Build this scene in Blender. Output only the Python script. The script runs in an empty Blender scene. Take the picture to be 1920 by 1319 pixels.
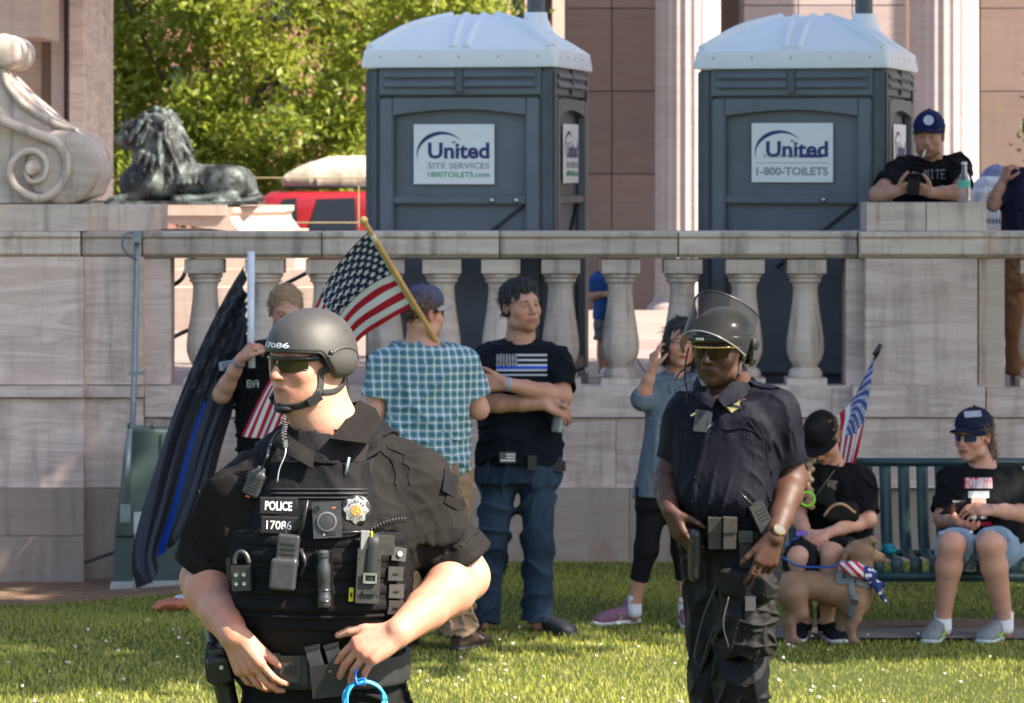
import bpy, bmesh, math, random
import numpy as np
from mathutils import Vector, Matrix
from mathutils.bvhtree import BVHTree

# ------------------------------------------------------------------ camera, sky, sun, exposure
SC = bpy.context.scene
COL = SC.collection
F = 6400.0          # focal length in photo pixels (120 mm on a 36 mm sensor, 1920 px wide)
CH = 2.30           # camera height above the lawn
HZ = 310.0          # horizon row in the photograph

cam_d = bpy.data.cameras.new('camera')
cam_d.sensor_width = 36.0
cam_d.lens = 120.0
cam_d.shift_y = -(659.5 - HZ) / 1920.0
cam_d.clip_start = 0.1
cam_d.clip_end = 2000.0
cam_d.dof.use_dof = True
cam_d.dof.focus_distance = 7.75
cam_d.dof.aperture_fstop = 16.0
cam = bpy.data.objects.new('camera', cam_d)
cam.location = (0, 0, CH)
cam.rotation_euler = (math.radians(90), 0, 0)
COL.objects.link(cam)
SC.camera = cam

SUN_EL = math.radians(46)
SUN_AZ = math.radians(115)         # clockwise from +Y (view direction): from the right, a little behind the camera
TO_SUN = Vector((math.sin(SUN_AZ) * math.cos(SUN_EL), math.cos(SUN_AZ) * math.cos(SUN_EL), math.sin(SUN_EL)))
w = bpy.data.worlds.new('World')
SC.world = w
w.use_nodes = True
_nt = w.node_tree
_bg = _nt.nodes['Background']
_sky = _nt.nodes.new('ShaderNodeTexSky')
_sky.sky_type = 'NISHITA'
_sky.sun_disc = False
_sky.sun_elevation = SUN_EL
_sky.sun_rotation = SUN_AZ
_sky.air_density = 1.0
_sky.dust_density = 2.0
_nt.links.new(_sky.outputs[0], _bg.inputs[0])
_bg.inputs[1].default_value = 0.10
sun_d = bpy.data.lights.new('sun', 'SUN')
sun_d.energy = 5.0
sun_d.angle = math.radians(0.5)
sun_d.color = (1.0, 0.90, 0.76)
sun = bpy.data.objects.new('sun', sun_d)
sun.rotation_euler = TO_SUN.to_track_quat('Z', 'Y').to_euler()
sun.location = (12, -6, 14)
COL.objects.link(sun)
SC.view_settings.view_transform = 'Standard'
SC.view_settings.look = 'None'
SC.view_settings.gamma = 1.0
SC.view_settings.exposure = 1.6
SC.render.engine = 'CYCLES'
SC.cycles.use_denoising = True
SC.cycles.max_bounces = 6
SC.cycles.transparent_max_bounces = 12
SC.cycles.caustics_reflective = False
SC.cycles.caustics_refractive = False

# ------------------------------------------------------------------ small helpers
def W(px, py, Y):
 """photo measurement (pixel, pixel) at depth Y metres -> world point"""
 return np.array([(px - 960.0) * Y / F, Y, CH - (py - HZ) * Y / F])

def V(*a):
 return np.array(a if len(a) > 1 else a[0], dtype=float)

def unit(v):
 v = np.asarray(v, float)
 return v / (np.linalg.norm(v) + 1e-12)

def tag(o, label=None, cat=None, group=None, kind=None):
 if label: o['label'] = label
 if cat: o['category'] = cat
 if group: o['group'] = group
 if kind: o['kind'] = kind
 return o

def empty(name, loc, label=None, cat=None, group=None):
 o = bpy.data.objects.new(name, None)
 o.empty_display_size = 0.1
 COL.objects.link(o)
 o.location = loc
 return tag(o, label, cat, group)

def mesh_np(name, verts, faces, smooth=True):
 """faces: (n,3) or (n,4) int array, or list of such arrays"""
 me = bpy.data.meshes.new(name)
 verts = np.ascontiguousarray(verts, dtype=np.float32)
 fl = faces if isinstance(faces, list) else [faces]
 fl = [np.asarray(f, dtype=np.int32) for f in fl if len(f)]
 me.vertices.add(len(verts))
 me.vertices.foreach_set('co', verts.ravel())
 nl = sum(f.size for f in fl)
 npoly = sum(len(f) for f in fl)
 me.loops.add(nl)
 me.polygons.add(npoly)
 me.loops.foreach_set('vertex_index', np.concatenate([f.ravel() for f in fl]))
 sizes = np.concatenate([np.full(len(f), f.shape[1], np.int32) for f in fl])
 starts = np.concatenate([[0], np.cumsum(sizes)[:-1]]).astype(np.int32)
 me.polygons.foreach_set('loop_start', starts)
 me.polygons.foreach_set('use_smooth', np.full(npoly, smooth, dtype=bool))
 me.update(calc_edges=True)
 me.validate()
 return me

def link(name, me, mat=None, parent=None, loc=None):
 """mesh data is in world coordinates; origin is moved to loc (or the parent's frame)"""
 o = bpy.data.objects.new(name, me)
 COL.objects.link(o)
 if mat is not None:
  me.materials.append(mat)
 if parent is not None:
  o.parent = parent
  base = world_loc(parent)
 else:
  base = Vector(loc) if loc is not None else Vector((0, 0, 0))
  o.location = base
 if base.length > 0:
  me.transform(Matrix.Translation(-base))
 return o

def world_loc(o):
 v = Vector((0, 0, 0))
 while o is not None:
  v = v + o.location
  o = o.parent
 return v

def bm_obj(name, bm, mat=None, parent=None, loc=None, smooth=False, bevel=0.0, seg=2):
 if bevel > 0:
  bmesh.ops.bevel(bm, geom=[e for e in bm.edges if e.is_manifold and e.calc_face_angle(0) > 0.5],
      offset=bevel, segments=seg, affect='EDGES', profile=0.6, clamp_overlap=True)
 me = bpy.data.meshes.new(name)
 bm.to_mesh(me)
 bm.free()
 if smooth:
  me.polygons.foreach_set('use_smooth', np.ones(len(me.polygons), dtype=bool))
  try:
   me.set_sharp_from_angle(angle=math.radians(40))
  except Exception:
   pass
 return link(name, me, mat, parent, loc)

def frame(d, up=(0, 0, 1)):
 """matrix columns: x side, y = d, z up"""
 d = unit(d)
 s = np.cross(d, up)
 if np.linalg.norm(s) < 1e-6:
  s = np.array([1.0, 0, 0])
 s = unit(s)
 u = np.cross(s, d)
 return np.stack([s, d, u], axis=1)

def add_box(bm, c, size, R=None, taper=1.0):
 """box centred at c, full size, R columns = axes; taper scales the top in x,y"""
 c = np.asarray(c, float)
 hx, hy, hz = [s / 2 for s in size]
 vs = []
 for z in (-1, 1):
  t = taper if z > 0 else 1.0
  for x, y in ((-1, -1), (1, -1), (1, 1), (-1, 1)):
   p = np.array([x * hx * t, y * hy * t, z * hz])
   if R is not None: p = R @ p
   vs.append(bm.verts.new(c + p))
 for f in ((3, 2, 1, 0), (4, 5, 6, 7), (0, 1, 5, 4), (1, 2, 6, 5), (2, 3, 7, 6), (3, 0, 4, 7)):
  bm.faces.new([vs[i] for i in f])
 return bm

def box(name, lo, hi, mat, parent=None, bevel=0.0, loc=None, seg=1):
 lo = np.asarray(lo, float); hi = np.asarray(hi, float)
 bm = bmesh.new()
 add_box(bm, (lo + hi) / 2, hi - lo)
 return bm_obj(name, bm, mat, parent, loc, bevel=bevel, seg=seg)

def obox(name, c, size, R, mat, parent=None, bevel=0.0, loc=None, taper=1.0, seg=2, smooth=True):
 bm = bmesh.new()
 add_box(bm, c, size, R, taper)
 return bm_obj(name, bm, mat, parent, loc, bevel=bevel, seg=seg, smooth=smooth)

def tube_data(pts, radii, n=10, cap=True, flat=None):
 """sweep a circle along pts. flat = (width factor, side vector) for a strap"""
 pts = [np.asarray(p, float) for p in pts]
 if np.isscalar(radii): radii = [radii] * len(pts)
 vs, fs = [], []
 prev = None
 for i, p in enumerate(pts):
  d = unit(pts[min(i + 1, len(pts) - 1)] - pts[max(i - 1, 0)])
  if flat is not None:
   a = np.asarray(flat[1] if not callable(flat[1]) else flat[1](i), float)
   a = unit(a - d * a.dot(d)); b = np.cross(d, a)
  else:
   if prev is None:
    ref = np.array([0, 0, 1.0]) if abs(d[2]) < 0.9 else np.array([1.0, 0, 0])
   else:
    ref = prev
   a = unit(ref - d * ref.dot(d)); b = np.cross(d, a)
   prev = a
  k = flat[0] if flat is not None else 1.0
  for j in range(n):
   t = 2 * math.pi * j / n
   if flat is not None:
    ca, sa = math.cos(t), math.sin(t)
    ca = math.copysign(abs(ca) ** 0.4, ca); sa = math.copysign(abs(sa) ** 0.4, sa)
    vs.append(p + a * ca * radii[i] * k + b * sa * radii[i])
   else:
    vs.append(p + (a * math.cos(t) + b * math.sin(t)) * radii[i])
 m = len(pts)
 for i in range(m - 1):
  for j in range(n):
   fs.append([i * n + j, i * n + (j + 1) % n, (i + 1) * n + (j + 1) % n, (i + 1) * n + j])
 tris = []
 if cap:
  c0 = len(vs); vs.append(pts[0]); c1 = len(vs); vs.append(pts[-1])
  for j in range(n):
   tris.append([c0, (j + 1) % n, j])
   tris.append([c1, (m - 1) * n + j, (m - 1) * n + (j + 1) % n])
 return np.array(vs), np.array(fs), np.array(tris).reshape(-1, 3)

def tube(name, pts, radii, mat, parent=None, n=10, loc=None, flat=None):
 v, q, t = tube_data(pts, radii, n, True, flat)
 me = mesh_np(name, v, [q, t])
 return link(name, me, mat, parent, loc)

def spline(pts, n=24):
 """Catmull-Rom through pts"""
 P = [np.asarray(p, float) for p in pts]
 P = [2 * P[0] - P[1]] + P + [2 * P[-1] - P[-2]]
 out = []
 segs = len(P) - 3
 per = max(2, n // segs)
 for i in range(segs):
  p0, p1, p2, p3 = P[i:i + 4]
  for k in range(per):
   t = k / per
   out.append(0.5 * ((2 * p1) + (-p0 + p2) * t + (2 * p0 - 5 * p1 + 4 * p2 - p3) * t * t + (-p0 + 3 * p1 - 3 * p2 + p3) * t ** 3))
 out.append(P[-2])
 return out

def lathe_bm(bm, prof, c, n=32, axis=None):
 """prof: list (r,z)."""
 R = np.eye(3) if axis is None else axis
 rings = []
 for r, z in prof:
  rings.append([bm.verts.new(np.asarray(c) + R @ np.array([r * math.cos(2 * math.pi * j / n), r * math.sin(2 * math.pi * j / n), z])) for j in range(n)])
 for a, b in zip(rings[:-1], rings[1:]):
  for j in range(n):
   bm.faces.new([a[j], a[(j + 1) % n], b[(j + 1) % n], b[j]])
 bm.faces.new(list(reversed(rings[0])))
 bm.faces.new(rings[-1])
 return bm

def lathe(name, prof, c, mat, parent=None, n=32, axis=None, loc=None):
 return bm_obj(name, lathe_bm(bmesh.new(), prof, c, n, axis), mat, parent, loc, smooth=True)

# ------------------------------------------------------------------ materials
MATS = {}
def _lin(c):
 return (c[0], c[1], c[2], 1.0)

class NT:
 """tiny node-tree helper"""
 def __init__(s, name):
  m = bpy.data.materials.new(name)
  m.use_nodes = True
  s.m = m; s.t = m.node_tree; s.n = s.t.nodes; s.l = s.t.links
  s.b = s.n['Principled BSDF']
  s.out = s.n['Material Output']
 def new(s, t, **kw):
  x = s.n.new(t)
  for k, v in kw.items(): setattr(x, k, v)
  return x
 def put(s, sock, v):
  if isinstance(v, bpy.types.NodeSocket): s.l.new(v, sock)
  else: sock.default_value = v
 def math(s, op, a, b=0.0, c=None):
  x = s.new('ShaderNodeMath', operation=op)
  s.put(x.inputs[0], a); s.put(x.inputs[1], b)
  if c is not None: s.put(x.inputs[2], c)
  return x.outputs[0]
 def mix(s, f, a, b, mode='MIX'):
  x = s.new('ShaderNodeMix', data_type='RGBA', blend_type=mode)
  s.put(x.inputs[0], f); s.put(x.inputs[6], a); s.put(x.inputs[7], b)
  return x.outputs[2]
 def coord(s, kind='Object', scale=(1, 1, 1), rot=(0, 0, 0)):
  t = s.new('ShaderNodeTexCoord'); mp = s.new('ShaderNodeMapping')
  mp.inputs['Scale'].default_value = scale; mp.inputs['Rotation'].default_value = rot
  s.l.new(t.outputs[kind], mp.inputs[0])
  return mp.outputs[0]
 def noise(s, vec, scale, detail=4, rough=0.55, dist=0.0):
  x = s.new('ShaderNodeTexNoise')
  x.inputs['Scale'].default_value = scale; x.inputs['Detail'].default_value = detail
  x.inputs['Roughness'].default_value = rough; x.inputs['Distortion'].default_value = dist
  s.l.new(vec, x.inputs['Vector'])
  return x.outputs[0]
 def ramp(s, f, stops):
  x = s.new('ShaderNodeValToRGB')
  e = x.color_ramp.elements
  while len(e) < len(stops): e.new(0.5)
  for i, (p, c) in enumerate(stops):
   e[i].position = p
   e[i].color = (c, c, c, 1) if np.isscalar(c) else _lin(c)
  s.put(x.inputs[0], f)
  return x.outputs[0]
 def bump(s, h, strength=0.3, dist=0.01, prev=None):
  x = s.new('ShaderNodeBump')
  x.inputs['Strength'].default_value = strength; x.inputs['Distance'].default_value = dist
  s.put(x.inputs['Height'], h)
  if prev is not None: s.l.new(prev, x.inputs['Normal'])
  return x.outputs[0]
 def attr(s, name):
  x = s.new('ShaderNodeAttribute', attribute_name=name)
  return x.outputs['Color']
 def sep(s, vec):
  x = s.new('ShaderNodeSeparateXYZ'); s.put(x.inputs[0], vec)
  return x.outputs

def plain(name, col, rough=0.6, metal=0.0, var=0.12, scale=30.0, bump=0.1, bdist=0.002, spec=0.5, coat=0.0):
 if name in MATS: return MATS[name]
 t = NT(name)
 v = t.coord()
 n = t.noise(v, scale, 5)
 c = t.mix(t.ramp(n, [(0.3, 0.0), (0.7, 1.0)]), _lin([x * (1 - var) for x in col]), _lin([min(1, x * (1 + var)) for x in col]))
 t.put(t.b.inputs['Base Color'], c)
 t.put(t.b.inputs['Roughness'], t.math('MULTIPLY_ADD', n, 0.2, rough - 0.1))
 t.b.inputs['Metallic'].default_value = metal
 t.b.inputs['Specular IOR Level'].default_value = spec
 t.b.inputs['Coat Weight'].default_value = coat
 if bump: t.put(t.b.inputs['Normal'], t.bump(n, bump, bdist))
 MATS[name] = t.m
 return t.m

def cloth(name, col, rough=0.85, var=0.18, fold=0.5, weave=260.0, fscale=9.0, spec=0.15, sheen=0.0, fade=None):
 """woven cloth: fine weave, soft creases, colour worn unevenly"""
 if name in MATS: return MATS[name]
 t = NT(name)
 v = t.coord()
 big = t.noise(v, 3.5, 4)
 fine = t.noise(v, weave, 2)
 fv = t.coord(scale=(1.0, 1.0, 0.55))
 fo = t.noise(fv, fscale, 3, 0.5, 0.6)
 c = t.mix(t.ramp(big, [(0.3, 0.0), (0.75, 1.0)]), _lin([x * (1 - var) for x in col]), _lin(fade or [min(1, x * (1 + var)) for x in col]))
 c = t.mix(t.math('MULTIPLY', fine, 0.35), c, _lin([x * 0.6 for x in col]))
 t.put(t.b.inputs['Base Color'], c)
 t.b.inputs['Roughness'].default_value = rough
 t.b.inputs['Specular IOR Level'].default_value = spec
 t.b.inputs['Sheen Weight'].default_value = sheen
 n1 = t.bump(fo, fold, 0.03)
 t.put(t.b.inputs['Normal'], t.bump(fine, 0.25, 0.001, n1))
 MATS[name] = t.m
 return t.m

def skin(name, col, rough=0.5):
 if name in MATS: return MATS[name]
 t = NT(name)
 v = t.coord()
 n = t.noise(v, 16, 6, 0.65)
 f = t.noise(v, 240, 3)
 g = t.noise(v, 70, 4)
 c = t.mix(t.ramp(n, [(0.3, 0.0), (0.75, 1.0)]), _lin([col[0], col[1] * 1.06, col[2] * 1.08]), _lin([col[0] * .94, col[1] * 0.74, col[2] * 0.66]))
 c = t.mix(t.math('MULTIPLY', t.ramp(g, [(.55, 0), (.75, 1)]), .35), c, _lin([col[0] * .7, col[1] * .5, col[2] * .42]))
 c = t.mix(1.0, c, t.attr('Col'), 'MULTIPLY')
 t.put(t.b.inputs['Base Color'], c)
 t.put(t.b.inputs['Roughness'], t.math('MULTIPLY_ADD', f, 0.25, rough - 0.12))
 t.b.inputs['Subsurface Weight'].default_value = 0.12
 t.b.inputs['Subsurface Radius'].default_value = (1.0, 0.35, 0.2)
 t.b.inputs['Subsurface Scale'].default_value = 0.008
 t.b.inputs['Specular IOR Level'].default_value = 0.4
 t.put(t.b.inputs['Normal'], t.bump(f, 0.25, 0.001, t.bump(g, 0.2, 0.004)))
 MATS[name] = t.m
 return t.m

# ------------------------------------------------------------------ signed-distance modelling: one continuous surface per body or garment
def smin(a, b, k):
 if k <= 0: return np.minimum(a, b)
 h = np.clip(0.5 + 0.5 * (b - a) / k, 0, 1)
 return b + (a - b) * h - k * h * (1 - h)

def smax(a, b, k):
 return -smin(-a, -b, k)

class SDF:
 def __init__(s, res=0.006):
  s.res = res
  s.prims = []      # fn, lo, hi, k, op
  s.paints = []     # fn(P)->weight, colour
  s.disp = None
  s.fine = []       # (axis, lo, hi, res) finer spacing bands
 def _add(s, fn, lo, hi, k, op):
  s.prims.append((fn, np.minimum(lo, hi), np.maximum(lo, hi), k, op))
 def cone(s, a, b, ra, rb, k=0.02, op='add', wide=None, cut=0, hollow=0):
  """round cone a->b; wide=(factor, axis); cut&1 flat at a, cut&2 flat at b"""
  a = np.asarray(a, float); b = np.asarray(b, float)
  ab = b - a; L2 = float(ab.dot(ab)) + 1e-12; L = math.sqrt(L2); d = ab / L
  if wide is not None:
   wf, wa = wide; wa = unit(np.asarray(wa, float) - d * np.dot(wa, d))
  def fn(X, Y, Z):
   px, py, pz = X - a[0], Y - a[1], Z - a[2]
   t = (px * ab[0] + py * ab[1] + pz * ab[2]) / L2
   tc = np.clip(t, 0, 1)
   qx, qy, qz = px - tc * ab[0], py - tc * ab[1], pz - tc * ab[2]
   if wide is not None:
    q = qx * wa[0] + qy * wa[1] + qz * wa[2]
    e = q * (1.0 / wf - 1.0)
    qx, qy, qz = qx + e * wa[0], qy + e * wa[1], qz + e * wa[2]
   r = np.sqrt(qx * qx + qy * qy + qz * qz) - (ra + (rb - ra) * tc)
   if cut & 1: r = np.maximum(r, -t * L)
   if cut & 2: r = np.maximum(r, (t - 1) * L)
   return r
  m = max(ra, rb) * max(1.0, wide[0] if wide else 1.0)
  s._add(fn, np.minimum(a, b) - m, np.maximum(a, b) + m, k, op)
  return s
 def chain(s, pts, radii, k=0.02, op='add', wide=None):
  for i in range(len(pts) - 1):
   s.cone(pts[i], pts[i + 1], radii[i], radii[i + 1], k, op, wide)
  return s
 def ell(s, c, r, R=None, k=0.02, op='add'):
  c = np.asarray(c, float); r = np.asarray(r, float)
  R = np.eye(3) if R is None else np.asarray(R, float)
  def fn(X, Y, Z):
   x, y, z = X - c[0], Y - c[1], Z - c[2]
   u = [(R[0, i] * x + R[1, i] * y + R[2, i] * z) for i in range(3)]
   k0 = np.sqrt((u[0] / r[0]) ** 2 + (u[1] / r[1]) ** 2 + (u[2] / r[2]) ** 2)
   k1 = np.sqrt((u[0] / r[0] ** 2) ** 2 + (u[1] / r[1] ** 2) ** 2 + (u[2] / r[2] ** 2) ** 2)
   return k0 * (k0 - 1.0) / np.maximum(k1, 1e-6)
  ext = np.sqrt(((R * r[None, :]) ** 2).sum(1))
  s._add(fn, c - ext, c + ext, k, op)
  return s
 def rbox(s, c, half, R=None, rad=0.005, k=0.01, op='add'):
  c = np.asarray(c, float); h = np.asarray(half, float) - rad
  R = np.eye(3) if R is None else np.asarray(R, float)
  def fn(X, Y, Z):
   x, y, z = X - c[0], Y - c[1], Z - c[2]
   q = [np.abs(R[0, i] * x + R[1, i] * y + R[2, i] * z) - h[i] for i in range(3)]
   o = np.sqrt(sum(np.maximum(v, 0) ** 2 for v in q))
   return o + np.minimum(np.maximum(q[0], np.maximum(q[1], q[2])), 0) - rad
  ext = (np.abs(R) * (h + rad)[None, :]).sum(1)
  s._add(fn, c - ext, c + ext, k, op)
  return s
 def loft(s, o, R, secs, k=0.02, op='add', ex=2.3, top=True, bot=True):
  """elliptic sections along local z. secs: (h, x, y, a, b); R columns = side, front, up"""
  o = np.asarray(o, float); R = np.asarray(R, float)
  S = np.array(secs, float)
  hh = np.linspace(S[0, 0], S[-1, 0], 60)
  def cub(col):
   n = len(S)
   m = np.zeros(n)
   for i in range(n):
    i0, i1 = max(i - 1, 0), min(i + 1, n - 1)
    m[i] = (S[i1, col] - S[i0, col]) / (S[i1, 0] - S[i0, 0])
   j = np.clip(np.searchsorted(S[:, 0], hh) - 1, 0, n - 2)
   dx = S[j + 1, 0] - S[j, 0]; t = (hh - S[j, 0]) / dx
   return ((2 * t ** 3 - 3 * t ** 2 + 1) * S[j, col] + (t ** 3 - 2 * t ** 2 + t) * dx * m[j]
     + (-2 * t ** 3 + 3 * t ** 2) * S[j + 1, col] + (t ** 3 - t ** 2) * dx * m[j + 1])
  cx, cy, ca, cb = cub(1), cub(2), cub(3), cub(4)
  def fn(X, Y, Z):
   x, y, z = X - o[0], Y - o[1], Z - o[2]
   u = R[0, 0] * x + R[1, 0] * y + R[2, 0] * z
   v = R[0, 1] * x + R[1, 1] * y + R[2, 1] * z
   h = R[0, 2] * x + R[1, 2] * y + R[2, 2] * z
   hc = np.clip(h, S[0, 0], S[-1, 0])
   A = np.interp(hc, hh, ca); B = np.interp(hc, hh, cb)
   uu = np.abs(u - np.interp(hc, hh, cx)) / A; vv = np.abs(v - np.interp(hc, hh, cy)) / B
   q = (uu ** ex + vv ** ex) ** (1.0 / ex)
   d = (q - 1.0) * np.minimum(A, B)
   dz = np.maximum(S[0, 0] - h, h - S[-1, 0])
   return np.where(dz > 0, np.sqrt(np.maximum(d, 0) ** 2 + dz ** 2), np.maximum(d, dz))
  mx = max((abs(S[:, 1]) + S[:, 3]).max(), (abs(S[:, 2]) + S[:, 4]).max())
  pts = [o + R @ np.array([sx * (abs(S[:, 1]) + S[:, 3]).max(), sy * (abs(S[:, 2]) + S[:, 4]).max(), h])
      for sx in (-1, 1) for sy in (-1, 1) for h in (S[0, 0], S[-1, 0])]
  s._add(fn, np.min(pts, 0), np.max(pts, 0), k, op)
  return s
 def plane(s, p, n, lo, hi, k=0.0):
  """remove everything on the +n side of p inside the box lo..hi"""
  p = np.asarray(p, float); n = unit(n)
  def fn(X, Y, Z):
   return -((X - p[0]) * n[0] + (Y - p[1]) * n[1] + (Z - p[2]) * n[2])
  s.prims.append((fn, np.asarray(lo, float), np.asarray(hi, float), k, 'subx'))
  return s
 def paint(s, c, r, col, R=None, soft=0.35):
  c = np.asarray(c, float); r = np.asarray(r, float)
  R = np.eye(3) if R is None else np.asarray(R, float)
  s.paints.append((c, r, np.asarray(col, float), R, soft))
  return s
 def axis(s, lo, hi, ax):
  bands = [b for b in s.fine if b[0] == ax]
  if not bands:
   return np.arange(lo, hi + s.res, s.res)
  out = [lo]
  while out[-1] < hi:
   r = s.res
   for _, l, h, rr in bands:
    if l <= out[-1] <= h: r = rr
   out.append(out[-1] + r)
  return np.array(out)
 def build(s):
  adds = [p for p in s.prims if p[4] == 'add']
  lo = np.min([p[1] for p in adds], 0) - 4 * s.res - 0.01
  hi = np.max([p[2] for p in adds], 0) + 4 * s.res + 0.01
  ax = [s.axis(lo[i], hi[i], i).astype(np.float32) for i in range(3)]
  G = np.full([len(a) for a in ax], 1.0, np.float32)
  for fn, l, h, k, op in s.prims:
   m = k * 1.5 + 3 * s.res if op != 'subx' else 0
   ii = [(np.searchsorted(ax[i], l[i] - m), np.searchsorted(ax[i], h[i] + m)) for i in range(3)]
   if any(b <= a for a, b in ii): continue
   sl = tuple(slice(a, b) for a, b in ii)
   X = ax[0][sl[0]][:, None, None]; Y = ax[1][sl[1]][None, :, None]; Z = ax[2][sl[2]][None, None, :]
   d = np.broadcast_to(fn(X, Y, Z), G[sl].shape).astype(np.float32)
   if op == 'add': G[sl] = smin(G[sl], d, k)
   elif op == 'sub': G[sl] = smax(G[sl], -d, k)
   else: G[sl] = smax(G[sl], -d, k)
  if s.disp is not None:
   ix = np.nonzero(np.abs(G) < 0.04)
   G[ix] += s.disp(ax[0][ix[0]], ax[1][ix[1]], ax[2][ix[2]]).astype(np.float32)
  return surface_nets(G, ax)
 def obj(s, name, mat, parent=None, loc=None, smooth_it=0):
  v, f = s.build()
  me = mesh_np(name, v, f)
  if s.paints or True:
   col = np.ones((len(v), 4), np.float32)
   for c, r, pc, R, soft in s.paints:
    q = ((v - c) @ R) / r
    d = np.sqrt((q ** 2).sum(1))
    wgt = np.clip((1 + soft - d) / (2 * soft), 0, 1)
    wgt = (wgt * wgt * (3 - 2 * wgt))[:, None]
    col[:, :3] = col[:, :3] * (1 - wgt) + pc[None, :] * wgt
   at = me.color_attributes.new('Col', 'FLOAT_COLOR', 'POINT')
   at.data.foreach_set('color', col.ravel())
  return link(name, me, mat, parent, loc)

def surface_nets(G, ax):
 ins = G < 0
 nx, ny, nz = G.shape
 cnt = np.zeros((nx - 1, ny - 1, nz - 1), np.uint8)
 for i in (0, 1):
  for j in (0, 1):
   for k in (0, 1):
    cnt += ins[i:nx - 1 + i, j:ny - 1 + j, k:nz - 1 + k]
 cells = np.nonzero((cnt > 0) & (cnt < 8))
 n = len(cells[0])
 idx = np.full(cnt.shape, -1, np.int32)
 idx[cells] = np.arange(n, dtype=np.int32)
 I, J, K = cells
 acc = np.zeros((n, 3), np.float64); num = np.zeros(n)
 cor = [(i, j, k) for i in (0, 1) for j in (0, 1) for k in (0, 1)]
 val = {c: G[I + c[0], J + c[1], K + c[2]] for c in cor}
 for a in cor:
  for d in range(3):
   if a[d] == 1: continue
   b = list(a); b[d] = 1; b = tuple(b)
   va, vb = val[a], val[b]
   cr = (va < 0) != (vb < 0)
   t = np.where(cr, va / np.where(cr, va - vb, 1), 0)
   for m in range(3):
    if m == d: acc[:, m] += np.where(cr, t, 0)
    else: acc[:, m] += np.where(cr, a[m], 0)
   num += cr
 acc /= num[:, None]
 v = np.empty((n, 3))
 for m, C in enumerate((I, J, K)):
  v[:, m] = ax[m][C] + acc[:, m] * (ax[m][C + 1] - ax[m][C])
 quads = []
 for d in range(3):
  sl0 = [slice(None)] * 3; sl1 = [slice(None)] * 3
  sl0[d] = slice(0, -1); sl1[d] = slice(1, None)
  A = ins[tuple(sl0)]; B = ins[tuple(sl1)]
  e = np.nonzero(A != B)
  o1, o2 = (d + 1) % 3, (d + 2) % 3
  ok = (e[o1] > 0) & (e[o2] > 0) & (e[o1] < G.shape[o1] - 1) & (e[o2] < G.shape[o2] - 1)
  e = [c[ok] for c in e]
  def cell(a, b):
   c = [None] * 3
   c[d] = e[d]; c[o1] = e[o1] - a; c[o2] = e[o2] - b
   return idx[c[0], c[1], c[2]]
  q = np.stack([cell(1, 1), cell(0, 1), cell(0, 0), cell(1, 0)], 1)
  flip = ~A[tuple(e)]
  q[flip] = q[flip][:, ::-1]
  quads.append(q)
 q = np.concatenate(quads)
 q = q[(q >= 0).all(1)]
 return v, q

_rs = np.random.RandomState(4)
def folds(amp=0.004, freq=22.0, stretch=(1, 1, 0.6), seed=0, n=5):
 """crease displacement: separate warped ridges, each fading in and out"""
 rs = np.random.RandomState(seed + 11)
 dirs = rs.normal(size=(n, 3)) * np.array([1, .7, 1.1]); dirs /= np.linalg.norm(dirs, axis=1)[:, None]
 ph = rs.uniform(0, 6.28, (n, 4)); fr = freq * rs.uniform(0.55, 1.25, n)
 def f(X, Y, Z):
  x, y, z = X * stretch[0], Y * stretch[1], Z * stretch[2]
  out = 0
  for i in range(n):
   u = x * dirs[i, 0] + y * dirs[i, 1] + z * dirs[i, 2]
   wv = 0.045 * np.sin(9 * z + 7 * x + ph[i, 1]) + 0.03 * np.sin(15 * x - 11 * z + 9 * y + ph[i, 2])
   sgl = np.sin((u + wv) * fr[i] + ph[i, 0])
   m = np.clip(0.25 + 0.85 * np.sin(x * 8.3 * dirs[i, 2] - z * 7.1 * dirs[i, 0] + y * 5 + ph[i, 3]), 0, 1)
   out = np.maximum(out, (1 - np.abs(sgl)) ** 2 * m)
  return -(out - 0.25) * amp
 return f

def calm(f, ends, rad=0.13):
 """let creases die out towards hems; ends: (point, outward direction)"""
 def g(X, Y, Z):
  k = np.ones_like(X)
  for b, d in ends:
   x, y, z = X - b[0], Y - b[1], Z - b[2]
   t = -(x * d[0] + y * d[1] + z * d[2])
   k = np.where(x * x + y * y + z * z < rad * rad, np.minimum(k, np.clip((t - .012) / .07, .0, 1)), k)
  return f(X, Y, Z) * k
 return g

def cam_hit(objs, px, py):
 """surface point met by the sight line through a photo pixel: used to measure where gear sits on a garment"""
 d = Vector(((px - 960) / F, 1.0, -(py - HZ) / F)).normalized()
 best = None
 for o in (objs if isinstance(objs, (list, tuple)) else [objs]):
  if 'bvh' not in _BV or o.name not in _BV['bvh']:
   me = o.data; off = world_loc(o)
   vs = np.empty(len(me.vertices) * 3, np.float32); me.vertices.foreach_get('co', vs)
   vs = vs.reshape(-1, 3) + np.array(off)
   _BV.setdefault('bvh', {})[o.name] = BVHTree.FromPolygons(vs.tolist(), [tuple(p.vertices) for p in me.polygons])
  h = _BV['bvh'][o.name].ray_cast(Vector((0, 0, CH)), d)
  if h[0] is not None and (best is None or h[3] < best[2]):
   best = (np.array(h[0]), np.array(h[1]), h[3])
 return best
_BV = {}

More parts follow.
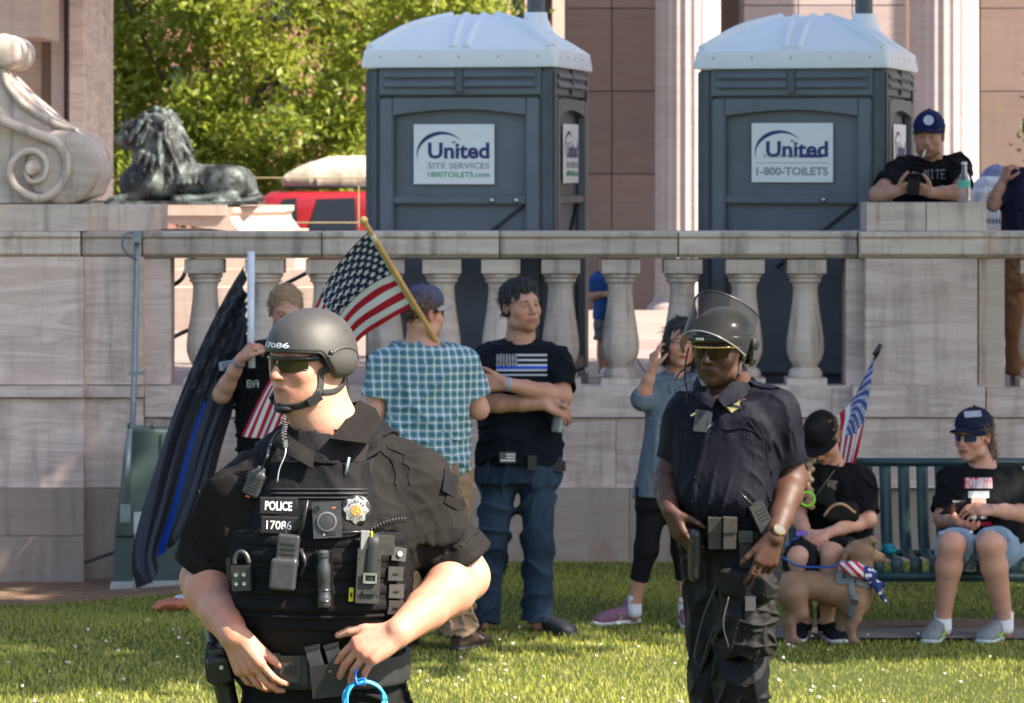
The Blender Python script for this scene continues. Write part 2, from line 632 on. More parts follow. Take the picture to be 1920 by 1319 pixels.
def text_mesh(txt, size, bold=0.0, extrude=0.0, align='CENTER', res=3, shear=0.0, space=1.0):
 cu = bpy.data.curves.new('t', 'FONT')
 cu.body = txt; cu.size = size; cu.align_x = align; cu.align_y = 'CENTER'
 cu.offset = bold; cu.extrude = extrude; cu.resolution_u = res; cu.shear = shear; cu.space_character = space
 o = bpy.data.objects.new('t', cu)
 COL.objects.link(o)
 dg = bpy.context.evaluated_depsgraph_get(); dg.update()
 me = bpy.data.meshes.new_from_object(o.evaluated_get(dg))
 bpy.data.objects.remove(o); bpy.data.curves.remove(cu)
 return me

def place_text(name, txt, c, R, size, mat, parent=None, bold=0.0, width=None, height=None, extrude=0.0006, **kw):
 """flat lettering; R columns = right, up, outwards"""
 me = text_mesh(txt, size, bold, extrude, **kw)
 v = np.empty(len(me.vertices) * 3, np.float32); me.vertices.foreach_get('co', v); v = v.reshape(-1, 3).astype(float)
 if width: v[:, 0] *= width / max(np.ptp(v[:, 0]), 1e-6)
 if height: v[:, 1] *= height / max(np.ptp(v[:, 1]), 1e-6)
 if kw.get('align', 'CENTER') == 'CENTER':
  v[:, 0] -= (v[:, 0].max() + v[:, 0].min()) / 2
 v[:, 1] -= (v[:, 1].max() + v[:, 1].min()) / 2
 wv = np.asarray(c)[None, :] + v @ np.asarray(R).T
 me.vertices.foreach_set('co', wv.astype(np.float32).ravel())
 me.name = name
 me.update()
 return link(name, me, mat, parent)
# ------------------------------------------------------------------ setting materials
def stone_mat(name, col, vein=0.5, stain=0.35, rough=0.85, warm=(1, 1, 1), rusty=0.0):
 t = NT(name)
 oi = t.new('ShaderNodeObjectInfo')
 tc = t.new('ShaderNodeTexCoord')
 off = t.new('ShaderNodeVectorMath', operation='MULTIPLY_ADD')
 t.l.new(oi.outputs['Random'], off.inputs[0]); off.inputs[1].default_value = (7, 3, 5)
 t.l.new(tc.outputs['Object'], off.inputs[2])
 def mp(scale, rot=(0, 0, 0)):
  m = t.new('ShaderNodeMapping'); m.inputs['Scale'].default_value = scale; m.inputs['Rotation'].default_value = rot
  t.l.new(off.outputs[0], m.inputs[0]); return m.outputs[0]
 veins = t.noise(mp((0.8, 0.8, 7), (0.0, 0.10, 0)), 1.5, 7, 0.7, 1.6)
 cloud = t.noise(mp((1, 1, 1.6)), 1.7, 5, 0.6)
 drip = t.noise(mp((7, 7, 0.7)), 1.6, 5, 0.6)
 grit = t.noise(mp((1, 1, 1)), 90, 3)
 dk = [c * (1 - 0.45 * vein) * k for c, k in zip(col, (1.0, 0.93, 0.93))]
 c = t.mix(t.ramp(veins, [(0.42, 1.0), (0.58, 0.0)]), _lin(col), _lin(dk))
 c = t.mix(t.ramp(cloud, [(0.35, 0.0), (0.7, 0.55)]), c, _lin([col[0] * 1.08, col[1] * 1.0, col[2] * 0.92]))
 c = t.mix(t.math('MULTIPLY', t.ramp(drip, [(0.5, 0.0), (0.72, 1.0)]), stain), c, (0.10, 0.09, 0.085, 1))
 if rusty:
  c = t.mix(t.math('MULTIPLY', t.ramp(t.noise(mp((3, 3, 1.2)), 1.3, 4), [(0.58, 0.0), (0.7, 1.0)]), rusty), c, (0.25, 0.13, 0.07, 1))
 c = t.mix(t.math('MULTIPLY', grit, 0.25), c, _lin([x * 0.7 for x in col]))
 v = t.math('MULTIPLY_ADD', oi.outputs['Random'], 0.22, 0.89)
 hsv = t.new('ShaderNodeHueSaturation'); t.put(hsv.inputs['Value'], v); t.put(hsv.inputs['Color'], c)
 t.put(t.b.inputs['Base Color'], hsv.outputs[0])
 t.b.inputs['Roughness'].default_value = rough
 t.b.inputs['Specular IOR Level'].default_value = 0.25
 t.put(t.b.inputs['Normal'], t.bump(grit, 0.35, 0.004, t.bump(cloud, 0.25, 0.02)))
 return t.m

STONE = stone_mat('pink_grey_stone', (0.70, 0.575, 0.515), 0.75, 0.42, rusty=0.45)
STONE_W = stone_mat('weathered_stone', (0.63, 0.54, 0.47), 0.4, 0.75)
STONE_P = stone_mat('pale_plinth_stone', (0.42, 0.34, 0.29), 0.2, 0.2)
ROUGHC = stone_mat('rough_concrete', (0.36, 0.295, 0.25), 0.1, 0.45, 0.95, rusty=0.8)
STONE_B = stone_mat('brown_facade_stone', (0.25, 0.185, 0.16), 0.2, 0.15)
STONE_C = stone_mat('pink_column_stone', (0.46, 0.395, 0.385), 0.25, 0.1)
STONE_F = stone_mat('terrace_paving', (0.27, 0.22, 0.20), 0.1, 0.2)

# ------------------------------------------------------------------ ground
def gz(x, y):
 """lawn height: level, dipping a little to the wall at the left"""
 t = np.clip((np.asarray(y) - 16.9) / 2.0, 0, 1) * np.clip((-np.asarray(x) - 0.9) / 1.6, 0, 1)
 return -0.11 * t

def ground_mat():
 t = NT('lawn_soil')
 v = t.coord()
 n = t.noise(v, 4, 6); f = t.noise(v, 60, 4)
 c = t.mix(n, (0.035, 0.06, 0.012, 1), (0.075, 0.105, 0.028, 1))
 c = t.mix(t.ramp(f, [(0.45, 0), (0.75, 1)]), c, (0.11, 0.09, 0.05, 1))
 t.put(t.b.inputs['Base Color'], c)
 t.b.inputs['Roughness'].default_value = 0.95
 t.b.inputs['Specular IOR Level'].default_value = 0.1
 t.put(t.b.inputs['Normal'], t.bump(f, 0.6, 0.02))
 return t.m

xs = np.concatenate([np.linspace(-400, -8, 14), np.linspace(-7, 7, 57), np.linspace(8, 400, 14)])
ys = np.concatenate([np.linspace(-300, 4, 12), np.linspace(5, 19.95, 61)])
XX, YY = np.meshgrid(xs, ys, indexing='ij')
vv = np.stack([XX, YY, gz(XX, YY)], -1).reshape(-1, 3)
ny_ = len(ys)
fa = np.array([[i * ny_ + j, (i + 1) * ny_ + j, (i + 1) * ny_ + j + 1, i * ny_ + j + 1] for i in range(len(xs) - 1) for j in range(ny_ - 1)])
o = link('lawn', mesh_np('lawn', vv, fa), ground_mat()); tag(o, kind='structure')

# street level far behind the terrace
def street_mat():
 return plain('far_street_asphalt', (0.10, 0.10, 0.10), 0.9, var=0.2, scale=2)
o = box('far_street', (-600, 33.4, -0.4), (600, 1200, 0.15), street_mat()); tag(o, kind='structure')
# side ground left and right of the terrace so that the sheet reaches on
o = box('terrace', (-60, 20.02, -0.6), (60, 33.4, 0.86), STONE_F); tag(o, kind='structure')
k = 0
for i in range(-7, 8):
 for j in range(9):
  x0 = i * 0.9; y0 = 20.35 + j * 1.4
  box('paving_slab', (x0 + 0.006, y0 + 0.006, 0.86), (x0 + 0.894, y0 + 1.394, 0.90), STONE_F, o, bevel=0.004)

def dirt_mat(name, a, b):
 t = NT(name)
 v = t.coord()
 n = t.noise(v, 9, 6, 0.65); f = t.noise(v, 70, 4)
 c = t.mix(t.ramp(n, [(0.35, 0), (0.65, 1)]), _lin(a), _lin(b))
 c = t.mix(t.ramp(f, [(0.5, 0), (0.72, 1)]), c, _lin([x * 0.55 for x in a]))
 t.put(t.b.inputs['Base Color'], c); t.b.inputs['Roughness'].default_value = 0.95
 t.put(t.b.inputs['Normal'], t.bump(f, 0.7, 0.02, t.bump(n, 0.5, 0.03)))
 return t.m
def strip(name, xa, xb, ylo, yhi, dz, mat, wob=0.06, seed=1, n=60):
 rs = np.random.RandomState(seed)
 x = np.linspace(xa, xb, n)
 def wv(): return wob * (np.sin(x * 3.1 + rs.uniform(0, 6)) * 0.5 + np.sin(x * 7.7 + rs.uniform(0, 6)) * 0.35 + rs.normal(size=n) * 0.18)
 lo = ylo(x) + wv(); hi = yhi(x) + wv()
 rows = []
 for tt in np.linspace(0, 1, 6):
  yy = lo + (hi - lo) * tt
  rows.append(np.stack([x, yy, gz(x, yy) + dz + 0.006 * math.sin(tt * 3.14)], -1))
 vv = np.concatenate(rows)
 fa = np.array([[r * n + i, r * n + i + 1, (r + 1) * n + i + 1, (r + 1) * n + i] for r in range(5) for i in range(n - 1)])
 o = link(name, mesh_np(name, vv, fa), mat); tag(o, kind='structure'); return o
strip('path', 1.18, 9, lambda x: 16.52 + 0 * x, lambda x: 16.92 + 0 * x, 0.012, plain('path_concrete', (0.20, 0.185, 0.175), 0.9, var=0.25, scale=6, bump=0.4), 0.015, 3)
strip('dirt_edge', 1.18, 9, lambda x: 16.86 + 0 * x, lambda x: 17.14 + 0 * x, 0.017, dirt_mat('leaf_litter', (0.20, 0.12, 0.075), (0.32, 0.19, 0.11)), 0.05, 5)
strip('dirt_bed', -9, -1.75, lambda x: 18.35 + 0.42 * np.clip((x + 3.0) / 1.2, -1, 1), lambda x: 19.9 + 0 * x, 0.008, dirt_mat('dry_soil', (0.15, 0.085, 0.05), (0.27, 0.165, 0.10)), 0.10, 8)

# grass: short blades all over the lawn in view and around it
def on_path(x, y):
 p = (x > 1.18) & (y > 16.50) & (y < 17.10)
 d = (x < -1.75) & (y > 18.40 + 0.42 * np.clip((x + 3.0) / 1.2, -1, 1))
 return p | d
def blades(name, n, x0, x1, y0, y1, seed, hmin, hmax, wd, mat, density=None):
 rs = np.random.RandomState(seed)
 x = rs.uniform(x0, x1, n); y = rs.uniform(y0, y1, n)
 pat = 0.5 + 0.25 * np.sin(x * 2.3 + 1.3 * np.sin(y * 1.7)) + 0.25 * np.sin(y * 3.1 + x * 1.1)
 keep = ~on_path(x, y) & (rs.uniform(size=n) < 0.55 + 0.45 * pat)
 x, y, pat = x[keep], y[keep], pat[keep]; n = len(x)
 h = rs.uniform(hmin, hmax, n) * (0.7 + 0.5 * pat) * (1 + 0.9 * (rs.uniform(size=n) > 0.985))
 a = rs.uniform(0, 6.28, n); b = rs.uniform(0, 6.28, n); ln = rs.uniform(0.1, 0.9, n) * h
 wx, wy = np.cos(a) * wd * rs.uniform(0.6, 1.4, n), np.sin(a) * wd * rs.uniform(0.6, 1.4, n)
 z = gz(x, y)
 p0 = np.stack([x - wx, y - wy, z - 0.005], -1); p1 = np.stack([x + wx, y + wy, z - 0.005], -1)
 m0 = np.stack([x + np.cos(b) * ln * 0.35 - wx * .7, y + np.sin(b) * ln * 0.35 - wy * .7, z + h * 0.6], -1)
 m1 = np.stack([x + np.cos(b) * ln * 0.35 + wx * .7, y + np.sin(b) * ln * 0.35 + wy * .7, z + h * 0.6], -1)
 tp = np.stack([x + np.cos(b) * ln, y + np.sin(b) * ln, z + h], -1)
 v = np.stack([p0, p1, m1, m0, tp], 1).reshape(-1, 3)
 i = np.arange(n)[:, None] * 5
 me = mesh_np(name, v, [i + np.array([[0, 1, 2, 3]]), i + np.array([[3, 2, 4]])])
 col = np.ones((n, 5, 4), np.float32)
 u = rs.uniform(size=(n, 1))
 dry = (rs.uniform(size=(n, 1)) < 0.24)
 c0 = 0.75 + 0.5 * pat[:, None]
 c = c0 * np.where(dry, np.array([[0.46, 0.40, 0.17]]), (1 - u) * np.array([[0.16, 0.20, 0.024]]) + u * np.array([[0.54, 0.52, 0.085]]))
 col[:, :, :3] = c[:, None, :]
 at = me.color_attributes.new('Col', 'FLOAT_COLOR', 'POINT'); at.data.foreach_set('color', col.ravel())
 o = link(name, me, mat); tag(o, kind='stuff'); return o
def blade_mat():
 t = NT('grass_blade')
 t.put(t.b.inputs['Base Color'], t.attr('Col')); t.b.inputs['Roughness'].default_value = 0.55
 t.b.inputs['Specular IOR Level'].default_value = 0.3
 tr = t.new('ShaderNodeBsdfTranslucent'); t.put(tr.inputs[0], t.mix(0.4, t.attr('Col'), (0.26, 0.36, 0.04, 1)))
 ms = t.new('ShaderNodeMixShader'); ms.inputs[0].default_value = 0.35
 t.l.new(t.b.outputs[0], ms.inputs[1]); t.l.new(tr.outputs[0], ms.inputs[2]); t.l.new(ms.outputs[0], t.out.inputs[0])
 return t.m
GM = blade_mat()
g = blades('grass', 190000, -3.6, 3.6, 14.0, 19.75, 3, 0.010, 0.027, 0.0022, GM)
tag(g, 'short green lawn grass with dry blades', 'grass')
g = blades('rough_grass', 30000, -7, 7, 11.0, 14.0, 4, 0.03, 0.06, 0.004, GM)
tag(g, 'lawn grass in the foreground', 'grass')
# white clover heads in the lawn
def clover():
 rs = np.random.RandomState(9)
 n = 200
 x = rs.uniform(-3.2, 3.2, n); y = 14.2 + 2.9 * rs.uniform(size=n) ** 0.8
 keep = ~on_path(x, y) & (rs.uniform(size=n) < 0.35 + 0.65 * np.clip((17.0 - y) / 2.0, 0, 1)); x, y = x[keep], y[keep]; n = len(x)
 bm = bmesh.new(); bmesh.ops.create_icosphere(bm, subdivisions=1, radius=1.0)
 bv = np.array([v.co[:] for v in bm.verts]); bf = np.array([[v.index for v in f.verts] for f in bm.faces]); bm.free()
 r = rs.uniform(0.005, 0.0105, n); z = gz(x, y) + rs.uniform(0.03, 0.06, n)
 v = (bv[None] * r[:, None, None] * np.array([1, 1, 0.8])) * rs.uniform(0.75, 1.25, (n, len(bv), 1)) + np.stack([x, y, z], -1)[:, None, :]
 f = bf[None] + (np.arange(n) * len(bv))[:, None, None]
 o = link('clover_flowers', mesh_np('clover', v.reshape(-1, 3), f.reshape(-1, 3)), plain('clover_white', (0.62, 0.53, 0.46), 0.8, var=0.3, scale=40))
 tag(o, 'white clover heads scattered through the grass', 'clover', kind='stuff')
clover()

# ------------------------------------------------------------------ balustrade wall
YW = 19.9
def wz(py, Y=YW): return CH - (py - HZ) * Y / F
def wx(px, Y=YW): return (px - 960) * Y / F
BAL = empty('balustrade_wall', (0, YW, 0), 'long weathered pink-grey stone terrace wall topped by a balustrade with urn balusters', 'wall')
def blk(name, x0, x1, y0, y1, Yf, Yb, mat, bevel=0.006, par=None):
 return box(name, (wx(x0, Yf) + 0.0015, Yf, wz(y1, Yf) + 0.0015), (wx(x1, Yf) - 0.0015, Yb, wz(y0, Yf) - 0.0015), mat, par or BAL, bevel=bevel)
# rail with its mouldings
def rail(x0, x1, Yf=19.82, Yb=20.18, y0=435):
 bm = bmesh.new()
 # section (y, z) of the rail: lip, groove, fascia, drip
 zt, zb = wz(y0, Yf), wz(485, Yf)
 h = zt - zb
 prof = [(0.0, 1.0), (0.0, 0.80), (0.02, 0.76), (0.022, 0.70), (0.012, 0.66), (0.012, 0.16), (0.03, 0.10), (0.05, 0.0)]
 pts = [(Yf + a, zb + b * h) for a, b in prof] + [(Yb - a, zb + b * h) for a, b in reversed(prof)]
 A = [bm.verts.new((wx(x0) + 0.002, y, z)) for y, z in pts]
 B = [bm.verts.new((wx(x1) - 0.002, y, z)) for y, z in pts]
 n = len(pts)
 for i in range(n): bm.faces.new([A[i], A[(i + 1) % n], B[(i + 1) % n], B[i]])
 bm.faces.new(list(reversed(A))); bm.faces.new(B)
 bmesh.ops.recalc_face_normals(bm, faces=bm.faces)
 return bm_obj('rail', bm, STONE_W, BAL, bevel=0.005, seg=1)
rail(-500, -150, 19.70, 20.14); rail(-150, 157, 19.70, 20.14); rail(158, 268, 19.76); rail(269, 604, 19.82); rail(605, 936, 19.82); rail(937, 1270, 19.82); rail(1271, 1606, 19.82)
rail(1607, 1846, 19.72, 20.24); rail(1849, 2150, 19.82); rail(2150, 2600)
# balusters
bprof = []
for py, wpx in ((512, 52), (514, 66), (519, 66), (522, 58), (528, 60), (531, 50), (540, 46), (560, 48), (585, 54), (610, 62), (635, 69), (650, 71), (662, 69), (675, 60), (685, 47), (688, 44), (690, 52), (695, 61), (702, 64), (707, 62), (708, 50)):
 bprof.append((wpx / 2 / 320.0, 2.3 - (py - 310) / 320.0))
bprof = bprof[::-1]
bal_mesh = {}
for i, px in enumerate([385, 498, 611, 723, 829, 939, 1051, 1163, 1279, 1395, 1510, 1945, 2056, 2168]):
 x = wx(px, 20.0)
 if not bal_mesh:
  bm = bmesh.new()
  lathe_bm(bm, bprof, (0, 0, 0), 28)
  zt = 2.3 - (486 - 310) / 320.0; z1 = 2.3 - (512 - 310) / 320.0; z2 = 2.3 - (707.5 - 310) / 320.0; z3 = 2.3 - (727 - 310) / 320.0
  add_box(bm, (0, 0, (zt + z1) / 2), (0.225, 0.225, zt - z1)); add_box(bm, (0, 0, (z2 + z3) / 2), (0.235, 0.235, z2 - z3))
  ob = bm_obj('baluster', bm, STONE_W, BAL, smooth=True)
  ob.data.transform(Matrix.Translation((0, YW, 0)))
  bal_mesh['m'] = ob.data
  ob.location = (x, 0.1, 0)
 else:
  ob = bpy.data.objects.new('baluster', bal_mesh['m']); COL.objects.link(ob); ob.parent = BAL; ob.location = (x, 0.1, 0)
  ob.rotation_euler = (0, 0, (i % 4) * math.pi / 2)
# piers, pedestals and courses
blk('pier', 270, 319, 485, 722, 19.86, 20.14, STONE)
blk('pier', 1586, 1622, 485, 727, 19.86, 20.14, STONE)
blk('pedestal', 1623, 1833, 485, 727, 19.76, 20.20, STONE)
blk('pier', 1835, 1884, 485, 727, 19.86, 20.14, STONE_W)
blk('pedestal', 158, 268, 482, 722, 19.78, 20.12, STONE)
blk('pedestal', -300, 156, 482, 722, 19.72, 20.12, STONE)
# block that stands on the right pedestal, and those under the scroll at the left
blk('top_block', 1625, 1736, 380, 434, 19.80, 20.18, STONE_W); blk('top_block', 1737, 1850, 380, 434, 19.80, 20.18, STONE_W)
blk('top_block', -300, 162, 383, 434, 19.74, 20.6, STONE_W); blk('top_block', 163, 288, 386, 434, 19.86, 20.7, STONE_W)
# plinth courses
def course(y0, y1, xs_, Yf, mat, Yb=20.02, bevel=0.006, name='stone_block'):
 for a, b in zip(xs_[:-1], xs_[1:]): blk(name, a, b, y0, y1, Yf, Yb, mat, bevel)
course(724, 783, [271, 566, 869, 1240, 1560, 1600], 19.80, STONE)
course(724, 783, [1600, 1848], 19.70, STONE); course(728, 783, [1850, 2200, 2600], 19.80, STONE)
course(724, 746, [158, 269], 19.74, STONE); course(724, 746, [-500, -100, 157], 19.66, STONE)
course(784, 916, [271, 560, 868, 1155, 1300, 1600], 19.83, STONE)
course(784, 916, [1600, 1846], 19.73, STONE); course(784, 916, [1848, 2180, 2600], 19.83, STONE)
course(747, 915, [158, 269], 19.78, STONE); course(747, 915, [-500, -110, 157], 19.70, STONE)
course(917, 1078, [271, 700, 1180, 1600, 1848, 2180, 2600], 19.78, ROUGHC, bevel=0.015, name='base_block')
course(916, 1150, [158, 269], 19.76, ROUGHC, bevel=0.012, name='base_block'); course(916, 1005, [-500, -110, 157], 19.66, ROUGHC, bevel=0.012, name='base_block')
course(1006, 1150, [-500, -60, 157], 19.64, ROUGHC, bevel=0.012, name='base_block')
box('wall_core', (-12, 20.03, -0.6), (12, 20.16, 0.88), ROUGHC, BAL)

# ------------------------------------------------------------------ scroll on the left pedestal
def scroll():
 root = empty('stone_scroll', tuple(W(95, 383, 20.0)), 'carved grey stone scroll with spiral volute on the left pedestal', 'scroll')
 Y0, Y1 = 19.78, 20.50
 def pt(px, py, Y=Y0): return W(px, py, 19.85)
 # side silhouette: sweeping curve from the small upper roll to the big lower roll
 def roll(c, r, name, ridge):
  bm = bmesh.new()
  cx, _, cz = W(c[0], c[1], 19.85); rr = r * 19.85 / F
  n = 48
  prof = [(0.0, 0.72), (0.02, 0.93), (0.05, 1.0), (0.10, 1.0), (0.13, 0.95), (0.20, 0.90), (0.3, 0.93), (0.36, 1.0), (0.44, 1.0), (0.50, 0.93), (0.62, 0.90), (0.7, 0.95), (0.76, 1.0), (0.9, 1.0), (1.0, 0.9)]
  rings = []
  for t, k in prof:
   y = Y0 + (Y1 - Y0) * t
   rings.append([bm.verts.new((cx + rr * k * math.cos(2 * math.pi * j / n), y, cz + rr * k * math.sin(2 * math.pi * j / n))) for j in range(n)])
  for a, b in zip(rings[:-1], rings[1:]):
   for j in range(n): bm.faces.new([a[j], a[(j + 1) % n], b[(j + 1) % n], b[j]])
  bm.faces.new(rings[0]); bm.faces.new(list(reversed(rings[-1])))
  bmesh.ops.recalc_face_normals(bm, faces=bm.faces)
  return bm_obj(name, bm, STONE_W, root, smooth=True)
 # front face of the volute: flat body
 out = [(-120, 70), (-20, 66), (10, 68), (0, 110), (18, 150), (60, 190), (105, 228), (150, 250), (176, 275), (189, 315), (180, 350), (160, 372), (60, 380), (-120, 382)]
 sp = spline([(a, 0, b) for a, b in out], 70)
 bm = bmesh.new()
 A = [bm.verts.new(W(p[0], p[2], 19.85) * np.array([1, 0, 1]) + np.array([0, Y0 + 0.06, 0])) for p in sp]
 B = [bm.verts.new(W(p[0], p[2], 19.85) * np.array([1, 0, 1]) + np.array([0, Y1 - 0.04, 0])) for p in sp]
 n = len(sp)
 for i in range(n): bm.faces.new([A[i], A[(i + 1) % n], B[(i + 1) % n], B[i]])
 f1 = bm.faces.new(A); f2 = bm.faces.new(list(reversed(B)))
 bmesh.ops.recalc_face_normals(bm, faces=bm.faces)
 bm_obj('body', bm, STONE_W, root)
 roll((8, 97), 33, 'upper_roll', 3)
 # big roll: ridged drum at the right end
 roll((118, 314), 70, 'lower_roll', 3)
 # edge bands following the silhouette
 band = [W(a, b, 19.85) for a, b in [(-60, 205), (20, 232), (70, 252), (110, 268), (128, 300), (120, 345), (80, 372), (35, 352), (22, 318), (40, 290), (70, 284), (90, 305), (84, 335), (60, 340), (50, 322)]]
 pts = [np.array([p[0], Y0 - 0.006, p[2]]) for p in spline(band, 90)]
 tube('spiral_band', pts, list(np.linspace(0.034, 0.014, len(pts))), STONE_W, root, 10)
 band2 = [W(a, b, 19.85) for a, b in [(6, 128), (14, 160), (44, 196), (90, 226), (140, 248)]]
 for yy in (Y0 + 0.05, Y0 + 0.22, Y0 + 0.42):
  tube('edge_moulding', [np.array([p[0], yy, p[2]]) for p in spline(band2, 30)], 0.022, STONE_W, root, 8)
 lathe('eye', [(0.0005, -0.03), (0.035, -0.025), (0.048, 0.0), (0.048, 0.05)], np.array([W(64, 316, 19.85)[0], Y0 - 0.01, W(64, 316, 19.85)[2]]), STONE_W, root, 20, np.array([[1, 0, 0], [0, 0, 1.0], [0, -1, 0]]))
scroll()

# ------------------------------------------------------------------ portable toilets
PGREY = plain('grey_polyethylene', (0.128, 0.148, 0.172), 0.5, var=0.16, scale=3, bump=0.08, spec=0.45)
PGREY2 = plain('grey_polyethylene_frame', (0.075, 0.090, 0.108), 0.45, var=0.14, scale=8, bump=0.06)
PGREY3 = plain('grey_polyethylene_sunlit_side', (0.15, 0.155, 0.16), 0.55, var=0.1, scale=8, bump=0.06)  # same plastic, warmer and paler: partial sun on the side put into the colour
def roof_mat():
 t = NT('white_translucent_roof')
 v = t.coord(); n = t.noise(v, 6, 4)
 t.put(t.b.inputs['Base Color'], t.mix(n, (0.72, 0.76, 0.80, 1), (0.82, 0.86, 0.90, 1))); t.b.inputs['Roughness'].default_value = 0.4
 t.put(t.b.inputs['Normal'], t.bump(n, 0.1, 0.01))
 return t.m
PROOF = roof_mat()
SIGNW = plain('sign_white', (0.78, 0.79, 0.80), 0.45, var=0.03, scale=20, bump=0.0)
NAVY = plain('sign_navy', (0.025, 0.03, 0.16), 0.5, var=0.05, bump=0)
SGREEN = plain('sign_green', (0.02, 0.32, 0.14), 0.5, var=0.05, bump=0)
SGREY = plain('sign_grey', (0.27, 0.28, 0.32), 0.5, var=0.05, bump=0)
STEEL = plain('bolt_steel', (0.6, 0.6, 0.6), 0.35, 1.0, var=0.1)

def potty(px_c, Yc, yaw_deg, variant, label):
 yaw = math.radians(yaw_deg)
 X = (px_c - 960) * Yc / F
 root = empty('portable_toilet', (X, Yc, 0.90), label, 'toilet', 'grey portable toilets on the terrace')
 root.rotation_euler = (0, 0, -yaw)
 def fin(o):
  return o
 def lb(name, c, size, mat, bevel=0.006, par=root, R=None, taper=1.0, seg=2):
  bm = bmesh.new(); add_box(bm, c, size, R, taper)
  return raw(name, bm, mat, par, bevel, seg)
 def raw(name, bm, mat, par=root, bevel=0.0, seg=2, smooth=True):
  if bevel > 0:
   bmesh.ops.bevel(bm, geom=list(bm.edges), offset=bevel, segments=seg, affect='EDGES', clamp_overlap=True)
  me = bpy.data.meshes.new(name); bm.to_mesh(me); bm.free()
  if smooth:
   me.polygons.foreach_set('use_smooth', np.ones(len(me.polygons), dtype=bool)); me.set_sharp_from_angle(angle=math.radians(35))
  o = bpy.data.objects.new(name, me); COL.objects.link(o); me.materials.append(mat); o.parent = par; return o
 w, d = 1.16, 1.16
 y0 = -d / 2                       # front plane
 lb('base', (0, 0, 0.06), (w, d, 0.12), PGREY2, 0.02)
 lb('body', (0, 0.01, 1.02), (w - 0.10, d - 0.10, 1.92), PGREY)
 for sx in (-1, 1):
  for sy in (-1, 1):
   lb('corner_post', (sx * (w / 2 - 0.045), sy * (d / 2 - 0.045), 1.05), (0.09, 0.09, 1.86), PGREY2, 0.018)
   lb('post_ridge', (sx * (w / 2 - 0.02), sy * (d / 2 + 0.002), 1.05), (0.022, 0.014, 1.84), PGREY2, 0.005)
 # header with louvres, on front and right side
 def face(R, org, wide, mat):
  """R: columns right, out, up"""
  def p(x, o, z): return org + R @ np.array([x, o, z])
  hw = wide / 2
  lb('header', p(0, -0.018, 1.905), (wide - 0.16, 0.05, 0.17), mat, 0.006, R=R)
  for gx in (-1, 1):
   for zz in (1.945, 1.888):
    Rl = R @ np.array([[1, 0, 0], [0, math.cos(0.55), -math.sin(0.55)], [0, math.sin(0.55), math.cos(0.55)]])
    lb('louvre', p(gx * (hw - 0.09) / 2, 0.016, zz), ((hw - 0.14), 0.014, 0.05), mat, 0.005, R=Rl)
  lb('mullion', p(0, 0.012, 1.91), (0.05, 0.03, 0.16), PGREY2, 0.006, R=R)
  # recessed door / side panel with raised stiles
  st = 0.085
  top, mid, bot = 1.80, 1.19, 0.14
  for sx in (-1, 1):
   lb('stile', p(sx * (hw - 0.09 - st / 2), 0.0, (top + bot) / 2), (st, 0.05, top - bot), mat, 0.009, R=R)
  hwp = hw - 0.09 - st
  # arched top rail
  bm = bmesh.new()
  n = 14
  lo = [bm.verts.new(p(-hwp + 2 * hwp * i / n, 0.024, 1.70 + 0.035 * math.sin(math.pi * i / n) - 0.0)) for i in range(n + 1)]
  hi = [bm.verts.new(p(-hwp + 2 * hwp * i / n, 0.024, top)) for i in range(n + 1)]
  lo2 = [bm.verts.new(p(-hwp + 2 * hwp * i / n, -0.03, 1.70 + 0.035 * math.sin(math.pi * i / n))) for i in range(n + 1)]
  hi2 = [bm.verts.new(p(-hwp + 2 * hwp * i / n, -0.03, top)) for i in range(n + 1)]
  for i in range(n):
   bm.faces.new([lo[i], lo[i + 1], hi[i + 1], hi[i]]); bm.faces.new([lo2[i], lo2[i + 1], lo[i + 1], lo[i]])
   bm.faces.new([hi[i], hi[i + 1], hi2[i + 1], hi2[i]])
  bmesh.ops.recalc_face_normals(bm, faces=bm.faces)
  raw('door_top_rail', bm, mat, smooth=False)
  lb('door_rail', p(0, -0.002, mid), (2 * hwp + 0.004, 0.045, 0.045), mat, 0.008, R=R)
  lb('door_rail', p(0, -0.004, bot + 0.04), (2 * hwp + 0.004, 0.045, 0.08), mat, 0.008, R=R)
  a = p(-0.1, -0.022, 0.78); b = p(hwp - 0.02, -0.022, mid - 0.03); dd = unit(b - a)
  Rd = np.stack([dd, R[:, 1], np.cross(dd, R[:, 1])], 1)
  lb('door_brace', (a + b) / 2, (np.linalg.norm(b - a), 0.02, 0.018), plain('dark_groove', (.02, .024, .03)), 0.004, R=Rd)
  lb('door_panel', p(0, -0.04, (top + bot) / 2), (2 * hwp, 0.01, top - bot), mat, 0, R=R)
  for zz in (1.85, 1.62, 1.3, 0.9, 0.5):
   bm = bmesh.new(); bmesh.ops.create_uvsphere(bm, u_segments=10, v_segments=6, radius=0.011)
   bmesh.ops.translate(bm, verts=bm.verts, vec=p(hw - 0.045, 0.004, zz)); raw('bolt', bm, STEEL)
 Rf = np.array([[1.0, 0, 0], [0, -1, 0], [0, 0, 1]])
 face(Rf, V(0, y0 + 0.02, 0), w, PGREY)
 Rs = np.array([[0, 1.0, 0], [1, 0, 0], [0, 0, 1]])
 face(Rs, V(w / 2 - 0.02, 0, 0), d, PGREY3)
 for dx in (0.30, 0.45) if variant == 1 else (0.30,):
  bm = bmesh.new(); bmesh.ops.create_uvsphere(bm, u_segments=12, v_segments=8, radius=0.016)
  bmesh.ops.translate(bm, verts=bm.verts, vec=(dx - 0.1, y0 - 0.008, 1.19)); raw('latch_bolt', bm, STEEL)
 # white roof: flared skirt, hipped dome, raised ribs
 bm = bmesh.new()
 rings = []
